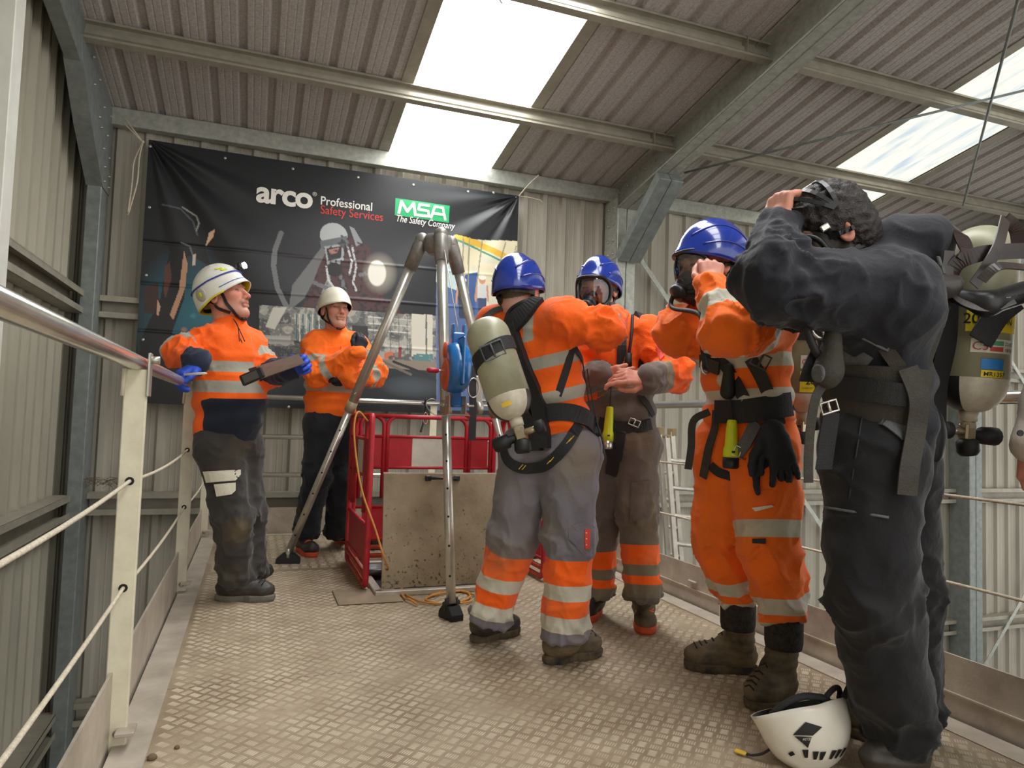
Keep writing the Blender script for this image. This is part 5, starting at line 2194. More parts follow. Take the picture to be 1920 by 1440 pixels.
def visor_mat():
    m = bpy.data.materials.new('clear_visor')
    m.use_nodes = True
    nt = m.node_tree
    for n in list(nt.nodes):
        nt.nodes.remove(n)
    o = nt.nodes.new('ShaderNodeOutputMaterial')
    mx = nt.nodes.new('ShaderNodeMixShader')
    tr = nt.nodes.new('ShaderNodeBsdfTransparent')
    tr.inputs[0].default_value = (.9, .92, .93, 1)
    gl = nt.nodes.new('ShaderNodeBsdfGlossy')
    gl.inputs['Roughness'].default_value = .04
    lw = nt.nodes.new('ShaderNodeLayerWeight')
    lw.inputs['Blend'].default_value = .5
    nt.links.new(lw.outputs['Fresnel'], mx.inputs[0])
    nt.links.new(tr.outputs[0], mx.inputs[1])
    nt.links.new(gl.outputs[0], mx.inputs[2])
    nt.links.new(mx.outputs[0], o.inputs['Surface'])
    return m


M_visor = visor_mat()


def face_mask(pers, hose_to=None, s=1.0, valve=True):
    """full face breathing mask on a person's head"""
    L, R = pers.L, pers.R
    root = empty('face_mask')
    root.parent = pers.o
    nu, nv = 22, 14

    def pt(u, w, off=0.0):
        a = (u - .5) * 2 * 1.22
        z = .05 - .14 * w
        zz = (z + .005) / .16
        rr = math.sqrt(max(.05, 1 - zz * zz))
        # oval outline
        lim = 1 - .35 * abs(2 * w - 1) ** 3
        a *= lim
        return L((.090 + off) * rr * math.sin(a) * s, .012 + (.122 + off) * rr * math.cos(a) * s, z * s)
    v = [pt(i / nu, j / nv) for j in range(nv + 1) for i in range(nu + 1)]
    f = [(j * (nu + 1) + i, j * (nu + 1) + i + 1, (j + 1) * (nu + 1) + i + 1, (j + 1) * (nu + 1) + i) for j in range(nv) for i in range(nu)]
    MB().add(v, f, True).build('visor', M_visor, root)
    rim = [pt(0, j / nv, .002) for j in range(nv + 1)] + [pt(i / nu, 1, .002) for i in range(1, nu + 1)] + [pt(1, 1 - j / nv, .002) for j in range(1, nv + 1)] + [pt(1 - i / nu, 0, .002) for i in range(1, nu)]
    MB().tube(rim, .0085, 8, closed=True).build('visor_frame', M_mask, root)
    # rubber face seal behind the frame
    sk = []
    n = len(rim)
    for q in rim:
        sk.append(q)
    sk2 = [q * .72 + L(0, -.0, -.012) * .28 for q in rim]
    MB().add(sk + sk2, [(k, (k + 1) % n, n + (k + 1) % n, n + k) for k in range(n)], True).build('face_seal', M_mask, root)
    S = SDF()
    S.ell(L(0, .088, -.048), V3((.040, .046, .042)) * s, R, k=.02)
    S.cap(L(0, .10, -.065), L(0, .128, -.085), .034 * s, .03 * s, k=.02)
    S.ell(L(0, .06, -.105), V3((.048, .06, .03)) * s, R, k=.03)
    vv, ff = S.mesh(.005)
    np_mesh('nose_cup', vv, ff, M_mask, root)
    if valve:
        MB().lathe([(0, .036), (.02, .038), (.03, .034), (.034, .02)], L(0, .118, -.08), R @ V3((0, .8, -.6)), 20).build('demand_valve', M_mask, root)
    HS = pers.headS
    for e in (-1, 1):
        for z, z2 in ((.045, .06), (-.0, -.015), (-.07, -.06)):
            strap(HS, [L(e * .085, .03, z), L(e * .085, -.03, (z + z2) / 2), L(e * .05, -.095, z2)], .014, M_mask, root, 'head_strap', .004, .003)
    for e in (-1, 1):
        MB().box(L(e * .090, .03, .03), (.008, .026, .018), R[:, 0], R[:, 1], R[:, 2], bev=.003).build('strap_buckle', M_steel, root)
    if hose_to is not None:
        MB().tube(spline([L(.02, .14, -.085), L(.0, .16, -.14)] + [V3(q) for q in hose_to], 7), .0085, 10).build('supply_hose', M_black_rubber, root)
    return root


M_cyl = mat('grey_green_cylinder_paint', '#a9a88e', .42, .1, col2='#94937a', vscale=9, detail=8)
M_cyl_white = mat('chipped_white_paint', '#d3cbb9', .5, col2='#b9b09c', vscale=25, detail=8)
M_cyl_black = mat('chipped_black_paint', '#1a191a', .4, col2='#2e2c2a', vscale=40)
M_brass = mat('nickel_brass', '#bcae90', .3, .8)


class Cyl:
    """compressed-air cylinder: top and bottom of its axis (valve at the bottom)"""

    def __init__(self, parent, top, bot, r, face):
        self.top, self.bot, self.r = V3(top), V3(bot), r
        self.ax = unit(self.bot - self.top)
        self.L = np.linalg.norm(self.bot - self.top)
        self.x = unit(V3(face) - self.ax * (V3(face) @ self.ax))       # towards the viewer's side
        self.y = np.cross(self.ax, self.x)
        L = self.L
        prof = [(.0, .0)] + [(r * .9 * (1 - math.cos(a)), r * math.sin(a)) for a in np.linspace(.12, PI / 2, 9)] + [(L - r * 1.15, r)]
        bd = MB().lathe(prof, self.top, self.ax, 40, up=self.x)
        self.body = bd.build('cylinder_body', M_cyl, parent)
        # bottom shoulder painted in white and black quarters
        x, y, z = frame(self.ax, self.x)
        for m, a0, a1 in ((M_cyl_white, -1.2, 0.9), (M_cyl_black, .9, 2.0), (M_cyl_white, 2.0, 4.1), (M_cyl_black, 4.1, 5.0832)):
            b = MB()
            pr = [(L - r * 1.15, r)] + [(L - r * 1.15 + r * 1.05 * math.sin(a), r * (math.cos(a) * .82 + .18)) for a in np.linspace(.15, PI / 2, 8)]
            na = 10
            v = []
            for h_, rr in pr:
                for k in range(na + 1):
                    a = a0 + (a1 - a0) * k / na
                    v.append(self.top + self.ax * h_ + rr * (math.cos(a) * self.x + math.sin(a) * self.y))
            b.add(v, [(i * (na + 1) + k, i * (na + 1) + k + 1, (i + 1) * (na + 1) + k + 1, (i + 1) * (na + 1) + k) for i in range(len(pr) - 1) for k in range(na)], True)
            b.build('painted_shoulder', m, self.body)
        MB().lathe([(0, .026), (.03, .024), (.03, .02), (.05, .02)], self.top + self.ax * (L - r * .12), self.ax, 20).build('cylinder_neck', M_cyl_white, self.body)

    def pt(self, a, h, off=.001):
        return self.top + self.ax * h + (self.r + off) * (math.cos(a) * self.x + math.sin(a) * self.y)

    def sticker(self, a0, a1, h0, h1, m, name, off=.0012):
        na = 8
        v = [self.pt(a0 + (a1 - a0) * k / na, h, off) for h in (h0, h1) for k in range(na + 1)]
        return MB().add(v, [(k, k + 1, na + 2 + k, na + 1 + k) for k in range(na)], True).build(name, m, self.body)

    def text(self, txt, a, h, size, m, sign=1, bold=0.0):
        """letters whose reading direction runs along +a*sign, upright against the axis"""
        return text_mesh(txt, 'lettering', size, (0, 0, 0), (1, 0, 0), (0, 0, 1), m, self.body, bold=bold, warp=lambda p: self.pt(a + sign * p[0] / self.r, h - p[2], .0022))

    def band(self, h, w, m, name='cylinder_strap', tilt=0.0):
        pts = [self.pt(a, h + tilt * math.sin(a), .003) for a in np.linspace(0, 2 * PI, 33)]
        n = [unit(p - self.top - self.ax * ((p - self.top) @ self.ax)) for p in pts]
        return MB().ribbon(pts, n, w, .004)

    def valve(self, parent, side, scale=1.0):
        """block, outlet, hand wheel and rubber buffer below the neck; side: direction of the hand wheel"""
        c = self.top + self.ax * (self.L + .05)
        s = unit(V3(side) - self.ax * (V3(side) @ self.ax))
        t = np.cross(self.ax, s)
        b = MB()
        b.box(c, (.036, .036, .05), s, t, self.ax, bev=.005)
        b.tube([c - s * .015, c - s * .07], [.013, .011], 12)
        b.lathe([(0, .02), (.004, .022), (.012, .02)], c - self.ax * .028, -self.ax, 16)
        o = b.build('valve_block', M_brass, parent)
        MB().lathe([(.06, .022), (.064, .026), (.09, .026), (.094, .022)], c, -s, 14).build('union_nut', M_black_rubber, o)
        w = MB()
        w.lathe([(.02, .014), (.045, .016), (.05, .026), (.1, .028), (.108, .022)], c + self.ax * .008, s, 12)
        w.build('hand_wheel', M_black_rubber, o)
        MB().lathe([(.0, .02), (.01, .03), (.04, .031), (.05, .024)], c + self.ax * .02, self.ax + s * .25, 14).build('rubber_buffer', M_black_rubber, o)
        return o


def buckle(c, x, y, w, h, m, parent, name='buckle', t=.006):
    """open rectangular strap buckle"""
    c, x, y = V3(c), unit(x), unit(y)
    b = MB()
    z = np.cross(x, y)
    p = [c + x * w / 2 * a + y * h / 2 * e for a, e in ((-1, -1), (1, -1), (1, 1), (-1, 1))]
    b.tube(p, t / 2, 6, closed=True)
    b.tube([c - y * h / 2, c + y * h / 2], t / 2, 6)
    return b.build(name, m, parent)
UP = V3((0, 0, 1))
F_, R_ = _f, _r
M_helm_white = mat('white_helmet_shell', '#e6e4da', .3, var=.06, vscale=10, coat=.2)
M_helm_cream = mat('cream_helmet_shell', '#e3ddc8', .45, var=.06, vscale=10)
M_helm_blue = mat('blue_helmet_shell', '#1d3796', .18, var=.08, vscale=10, coat=.6)
M_yellow_lining = mat('yellow_lining', '#d6cf2a', .6)
M_boot_black = mat('black_boot_leather', '#262423', .5, col2='#3d372f', vscale=12, bump=.15, bscale=60)
M_boot_mud = mat('muddy_boot_leather', '#2b2824', .7, col2='#7a6a4e', vscale=9, detail=9, bump=.25, bscale=50)
M_sole_grey = mat('grey_sole', '#6d675e', .75, var=.25, vscale=20)
M_sole_dark = mat('dark_sole', '#2a2724', .8, col2='#6b5c45', vscale=14)
M_sole_orange = mat('orange_sole', '#c9502a', .6)
M_lace = mat('orange_lace', '#ff6a2a', .7)
M_lace_dark = mat('dark_lace', '#1d1b1a', .8)
M_glove_blue = mat('blue_work_glove', '#2a4fc4', .7, var=.2, vscale=40, bump=.2)
M_glove_dark = mat('dark_work_glove', '#20232c', .75, var=.2, vscale=40, bump=.2)


def glove(pers, args, kw, m, name='glove', h=.004):
    H = SDF()
    hand_caps(H, *args, **kw)
    v, f = H.mesh(h)
    return np_mesh(name, v, f, m, pers.o)


def zone(arc, spans):
    out = np.full(len(arc), -1.0)
    for a, b in spans:
        out = np.maximum(out, np.minimum(arc - a, b - arc))
    return out


# ================================================================== instructor with clipboard, at the left rail
J = dict(head=P(421, 558, 3.68), neck=P(432, 620, 3.70), sl=P(464, 644, 3.80), sr=P(396, 642, 3.59), el=P(500, 700, 3.76), wl=P(546, 692, 3.56),
         er=P(340, 660, 3.50), wr=P(372, 680, 3.36), pelvis=P(427, 800, 3.70), hl=P(447, 838, 3.77), hr=P(410, 840, 3.63), kl=P(466, 965, 3.74), kr=P(438, 972, 3.57),
         al=P(470, 1078, 3.75), ar=P(440, 1085, 3.63))
p1 = Person('man in white helmet and orange hoodie holding a clipboard at the left handrail', J, -F_ * .6 + R_ * .8, R_ * .98 - F_ * .14 + UP * .30, UP - R_ * .3, skin='#c98e78', hair='#8d8680', hs=1.1, bulk=.98, hair_line=.06)


def navy1(ps, v):
    # navy panel at the lower front, its edge curving down to the hem
    J_ = ps.J
    st = (v - J_['pelvis']) @ ps.tup
    fr = (v - J_['pelvis']) @ (R_ * .95 - F_ * .3)
    d = np.minimum(fr + .005 + .55 * np.clip(.0 - st, 0, .2) * 0, .155 - st - .25 * np.clip(.05 - fr, 0, 1))
    d = np.maximum(d, -.115 - st)
    return {'navy': np.where(ps.isarm, -1, d), 'cuff': np.where(ps.isarm, ps.sa - .30, -1)}


p1.jacket(cloth_mat('orange_hoodie', HIVIS, [('navy', '#1d2433', .8), ('cuff', '#262d40', .8), ('refl', SILVER, .4)]), bands_arm=((.085, .14),), bands_torso=((.185, .245), (.29, .345)), hem=-.15, belly=1.0, hood=True, collar=.05, collar_r=.078, layers_fn=navy1, arm_r=(.088, .078, .056), seed=1.0, amp=.009, h=.008)
p1.trousers(cloth_mat('charcoal_trousers', '#3a3633', [('mud', '#7d6f4e', .9, .05)], dirt=.2, dirt_col='#8d7a50'), attr_fn=lambda ps, v, leg, arc: {'mud': .035 - np.linalg.norm(v - P(450, 1005, 3.46), axis=1) * .8}, seed=3.0, r=(.115, .09, .086))
p1.boot(onz(404, 1126), onz(514, 1126), p1.J['ar'], M_boot_black, M_sole_grey, laces=M_lace_dark, r_top=.062)
p1.boot(onz(440, 1098), onz(497, 1095), p1.J['al'], M_boot_black, M_sole_grey)
h1 = helmet(p1, M_helm_white, 'deep', M_yellow_lining, tilt=.03, sc=1.06)
glove(p1, (p1.J['wr'] + (0, 0, -.012), P(340, 696, 3.30) - p1.J['wr'], -UP - R_ * .1, 1), dict(curl=(.75, .8, .85, .9), thumb=.3, s=1.05, fat=1.3), M_glove_blue)
glove(p1, (p1.J['wl'], P(585, 676, 3.50) - p1.J['wl'], -UP * .3 - R_ * .2 - F_ * .6, -1), dict(curl=(.55, .6, .6, .65), thumb=.7, s=1.1, fat=1.25), M_glove_blue)

# ================================================================== instructor with folded arms behind the tripod
J = dict(head=P(628, 584, 4.95), neck=P(630, 628, 5.0), sl=P(664, 646, 5.07), sr=P(592, 646, 4.93), el=P(703, 702, 4.93), wl=P(654, 706, 4.72), er=P(594, 706, 4.78), wr=P(670, 662, 4.70),
         pelvis=P(620, 760, 5.0), hl=P(640, 796, 5.05), hr=P(600, 796, 4.95), kl=P(636, 900, 5.04), kr=P(594, 895, 4.9), al=P(632, 1000, 5.12), ar=P(572, 1002, 4.98))
p2 = Person('man in cream helmet and orange jacket standing with folded arms behind the tripod', J, R_ * .5 - F_ * .86, R_ * .6 - F_ * .78 + UP * .14, UP, skin='#c7937c', hair='#7d5c48', hs=1.08, bulk=1.0, head_h=.0045, hair_line=.05)
p2.jacket(cloth_mat('orange_bomber', (1.0, .17, .01), [('refl', SILVER, .4)]), bands_arm=((.15, .20), (.36, .41)), bands_torso=((.10, .155), (.27, .32)), hem=-.09, collar=.075, arm_r=(.095, .082, .062), cuffs=.05, seed=5.0, h=.009, amp=.011)
p2.trousers(cloth_mat('black_work_trousers', '#202329', ()), h=.011, r=(.115, .092, .09), seed=6.0)
p2.boot(onz(560, 1030), onz(588, 1046), p2.J['ar'], M_boot_black, M_sole_orange, laces=M_lace)
p2.boot(onz(628, 1016), onz(676, 1022), p2.J['al'], M_boot_black, M_sole_orange)
helmet(p2, M_helm_cream, 'cap', tilt=-.05, sc=1.06)
glove(p2, (p2.J['wr'], P(682, 632, 4.72) - p2.J['wr'], P(640, 640, 4.9) - p2.J['wr'], 1), dict(curl=(.9, .9, .9, .9), thumb=.6, s=1.1, fat=1.25), M_glove_dark)
glove(p2, (p2.J['wl'], P(630, 705, 4.72) - p2.J['wl'], -F_ * -1, 1), dict(curl=(.5, .5, .5, .5), thumb=.5, s=1.05, fat=1.2), M_glove_dark, h=.005)

# ================================================================== trainee with his back to us
J = dict(head=P(974, 553, 2.97), neck=P(990, 598, 2.93), sl=P(925, 608, 3.06), sr=P(1054, 598, 2.78), el=P(965, 690, 3.22), wl=P(1040, 668, 3.34), er=P(1136, 620, 2.74), wr=P(1152, 602, 2.98),
         pelvis=P(1036, 800, 2.93), hl=P(990, 848, 2.98), hr=P(1070, 848, 2.88), kl=P(962, 1005, 2.98), kr=P(1068, 1010, 2.86), al=P(920, 1158, 3.03), ar=P(1060, 1196, 2.83))
p3 = Person('trainee seen from behind in orange jacket, adjusting the mask of the trainee beside him', J, F_ * .72 + R_ * .69, F_ * .8 + R_ * .42 - UP * .3, UP + F_ * .2, skin='#cf9a88', hair='#6d5a4c', hs=1.05, bulk=1.0, hands=(((P(1152, 608, 2.98), P(1148, 612, 3.12) - P(1152, 608, 2.98), -R_, 1), dict(curl=(.5, .5, .5, .5))), ((P(1040, 668, 3.34), P(1070, 655, 3.36) - P(1040, 668, 3.34), UP, -1), dict(curl=(.5, .5, .5, .5)))), hair_line=.0)


def gr3(ps, v):
    st, sx = (v - ps.J['pelvis']) @ ps.tup, (v - ps.J['neck']) @ unit(ps.J['sr'] - ps.J['sl'])
    back = (v - ps.J['neck']) @ ps.tn < 0
    yoke = np.minimum(.024 - np.abs(sx - .088), st - (np.linalg.norm(ps.J['neck'] - ps.J['pelvis']) - .10))
    return {'yoke': np.where(ps.isarm, -1, yoke), 'grey': np.where(ps.isarm, -1, -.02 - st + .12 * np.clip(sx, -.1, .2) * 0)}


p3.jacket(cloth_mat('orange_work_jacket', HIVIS, [('grey', '#6a666a', .8), ('yoke', SILVER, .4), ('refl', SILVER, .4)], dirt=.15), bands_arm=((.20, .265),), bands_torso=((.10, .15), (.245, .295)), hem=-.05, arm_r=(.086, .068, .056), collar=.02, layers_fn=gr3, seed=9.0)


def tz3(ps, v, leg, arc):
    # longer zones so that they sit as on the trousers: hi-vis lower leg with two tapes
    o = np.where(leg == 1, arc, arc + .0)
    return {'mud': .03 - np.linalg.norm(v - P(1085, 880, 2.72), axis=1) * .6, 'hv': zone(o, ((.075, .36),)), 'refl': zone(o, ((.175, .235), (.30, .36)))}


M_trs_grey = cloth_mat('grey_trousers_orange_cuffs', '#77737a', [('mud', '#857b66', .9, .06), ('hv', HIVIS, .8), ('refl', SILVER_B, .4)], dirt=.45, dirt_col='#8a7755')
p3.trousers(M_trs_grey, attr_fn=tz3, seed=11.0, r=(.122, .098, .092), h=.008)
p3.boot(onz(884, 1206), onz(970, 1186), p3.J['al'] - UP * .01, M_boot_black, M_sole_dark, r_top=.062)
p3.boot(onz(1020, 1246), onz(1124, 1226), p3.J['ar'] - UP * .01, M_boot_mud, M_sole_dark, r_top=.062, laces=M_lace_dark)
helmet(p3, M_helm_blue, 'vented', tilt=.1, sc=1.04, m_strap=M_black_plastic)

# ================================================================== trainee having his mask fitted
J = dict(head=P(1122, 545, 3.42), neck=P(1150, 604, 3.44), sl=P(1214, 628, 3.33), sr=P(1092, 630, 3.52), el=P(1262, 700, 3.20), wl=P(1212, 712, 3.02), er=P(1080, 715, 3.42), wr=P(1130, 705, 3.2),
         pelvis=P(1160, 792, 3.42), hl=P(1192, 835, 3.37), hr=P(1134, 835, 3.45), kl=P(1193, 962, 3.31), kr=P(1124, 972, 3.46), al=P(1206, 1118, 3.30), ar=P(1118, 1112, 3.47))
p4 = Person('trainee in full face mask and blue helmet having his mask fitted', J, -F_ * .87 - R_ * .45, -F_ * .85 - R_ * .5, UP, skin='#cf9580', hair='#4a3b32', hs=1.03,
            hands=(((P(1212, 712, 3.02), P(1165, 704, 2.98) - P(1212, 712, 3.02), F_ * .7 - UP * .6, 1), dict(curl=(.22, .5, .55, .6), thumb=.7, s=1.1, spread=.06)), ((P(1130, 705, 3.2), P(1160, 700, 3.15) - P(1130, 705, 3.2), F_, -1), dict())))


def gr4(ps, v):
    st = (v - ps.J['pelvis']) @ ps.tup
    L1 = .30
    return {'grey': np.where(ps.isarm, ps.sa - .405, .155 - st), 'refl2': np.where(ps.isarm, -1, np.minimum(st - .155, .19 - st))}


p4.jacket(cloth_mat('orange_grey_jacket', HIVIS, [('grey', '#6b645e', .8), ('refl2', '#8a8068', .5), ('refl', '#8d8672', .45)], dirt=.2), bands_arm=((.19, .235), (.36, .405)), bands_torso=(), hem=-.03, arm_r=(.092, .084, .058), collar=.02, layers_fn=gr4, seed=13.0)


def tz4(ps, v, leg, arc):
    return {'mud': .02 - np.linalg.norm(v - P(1205, 990, 3.2), axis=1) * .5, 'hv': zone(arc, ((.145, .345),)), 'refl': zone(arc, ((.235, .285), (.325, .385)))}


p4.trousers(cloth_mat('dirty_grey_trousers', '#6d645d', [('mud', '#6f6249', .9, .06), ('hv', HIVIS, .8), ('refl', '#7d7662', .5)], dirt=.5, dirt_col='#8a7755'), attr_fn=tz4, seed=14.0, r=(.112, .092, .086))
p4.boot(onz(1205, 1158), onz(1211, 1192), p4.J['al'], M_boot_mud, M_sole_orange, laces=M_lace)
p4.boot(onz(1122, 1148), onz(1088, 1170), p4.J['ar'], M_boot_black, M_sole_orange)
helmet(p4, M_helm_blue, 'vented', tilt=.08, sc=1.06)

# ================================================================== trainee in orange coveralls pulling on his mask
J = dict(head=P(1332, 502, 2.64), neck=P(1390, 566, 2.66), sl=P(1444, 606, 2.48), sr=P(1356, 612, 2.82), el=P(1372, 618, 2.29), wl=P(1334, 540, 2.42), er=P(1274, 626, 2.72), wr=P(1286, 570, 2.76),
         pelvis=P(1402, 775, 2.64), hl=P(1430, 842, 2.57), hr=P(1364, 846, 2.70), kl=P(1440, 1005, 2.50), kr=P(1352, 1005, 2.71), al=P(1470, 1150, 2.50), ar=P(1384, 1120, 2.71))
p5 = Person('trainee in orange coveralls and blue helmet pulling a mask on with both hands', J, -R_ * .88 - F_ * .45, -R_ * .95 - F_ * .22 - UP * .05, UP, skin='#cf9580', hair='#5a4536', hs=1.05,
            hands=(((P(1334, 540, 2.42), P(1334, 490, 2.46) - P(1334, 540, 2.42), F_ + R_ * .2, 1), dict(curl=(.8, .85, .85, .9), thumb=.6, s=1.08)), ((P(1286, 570, 2.76), P(1300, 530, 2.76) - P(1286, 570, 2.76), R_ - F_ * .4, -1), dict(curl=(.7, .7, .7, .7)))))


def z5(ps, v):
    sx = (v - ps.J['neck']) @ unit(ps.J['sr'] - ps.J['sl'])
    st = (v - ps.J['pelvis']) @ ps.tup
    br = np.minimum(.026 - np.abs(np.abs(sx) - .10), np.minimum(st - .10, 1.0))
    return {'brace': np.where(ps.isarm, -1, br)}


p5.jacket(cloth_mat('orange_coverall_top', (1.0, .17, .012), [('brace', SILVER_B, .4), ('refl', SILVER_B, .4)], dirt=.1), bands_arm=((.11, .17), (.33, .40)), bands_torso=((.04, .09), (.165, .215)), hem=-.03, arm_r=(.096, .088, .06), cuffs=.056, collar=.02, layers_fn=z5, seed=17.0, h=.008, amp=.010)


def tz5(ps, v, leg, arc):
    return {'refl': np.where(leg == 0, zone(arc, ((-.055, .005), (.215, .27), (.30, .36))), zone(arc, ((.165, .215), (.245, .285))))}


p5.trousers(cloth_mat('orange_coverall_legs', (1.0, .17, .012), [('refl', SILVER_B, .4)], dirt=.35, dirt_col='#a5652c'), attr_fn=tz5, seed=18.0, r=(.128, .106, .082), h=.008, amp=.011)
for hl_, toe_, top_ in ((onz(1418, 1262), onz(1284, 1252), p5.J['ar'] - UP * .0), (onz(1482, 1312), onz(1406, 1332), p5.J['al'] - UP * .0)):
    bo_ = p5.boot(hl_, toe_, top_, M_boot_mud, M_sole_dark, r_top=.06, laces=M_lace_dark, s=1.08)
    top_ = V3(top_)
    MB().lathe([(-.12, .062), (-.1, .066), (-.02, .067), (.05, .062)], top_, UP, 20).build('sock', mat('knitted_black_sock', '#1b1a19', .95, col2='#3b342c', vscale=60, bump=.5, bscale=120), p5.o)
helmet(p5, M_helm_blue, 'vented', tilt=.05, sc=1.12)

# ================================================================== trainee in dark suit in the foreground
J = dict(head=P(1556, 446, 2.0), neck=P(1640, 500, 2.02), sl=P(1672, 562, 1.88), sr=P(1650, 555, 2.2), el=P(1454, 530, 1.82), wl=P(1462, 428, 1.98), er=P(1470, 560, 2.25), wr=P(1500, 450, 2.12),
         pelvis=P(1640, 790, 2.05), hl=P(1632, 850, 1.97), hr=P(1660, 850, 2.13), kl=P(1636, 1120, 1.93), kr=P(1690, 1110, 2.16), al=P(1690, 1380, 1.99), ar=P(1702, 1330, 2.2))
p6 = Person('trainee in dark navy suit raising both arms to the mask straps in the foreground', J, -R_ * .95 + F_ * .1, -R_ * .80 - UP * .5 + F_ * .12, UP * 1 - R_ * .6, skin='#c98f78', hair='#2a211c', hs=1.06, bulk=1.06,
            hands=(((P(1462, 428, 1.98), P(1464, 376, 2.0) - P(1462, 428, 1.98), R_ * .9 + F_ * .4, 1), dict(curl=(1.1, 1.1, 1.1, 1.1), thumb=.3, s=1.12)), ((P(1500, 450, 2.12), P(1510, 410, 2.1) - P(1500, 450, 2.12), R_, -1), dict(curl=(.9, .9, .9, .9)))), hair_line=-.1)
M_navy = cloth_mat('navy_work_suit', '#1e1f27', (), rough=.85, dirt=.1, dirt_col='#5b5a5c')
p6.jacket(M_navy, hem=-.06, arm_r=(.125, .088, .06), hood=True, collar=.01, seed=21.0, h=.008, amp=.013, k_arm=.08, extra=lambda S: S.ell(P(1700, 458, 2.02), (.13, .11, .08), k=.06))
p6.trousers(cloth_mat('black_suit_trousers', '#1d1d20', (), rough=.85, dirt=.15, dirt_col='#55504a'), seed=22.0, r=(.14, .118, .098), h=.008, amp=.012, bunch=1.2)
p6.boot(onz(1735, 1462), onz(1640, 1470), p6.J['al'], M_boot_black, M_sole_dark)
p6.boot(onz(1690, 1385), onz(1590, 1378), p6.J['ar'], M_boot_mud, M_sole_dark)
# ================================================================== gear of the man with the clipboard
U1 = USDF(p1.bS, p1.tS)
M_cream_flap = mat('cream_pocket_flap', '#d8d2bd', .6, var=.1, vscale=20)
patch_px(U1, 3.6, [(382, 884), (450, 881), (450, 890), (441, 901), (388, 905)], M_cream_flap, p1.t, 'pocket_flap', .006)
patch_px(U1, 3.6, [(402, 908), (441, 905), (441, 920), (434, 927), (407, 931)], M_cream_flap, p1.t, 'pocket_flap', .006)
MB().tube([hit(U1, 450 + i * 1.6, 634 + i * 4, 3.6) for i in range(10)], .0035, 6).build('pocket_zip', M_web, p1.j)
MB().tube([hit(U1, 470 + i * .9, 632 + i * 5.5, 3.6) - _f * .004 for i in range(11)], .003, 6).build('front_zip', mat('tan_zip', '#c08a52', .6), p1.j)
for a in ((452, 612), (462, 612)):
    MB().tube(spline([P(438, 598, 3.62), P(446, 612, 3.6), P(449 + a[0] - 452, 640, 3.58)]), .0025, 6).build('hood_cord', M_web, p1.j)
# helmet furniture
pt1 = p1.hpoint
lampc = pt1(-.12, .34, .022)
hl = empty('head_lamp')
hl.parent = p1.o
fw = p1.R[:, 1]
MB().box(lampc, (.05, .034, .036), p1.R[:, 0], fw, p1.R[:, 2], bev=.008).build('lamp_body', M_black_plastic, hl)
MB().lathe([(0, .016), (.012, .017), (.014, .012)], lampc + fw * .016, fw, 16).build('lamp_lens', mat('lit_lamp', '#ffffff', .3, emit='#eef2ff', estr=14), hl)
band = [pt1(a, .30, .004) for a in np.linspace(0, 2 * PI, 41)]
MB().tube(band, .004, 6).build('lamp_strap', mat('blue_elastic', '#38459a', .7), hl)
M_lime = mat('lime_decal', '#d4df1e', .5)
c = pt1(PI * .60, .16, .003)
for nm, rr, o_, m in (('ear_disc', .036, .002, mat('grey_disc', '#b9b5a8', .5)), ('ear_disc_mark', .012, .006, M_lime)):
    nrm = unit(c - p1.L(0, -.01, .03))
    MB().lathe([(0, rr), (.004, rr * .96), (.005, rr * .5)], c + nrm * o_, nrm, 20).build(nm, m, h1)
for az, t in ((.75, .42), (.95, .5)):
    nrm = unit(pt1(az, t) - p1.L(0, -.01, .03))
    MB().box(pt1(az, t, .0015), (.032, .012, .002), unit(np.cross(nrm, p1.R[:, 2])), unit(np.cross(nrm, np.cross(nrm, p1.R[:, 2]))), nrm).build('lime_decal', M_lime, h1)
rimy = [pt1(a, .0, .001) for a in np.linspace(PI * .35, PI * .8, 14)]
MB().tube(rimy, .0045, 6).build('rim_trim', M_yellow_lining, h1)
MB().tube([pt1(a, .10, .001) for a in np.linspace(.1, 1.2, 12)], .0022, 6).build('blue_pinstripe', mat('blue_line', '#4a55a8', .5), h1)
# clipboard, pen
M_board = mat('brown_hardboard', '#7d6a5e', .6, var=.15, vscale=20)
cb = empty('clipboard', label='brown clipboard held by the man in the white helmet', cat='clipboard')
k = [P(472, 690, 3.50), P(560, 664, 3.42), P(572, 681, 3.30), P(490, 710, 3.36)]
nb = unit(np.cross(k[1] - k[0], k[3] - k[0]))
nb = nb if nb[2] > 0 else -nb
MB().add([q + nb * .002 for q in k] + [q - nb * .002 for q in k], [(0, 1, 2, 3), (7, 6, 5, 4)] + [(i, 4 + i, 4 + (i + 1) % 4, (i + 1) % 4) for i in range(4)]).build('board', M_board, cb)
MB().box((k[0] + k[3]) / 2 + nb * .01 + unit(k[0] - k[1]) * .0, (.11, .05, .012), unit(k[3] - k[0]), unit(k[1] - k[0]), nb, bev=.004).build('spring_clip', M_web, cb)
ph = empty('radio', label='small black handset hanging below the clipboard', cat='radio')
c = P(473, 706, 3.36)
ax_ = unit(P(494, 697, 3.36) - P(455, 714, 3.36))
MB().box(c, (.115, .055, .022), ax_, np.cross(ax_, _f), _f, bev=.006).build('handset_body', M_black_plastic, ph)
MB().box(c - _f * .012 - ax_ * .005, (.075, .038, .003), ax_, np.cross(ax_, _f), _f, bev=.001).build('handset_screen', mat('grey_screen', '#4c4b47', .3), ph)
pn = empty('pen', label='white pen held over the handrail in the blue glove', cat='pen')
q0, q1 = P(346, 702, 3.24), P(388, 700, 3.20)
MB().tube([q0, q1 * .9 + q0 * .1, q1], [.006, .006, .002], 10).build('pen_barrel', M_helm_white, pn)
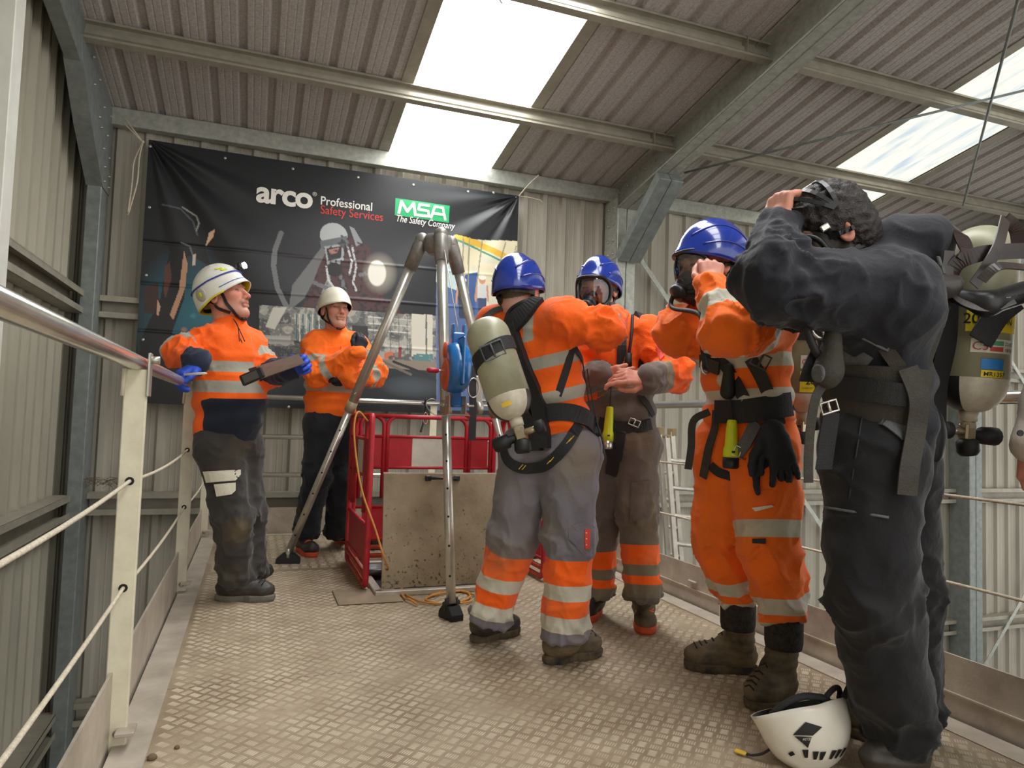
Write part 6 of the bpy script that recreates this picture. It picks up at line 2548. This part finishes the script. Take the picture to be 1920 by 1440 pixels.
# ================================================================== gear of the man with folded arms
U2 = USDF(p2.jS, p2.tS)
MB().tube([hit(U2, 640, 648, 4.9), hit(U2, 643, 675, 4.9)], .004, 6).build('storm_flap', mat('orange_shade_flap', '#e8620f', .8), p2.j)
MB().lathe([(0, .008), (.004, .008)], hit(U2, 656, 635, 4.9), -_f, 10).build('press_stud', M_web, p2.j)

# ================================================================== breathing set of the trainee seen from behind
U3 = USDF(p3.jS, p3.tS)
b3 = empty('breathing_set', label='breathing apparatus with grey cylinder on the back of the trainee seen from behind', cat='breathing set')
cy = Cyl(b3, P(905, 598, 2.66), P(968, 790, 2.55), .083, -_f * .9 - _r * .2)
b_ = cy.band(.155, .052, M_web, tilt=.02)
b_.build('cylinder_strap', M_web, b3)
nn = unit(-_f * .8 + _r * .5)
fc = cy.pt(-.55, .14, .008)
buckle(P(924, 657, 2.53), unit(P(945, 648, 2.55) - P(905, 664, 2.52)), unit(P(930, 672, 2.53) - P(918, 643, 2.53)), .085, .055, M_web_grey, b3, 'cam_buckle', .008)
cy.valve(b3, -_r * .7 + _f * .2)
cy.sticker(-.28, .18, cy.L - .062, cy.L - .045, M_thread, 'yellow_mark', .001)
# back plate, shoulder straps and harness
strap_px(U3, 2.8, [(1012, 566), (985, 588), (958, 618), (948, 650)], .085, M_web, b3, 'shoulder_pad', .012, .02)
strap_px(U3, 2.8, [(960, 610), (985, 690), (1012, 760), (1022, 840)], .06, M_black_plastic, b3, 'back_frame', .014, .03)
strap_px(U3, 2.8, [(930, 640), (960, 720), (1000, 790), (1010, 845)], .05, M_black_plastic, b3, 'back_frame', .014, .03)
MB().tube(spline([hit(U3, 1012, 556, 2.8) - _f * .02, hit(U3, 980, 566, 2.8) - _f * .03, hit(U3, 952, 590, 2.8) - _f * .03, hit(U3, 945, 640, 2.8) - _f * .03]), .008, 8).build('supply_hose', M_black_rubber, b3)
strap_px(U3, 2.8, [(908, 600), (935, 582), (960, 574)], .03, M_web_grey, b3, 'shoulder_strap', .008)
strap_px(U3, 2.8, [(968, 800), (1010, 778), (1060, 772), (1102, 788), (1118, 810)], .07, M_web, b3, 'waist_belt', .008, .012)
strap_px(U3, 2.8, [(1075, 648), (1062, 690), (1046, 742)], .03, M_web, b3, 'harness_strap', .006)
strap_px(U3, 2.8, [(1075, 648), (1092, 690), (1104, 740), (1110, 790)], .022, M_web, b3, 'harness_strap', .006)
strap_px(U3, 2.8, [(1085, 795), (1060, 838), (1024, 872), (985, 878), (952, 862), (946, 830)], .045, M_web, b3, 'leg_strap', .006)
strap_px(U3, 2.8, [(1120, 690), (1132, 760), (1124, 850)], .012, M_web, b3, 'harness_strap', .02)
for q in ((1066, 826), (1071, 822), (1030, 864), (1035, 860), (977, 874), (983, 875)):
    g_ = hit(U3, q[0], q[1], 2.8)
    MB().box(g_ - _f * .012, (.004, .003, .03), unit(_r + UP * .2), _f, unit(UP + _r * .8)).build('stitching', M_thread, b3)
rg = [hit(U3, 1022, 775, 2.8) - _f * .03 + _r * .03 * math.cos(a) + UP * .03 * math.sin(a) for a in np.linspace(0, 2 * PI, 13)[:-1]]
patch_px(U3, 2.8, [(1066, 985), (1100, 978), (1112, 988), (1110, 1038), (1092, 1040), (1078, 1022), (1066, 1010)], mat('grey_pocket', '#6f6b71', .85, var=.15, vscale=20), p3.t, 'thigh_pocket', .008)
M_red_print = mat('red_logo_print', '#d8402c', .6)
patch_px(U3, 2.8, [(1094, 992), (1103, 992), (1102, 1028), (1094, 1028)], M_red_print, p3.t, 'logo_strip', .011)
for i_, (qx, qy) in enumerate(((1098, 998), (1098, 1009), (1098, 1020))):
    g_ = hit(U3, qx, qy, 2.8)
    MB().box(g_ - _f * .0125, (.008, .002, .005), _r, _f, UP).build('logo_mark', M_helm_white, p3.t)

# ================================================================== trainee having his mask fitted
U4 = USDF(p4.bS, p4.tS)
face_mask(p4, hose_to=[P(1140, 625, 3.2), P(1160, 640, 3.18)])
b4 = empty('breathing_set', label='black harness and belt with hose worn by the trainee having his mask fitted', cat='breathing set')
strap_px(U4, 3.3, [(1163, 590), (1166, 640), (1165, 700)], .045, M_web, b4, 'shoulder_strap', .008, .01)
strap_px(U4, 3.3, [(1200, 588), (1206, 640), (1206, 690)], .06, M_web, b4, 'shoulder_pad', .012, .02)
MB().tube(spline([hit(U4, 1184, 592, 3.3) - _f * .03, hit(U4, 1182, 630, 3.3) - _f * .03, hit(U4, 1177, 665, 3.3) - _f * .03]), .007, 8).build('supply_hose', M_black_rubber, b4)
MB().tube([hit(U4, 1177, 662, 3.3) - _f * .03, hit(U4, 1175, 700, 3.3) - _f * .03], [.015, .02], 10).build('pressure_gauge', M_black_rubber, b4)
strap_px(U4, 3.3, [(1098, 694), (1130, 694), (1160, 692)], .04, M_web, b4, 'chest_strap', .01)
for q in (1110, 1128):
    g_ = hit(U4, q, 694, 3.3) - _f * .016
    buckle(g_, _r, UP, .036, .05, M_steel, b4)
strap_px(U4, 3.3, [(1125, 792), (1160, 800), (1200, 800), (1218, 795)], .055, M_web, b4, 'waist_belt', .008, .012)
buckle(hit(U4, 1188, 792, 3.3) - _f * .02, unit(_r + UP * -.4), unit(UP + _r * .4), .05, .03, M_steel, b4, 'karabiner', .007)
strap_px(U4, 3.3, [(1166, 800), (1164, 830), (1160, 862)], .045, M_web, b4, 'hanging_strap', .012)
strap_px(U4, 3.3, [(1130, 810), (1150, 850), (1148, 890)], .06, M_web, b4, 'leg_strap', .008)
strap_px(U4, 3.3, [(1198, 740), (1212, 760), (1222, 780)], .03, M_web, b4, 'harness_strap', .01)
M_torch = mat('lime_yellow_torch', '#d3df1c', .4, var=.06, vscale=20)


def torch(c, up, m_end, label, L=.16, r=.021, cord=None):
    t = empty('torch', label=label, cat='torch')
    c, up = V3(c), unit(up)
    MB().lathe([(0, r * .6), (.006, r * .8), (L * .45, r), (L * .7, r * 1.05), (L * .78, r * 1.25), (L, r * 1.3)], c, -up, 14).build('torch_barrel', M_torch, t)
    MB().lathe([(L, r * 1.32), (L + .035, r * 1.28), (L + .04, r * 1.1)], c, -up, 16).build('torch_head', m_end, t)
    MB().box(c - up * L * .84 - _f * r * 1.25, (.012, .003, .008), _r, _f, up).build('torch_mark', M_black_plastic, t)
    if cord is not None:
        MB().tube(spline([V3(q) for q in cord]), .003, 6).build('torch_cord', M_web, t)
    return t


tc_ = hit(U4, 1142, 762, 3.3) - _f * .03
torch(tc_, UP + _r * .05, M_steel, 'lime yellow torch hanging in front of the trainee having his mask fitted', cord=[hit(U4, 1146, 700, 3.3) - _f * .02, hit(U4, 1144, 735, 3.3) - _f * .025, tc_])
patch_px(U4, 3.3, [(1184, 905), (1216, 900), (1216, 970), (1182, 978)], mat('brown_pocket', '#6a5f55', .85, var=.2, vscale=20), p4.t, 'thigh_pocket', .008)
patch_px(p4.jS, 3.3, [(1229, 650), (1238, 648), (1246, 668), (1238, 676)], M_red_print, p4.j, 'sleeve_logo', .005)
patch_px(U4, 3.3, [(1176, 652), (1194, 652), (1194, 664), (1185, 668), (1176, 664)], mat('orange_flap', '#f0570e', .8), p4.j, 'chest_pocket_flap', .006)
MB().lathe([(0, .02), (.004, .02), (.004, .014)], hit(U4, 1199, 604, 3.3) - _f * .01, -_f, 16).build('shoulder_badge', M_helm_white, p4.j)

# ================================================================== trainee in orange coveralls
U5 = USDF(p5.bS, p5.tS)
face_mask(p5, s=1.02, hose_to=[P(1312, 590, 2.36), P(1316, 640, 2.34), P(1322, 690, 2.36)])
b5 = empty('breathing_set', label='harness, belt and grey cylinder worn by the trainee in orange coveralls', cat='breathing set')
strap_px(U5, 2.55, [(1392, 566), (1412, 590), (1428, 612)], .05, M_web, b5, 'shoulder_pad', .01, .014)
strap_px(U5, 2.55, [(1320, 655), (1345, 668), (1372, 700), (1395, 745), (1412, 770)], .045, M_web, b5, 'shoulder_strap', .008)
strap_px(U5, 2.55, [(1408, 672), (1428, 710), (1448, 760), (1462, 800)], .045, M_web_olive, b5, 'side_strap', .008)
buckle(hit(U5, 1424, 676, 2.55) - _f * .012, unit(_r - UP * .5), unit(UP + _r * .5), .06, .05, M_web_grey, b5, 'adjuster', .008)
strap_px(U5, 2.55, [(1318, 676), (1335, 684), (1352, 690)], .05, M_web_olive, b5, 'chest_strap', .012, .01)
g_ = hit(U5, 1322, 686, 2.55) - _f * .02
MB().tube([g_ + _r * .02 * math.cos(a) + UP * .032 * math.sin(a) for a in np.linspace(0, 2 * PI, 15)[:-1]], .005, 8, closed=True).build('chest_ring', M_steel, b5)
MB().box(hit(U5, 1345, 652, 2.55) - _f * .025, (.1, .035, .05), _r, _f, UP, bev=.012).build('valve_holder', M_black_plastic, b5)
S_ = SDF().cap(hit(U5, 1362, 690, 2.5) - _f * .03, hit(U5, 1360, 735, 2.5) - _f * .03, .018, .028, k=.01)
vv, ff = S_.mesh(.006)
np_mesh('pressure_gauge', vv, ff, M_black_rubber, b5)
strap_px(U5, 2.55, [(1345, 772), (1390, 772), (1440, 765), (1478, 758)], .085, M_web, b5, 'waist_belt', .01, .012)
strap_px(U5, 2.55, [(1346, 770), (1336, 830), (1322, 895)], .034, M_web_olive, b5, 'hanging_strap', .012)
MB().ribbon(spline([P(1330, 772, 2.5), P(1300, 790, 2.48), P(1296, 840, 2.48), P(1290, 880, 2.48)]), -_f, .026, .004).build('hanging_strap', M_web_olive, b5)
strap_px(U5, 2.55, [(1420, 790), (1400, 830), (1385, 850)], .045, M_web_grey, b5, 'leg_strap', .008)
buckle(hit(U5, 1386, 848, 2.5) - _f * .014, unit(_r - UP * .4), unit(UP + _r * .4), .05, .035, M_steel, b5, 'leg_buckle', .006)
strap_px(U5, 2.55, [(1430, 795), (1455, 830), (1478, 870)], .04, M_web, b5, 'leg_strap', .008)
strap_px(U5, 2.55, [(1334, 872), (1350, 885), (1372, 892)], .035, M_web, b5, 'leg_strap', .008)
cy5 = Cyl(b5, P(1512, 560, 2.66), P(1504, 775, 2.72), .078, -_f)
cy5.valve(b5, -_f * .3 - _r * .6)
cy5.band(.13, .045, M_web).build('cylinder_strap', M_web, b5)
M_label_w = mat('white_label', '#d9d4c6', .5, var=.08, vscale=30)
M_label_y = mat('yellow_label', '#e8cf2a', .5, var=.08, vscale=30)
M_label_b = mat('blue_label', '#2a7cc4', .5, var=.08, vscale=30)
M_label_r = mat('red_label_print', '#b8473f', .5)
M_label_g = mat('green_label_print', '#4d9a6a', .5)
M_ink = mat('black_print', '#1b1a18', .6)
cy5.sticker(-.75, .55, cy5.L - .235, cy5.L - .185, M_label_w, 'white_label')
cy5.text('CIVI', .50, cy5.L - .20, .03, M_label_r, -1)
cy5.sticker(-.75, .55, cy5.L - .175, cy5.L - .095, M_label_y, 'yellow_label')
cy5.text('200', .30, cy5.L - .125, .034, M_ink, -1, bold=.01)
cy5.text('BAR', -.22, cy5.L - .128, .016, M_ink, -1)
for o_ in (.158, .108):
    cy5.text('CHARGED PRESSURE', .46, cy5.L - o_, .0085, M_ink, -1)
gt_ = P(1367, 790, 2.40)
torch(hit(U5, 1367, 786, 2.5) - _f * .035, UP + _r * .02, M_black_plastic, 'lime yellow torch with black head hanging from the orange coveralls', L=.135, r=.022, cord=[hit(U5, 1362, 740, 2.5) - _f * .035, hit(U5, 1366, 770, 2.5) - _f * .04, hit(U5, 1367, 786, 2.5) - _f * .035])
H = SDF()
gw = hit(U5, 1436, 815, 2.5) - _f * .03
hand_caps(H, gw, P(1438, 870, 2.45) - gw, _f * -1 + _r * .2, 1, curl=(.25, .12, .3, .35), thumb=.3, s=1.15, fat=1.25, spread=.25)
hand_caps(H, gw + _r * .02 - _f * .02, P(1452, 860, 2.42) - gw, _f + _r * .1, -1, curl=(.2, .4, .3, .2), thumb=.2, s=1.1, fat=1.2, spread=.2)
vv, ff = H.mesh(.005)
np_mesh('work_gloves', vv, ff, M_glove_dark, None, label='pair of dark work gloves clipped to the orange coveralls', cat='gloves')
patch_px(U5, 2.55, [(1391, 922), (1480, 915), (1486, 936), (1418, 958)], mat('orange_pocket_flap', '#f4681a', .8, var=.08, vscale=20), p5.t, 'pocket_flap', .006)
patch_px(U5, 2.55, [(1412, 952), (1446, 947), (1450, 950), (1418, 959)], M_label_w, p5.t, 'reflective_piping', .011)
patch_px(U5, 2.5, [(1412, 1010), (1436, 1010), (1436, 1019), (1412, 1018)], M_ink, p5.t, 'black_tab', .006)

# ================================================================== trainee in the dark suit
U6 = USDF(p6.bS, p6.tS)
# curly hair
HS = SDF()
L6 = p6.L
rh = random.Random(5)
HS.ell(L6(0, -.02, .05), V3((.092, .112, .098)), p6.R, k=.02)
HS.ell(L6(0, -.055, -.01), V3((.085, .07, .08)), p6.R, k=.03)
HS.ell(L6(0, .09, -.03), V3((.11, .085, .11)), p6.R, k=.02, op='s')
vv, ff = HS.mesh(.005)
nn_ = mesh_normals(vv, ff)
vv = vv + nn_ * (.008 * (1 - np.abs(vnoise(vv * 48))) + .005 * vnoise(vv * 110))[:, None]
np_mesh('hair', vv, ff, mat('dark_curly_hair', '#2e241f', .55, col2='#17120f', vscale=120, bump=.5, bscale=260), p6.o)
face_mask(p6)
for k_ in range(3):
    pts = [L6(.098 * math.cos(a), -.02 + .118 * math.sin(a) * (-.2 + .4 * k_), .05 + .10 * math.sin(a)) for a in np.linspace(.1, PI - .1, 15)]
    MB().ribbon(pts, [unit(q - L6(0, -.02, .03)) for q in pts], .012, .003).build('mask_harness', M_mask, p6.o)
MB().tube(spline([p6.J['wl'] + UP * .05, P(1510, 388, 1.94), L6(.07, .0, .12)]), .003, 6).build('harness_tail', M_mask, p6.o)
b6 = empty('breathing_set', label='breathing apparatus with labelled cylinder worn by the trainee in the dark suit', cat='breathing set')
strap_px(U6, 1.95, [(1560, 742), (1600, 735), (1660, 738), (1730, 745)], .15, M_web_olive, b6, 'waist_pad', .012, .016)
strap_px(U6, 1.95, [(1572, 722), (1630, 728), (1700, 738)], .06, M_web, b6, 'waist_belt', .03, .006)
strap_px(U6, 1.95, [(1566, 640), (1590, 660), (1625, 690)], .07, M_web_grey, b6, 'shoulder_strap', .008)
strap_px(U6, 1.95, [(1638, 612), (1660, 650), (1690, 700), (1700, 740)], .035, M_web_olive, b6, 'side_strap', .012)
MB().ribbon(spline([hit(U6, 1690, 690, 1.95) - _f * .03, hit(U6, 1704, 745, 1.95) - _f * .045, hit(U6, 1702, 800, 1.95) - _f * .04, hit(U6, 1694, 870, 1.95) - _f * .03, hit(U6, 1688, 925, 1.95) - _f * .03]), -_f, .052, .005).build('hanging_strap', M_web_olive, b6)
buckle(hit(U6, 1642, 628, 1.95) - _f * .02, unit(_r - UP * .5), unit(UP + _r * .45), .07, .06, M_web_grey, b6, 'adjuster', .01)
strap_px(U6, 1.95, [(1640, 762), (1670, 790), (1700, 815)], .06, M_web_grey, b6, 'leg_strap', .008)
MB().ribbon(spline([P(1765, 560, 1.92), P(1745, 620, 1.9), P(1722, 690, 1.9), P(1715, 745, 1.92)]), unit(-_f - _r * .2), .055, .012).build('shoulder_strap', M_web_olive, b6)
bp_ = MB()
bp_.ribbon(spline([P(1772, 560, 2.02), P(1768, 640, 2.03), P(1752, 720, 2.05), P(1748, 800, 2.05), P(1742, 850, 2.04)]), unit(-_f + _r * .3), .07, .03)
bp_.build('back_plate', M_black_plastic, b6)
S_ = SDF().ell(P(1738, 815, 2.0), (.05, .045, .06), k=.02).cap(P(1735, 780, 2.02), P(1745, 850, 2.0), .04, .03, k=.03)
vv, ff = S_.mesh(.007)
np_mesh('reducer_cover', vv, ff, M_black_plastic, b6)
MB().lathe([(0, .014), (.006, .014), (.006, .008)], P(1744, 788, 1.94), -_f, 14).build('reducer_screw', M_steel, b6)
# hose loop, ring and gauge on the left of the belt
gg = P(1545, 620, 1.86)
MB().tube(spline([P(1562, 568, 1.88), P(1520, 572, 1.86), P(1512, 610, 1.85), P(1525, 650, 1.85), P(1536, 668, 1.86)]), .011, 10).build('supply_hose', M_black_rubber, b6)
MB().ribbon(spline([P(1536, 655, 1.88), P(1520, 690, 1.88), P(1512, 715, 1.9)]), -_f, .04, .006).build('hanging_strap', M_web, b6)
MB().tube([P(1545, 610, 1.87) + _r * .034 * math.cos(a) + UP * .036 * math.sin(a) for a in np.linspace(0, 2 * PI, 19)[:-1]], .005, 8, closed=True).build('steel_ring', M_steel, b6)
for a_ in ((1520, 612, 1562, 606), (1540, 605, 1548, 640)):
    MB().tube([P(a_[0], a_[1], 1.865), P(a_[2], a_[3], 1.865)], .004, 6).build('ring_bar', M_steel, b6)
S_ = SDF().cap(P(1562, 625, 1.86), P(1555, 690, 1.85), .022, .036, k=.02).ell(P(1552, 700, 1.85), (.038, .03, .042), k=.02)
vv, ff = S_.mesh(.006)
np_mesh('gauge_boot', vv, ff, M_web_olive, b6)
MB().lathe([(0, .024), (.006, .024), (.008, .019)], P(1536, 700, 1.835), unit(-_r - _f * .25), 20).build('gauge_face', M_web_grey, b6)
MB().ribbon(spline([P(1548, 715, 1.85), P(1530, 745, 1.84), P(1520, 800, 1.84), P(1516, 860, 1.84), P(1516, 905, 1.84)]), unit(-_f), .024, .004).build('hanging_strap', M_web_olive, b6)
buckle(P(1555, 763, 1.86), unit(_r + UP * .3), unit(UP - _r * .3), .045, .03, M_steel, b6, 'karabiner', .007)
MB().add([P(1545, 770, 1.9), P(1575, 775, 1.9), P(1560, 880, 1.9), P(1528, 880, 1.9), P(1545, 770, 1.91), P(1575, 775, 1.91), P(1560, 880, 1.91), P(1528, 880, 1.91)], [(0, 1, 2, 3), (7, 6, 5, 4), (0, 4, 5, 1), (1, 5, 6, 2), (2, 6, 7, 3), (3, 7, 4, 0)]).build('hip_flap', M_web, b6)
MB().tube([hit(U6, 1546 + i * 10, 951 + i * 1.6, 1.95) for i in range(13)], .004, 6).build('thigh_zip', M_web_grey, p6.t)
MB().tube([hit(U6, 1618 - i * 2.2, 770 + i * 14, 1.95) for i in range(13)], .003, 6).build('side_seam', M_ink, p6.t)
# the big cylinder
cy6 = Cyl(b6, P(1846, 424, 2.08), P(1816, 778, 2.08), .095, -_f)
cy6.valve(b6, _r + _f * .2)
cy6.sticker(-.75, .85, .262, .325, M_label_y, 'yellow_label')
cy6.text('WORKING PRESS', .86, .262, .021, M_ink, -1, bold=.006)
cy6.text('200', .93, .302, .042, M_ink, -1, bold=.012)
cy6.text('BAR N', .25, .302, .024, M_ink, -1, bold=.006)
cy6.sticker(-.62, .68, .345, .385, M_label_w, 'white_label')
cy6.sticker(-.22, .18, .350, .363, M_label_g, 'green_pill', .002)
cy6.sticker(-.22, .18, .367, .380, M_label_r, 'red_pill', .002)
cy6.text('C5', .64, .378, .034, M_label_r, -1)
cy6.text('22/05', -.26, .362, .014, M_ink, -1)
cy6.text('18/06', -.26, .379, .014, M_ink, -1)
cy6.sticker(-.28, .38, .402, .432, M_label_b, 'blue_label')
cy6.sticker(-.30, .36, .435, .455, M_label_y, 'small_yellow_label')
cy6.text('MR1357', .30, .452, .018, M_ink, -1, bold=.006)
MB().ribbon(spline([P(1905, 560, 1.98), P(1870, 590, 1.97), P(1838, 640, 1.97)]), -_f, .07, .006).build('cylinder_strap', M_web, b6)
# spare mask heaped on the cylinder: brown rubber spider harness
mk = empty('breathing_mask', label='spare breathing mask with tangled rubber straps hung over the cylinder of the dark suit', cat='mask')
M_rub = mat('brown_black_rubber', '#3a2420', .32, col2='#1f1513', vscale=12)
M_rub_g = mat('grey_black_rubber', '#37322f', .35, var=.2, vscale=15)


def rib(pts, w, m, nrm=None, t=.0035):
    q = spline([P(*p) for p in pts], 7)
    return MB().ribbon(q, unit(nrm if nrm is not None else -_f), w, t).build('rubber_strap', m, mk)


rib([(1772, 560, 1.92), (1790, 500, 1.90), (1830, 478, 1.88), (1880, 472, 1.88), (1930, 470, 1.88)], .042, M_rub)
rib([(1780, 470, 1.90), (1778, 520, 1.90), (1800, 560, 1.88), (1850, 575, 1.86), (1900, 560, 1.86)], .03, M_rub_g, -_f + UP * .4)
rib([(1885, 410, 1.90), (1872, 460, 1.87), (1850, 500, 1.86), (1826, 535, 1.86)], .035, M_rub_g, -_f + _r * .3)
rib([(1885, 410, 1.90), (1905, 430, 1.93), (1912, 470, 1.93)], .035, M_rub, -_f - _r * .6)
rib([(1840, 525, 1.84), (1870, 500, 1.83), (1910, 500, 1.84), (1935, 505, 1.85)], .026, M_rub_g, -_f + UP * .8)
rib([(1790, 425, 1.97), (1800, 440, 1.93), (1812, 470, 1.9), (1804, 490, 1.89)], .04, M_rub, -_f - UP * .3)
rib([(1722, 428, 1.96), (1755, 440, 1.95), (1785, 448, 1.94)], .02, M_rub_g, -_f + UP * .5)
S_ = SDF().ell(P(1762, 540, 1.88), (.055, .03, .032), rot3(_f, UP), k=.02).cap(P(1742, 538, 1.87), P(1790, 530, 1.87), .026, .02, k=.02)
S_.ell(P(1764, 545, 1.83), (.036, .03, .012), rot3(_f, UP), k=.006, op='s')
vv, ff = S_.mesh(.005)
np_mesh('chin_piece', vv, ff, M_rub_g, mk)
S_ = SDF().cap(P(1795, 555, 1.9), P(1850, 570, 1.88), .022, .032, k=.02).cap(P(1850, 570, 1.88), P(1930, 545, 1.9), .032, .03, k=.02)
vv, ff = S_.mesh(.006)
np_mesh('mask_seal', vv, ff, M_mask, mk)
nvz = 10
vis = [P(1870 + 8 * i, 552 - 1.5 * i + 10 * math.sin(j / 6 * PI), 1.90 - .05 * math.sin(j / 6 * PI)) for j in range(7) for i in range(nvz)]
MB().add(vis, [(j * nvz + i, j * nvz + i + 1, j * nvz + nvz + i + 1, j * nvz + nvz + i) for j in range(6) for i in range(nvz - 1)], True).build('visor', M_visor, mk)
MB().box(P(1757, 568, 1.87), (.045, .006, .035), unit(_r + UP * .5), _f, unit(UP - _r * .5), bev=.008).build('pull_tab', M_rub_g, mk)
for q in ((1768, 505), (1762, 490)):
    MB().box(P(q[0], q[1], 1.9), (.012, .006, .03), _r, _f, unit(UP - _r * .3), bev=.003).build('strap_clip', M_web_grey, mk)

# ================================================================== white helmet on the deck
M_wh = mat('white_vented_helmet', '#e4dfd2', .3, var=.05, vscale=10, coat=.2)


class _H:
    pass


fh = _H()
fh.hs = 1.0
hc = onz(1505, 1437) + UP * .118 + _f * .03
fwdv = unit(-_r + UP * .12 - _f * .1)
upv = unit(-UP * .9 - _f * .38 + _r * .12)
fh.R = rot3(fwdv, upv)
fh.L = lambda x, y, z: hc + fh.R @ V3((x, y, z - .045))
fh.headS = SDF().ell(fh.L(0, 0, -.02), (.06, .06, .06))
fh.o = empty('safety_helmet', label='white vented climbing helmet lying upturned on the deck', cat='helmet')
sh_ = helmet(fh, M_wh, 'vented', sc=1.12)
for ch in list(sh_.children):
    if ch.name.startswith(('chin', 'nape', 'shell')):
        bpy.data.objects.remove(ch)
hp = fh.hpoint


def on_helm(az, t, o=.001):
    return hp(az, t, o)


def helm_patch(pts, m, name, o=.0035):
    c = np.mean(pts, 0)
    out = [np.array(pts[i]) * (1 - j / 4) + np.array(pts[(i + 1) % len(pts)]) * j / 4 for i in range(len(pts)) for j in range(4)]
    n = len(out)
    v = [on_helm(*(c + (q - c) * s), o) for s in (1, .66, .33) for q in out] + [on_helm(*c, o)]
    f = [(r_ * n + k, r_ * n + (k + 1) % n, r_ * n + n + (k + 1) % n, r_ * n + n + k) for r_ in range(2) for k in range(n)] + [(2 * n + k, 2 * n + (k + 1) % n, 3 * n) for k in range(n)]
    return MB().add(v, f).build(name, m, sh_)


M_vent = mat('black_vent', '#141414', .6)
for a_, t_ in ((1.15, .52), (1.42, .55), (1.62, .56), (1.95, .55), (2.15, .54), (2.38, .52)):
    w_ = .08
    helm_patch([(a_ - w_, t_ - .06), (a_ + w_, t_ - .06), (a_ + w_ * .6, t_ + .06), (a_ - w_ * .6, t_ + .06)], M_vent, 'vent_slot')
helm_patch([(.92, .27), (1.22, .15), (1.55, .22), (1.34, .30)], M_vent, 'side_clip')
helm_patch([(.95, .285), (1.32, .315), (1.22, .44)], M_black_plastic, 'side_badge')
helm_patch([(.62, .50), (.80, .47), (.84, .52), (.66, .55)], M_vent, 'lamp_slot')
q = on_helm(1.12, .34, .007)
text_mesh('PETZL', 'badge_lettering', .009, q, unit(on_helm(1.30, .36) - on_helm(1.10, .36)), unit(on_helm(1.2, .2) - on_helm(1.2, .4)), M_label_w, sh_)
for a0_, a1_, r0 in ((.5, 1.9, .010), (1.7, 2.9, .008)):
    pts = [on_helm(a, 0.0, -.02) + UP * (.03 * math.sin((a - a0_) / (a1_ - a0_) * PI)) for a in np.linspace(a0_, a1_, 14)]
    MB().tube(pts, r0, 8).build('inner_cradle', M_web, sh_)
st0 = on_helm(2.3, .0, .0)
MB().ribbon(spline([st0, st0 + UP * .05 + _r * .03, st0 + UP * .035 + _r * .075, st0 - UP * .02 + _r * .085, st0 - UP * .07 + _r * .075]), unit(-_f), .018, .003).build('chin_strap', M_web, sh_)
MB().box(st0 + UP * .01 + _r * .062 - _f * .01, (.02, .008, .014), _r, _f, UP, bev=.003).build('strap_slider', M_thread, sh_)
q = onz(1440, 1400, .02)
MB().ribbon(spline([onz(1455, 1395, .05), onz(1432, 1412, .02), onz(1410, 1416, .01), onz(1396, 1412, .008)]), UP, .012, .003).build('chin_strap', M_web, sh_)
MB().box(onz(1388, 1410, .01), (.035, .016, .008), unit(_r - _f * .8), unit(_f + _r * .8), UP, bev=.003).build('strap_clip', M_thread, sh_)

# ================================================================== person at the edge of the picture, only a sleeve in view
J = dict(head=P(2120, 330, 1.9), neck=P(2110, 420, 1.9), sl=P(2040, 470, 1.84), sr=P(2180, 480, 2.05), el=P(1994, 660, 1.84), wl=P(1936, 835, 1.80), er=P(2190, 680, 2.1), wr=P(2140, 800, 2.1),
         pelvis=P(2090, 850, 1.92), hl=P(2050, 910, 1.86), hr=P(2125, 910, 1.98), kl=P(2060, 1150, 1.85), kr=P(2130, 1150, 1.98), al=P(2060, 1380, 1.84), ar=P(2140, 1380, 1.98))
p7 = Person('person in beige jacket of whom only a cuffed sleeve shows at the picture edge', J, -R_ * .9 + F_ * .2, -R_ + F_ * .2, UP, skin='#cf8f82', hs=1.0, head_h=.008,
            hands=(((P(1936, 835, 1.80), P(1938, 900, 1.80) - P(1936, 835, 1.80), R_ + F_ * .3, 1), dict(curl=(.4, .45, .5, .5), thumb=.4, s=1.05)),))
p7.jacket(cloth_mat('beige_jacket', '#b3a79d', ()), hem=-.1, arm_r=(.075, .064, .046), cuffs=.046, collar=.02, seed=31.0, h=.012, amp=.004)
p7.trousers(cloth_mat('dark_trousers', '#2c2c30', ()), h=.014)
p7.boot(onz(2100, 1450), onz(2030, 1450), p7.J['al'], M_boot_black, M_sole_dark)
p7.boot(onz(2170, 1440), onz(2100, 1440), p7.J['ar'], M_boot_black, M_sole_dark)
MB().lathe([(0, .008), (.004, .008)], P(1912, 812, 1.755), -_f, 12).build('cuff_stud', M_web, p7.j)
# straw from an old bird nest on the girt
sr_ = random.Random(9)
nest = MB()
for _ in range(60):
    c = ony(205, 905, 6.3) + V3((sr_.uniform(-.16, .16), sr_.uniform(-.06, .04), sr_.uniform(-.03, .035)))
    d = V3((sr_.uniform(-1, 1), sr_.uniform(-1, 1), sr_.uniform(-.5, .5))) * .07
    nest.tube([c - d, c + V3((0, 0, .015)), c + d], .0013, 4, cap=False)
nest.build('dry_straw', mat('dry_straw_brown', '#6b5136', .9, var=.3, vscale=40), label='tangle of dry nest straw on the girt by the gable column', cat='straw', kind='stuff')
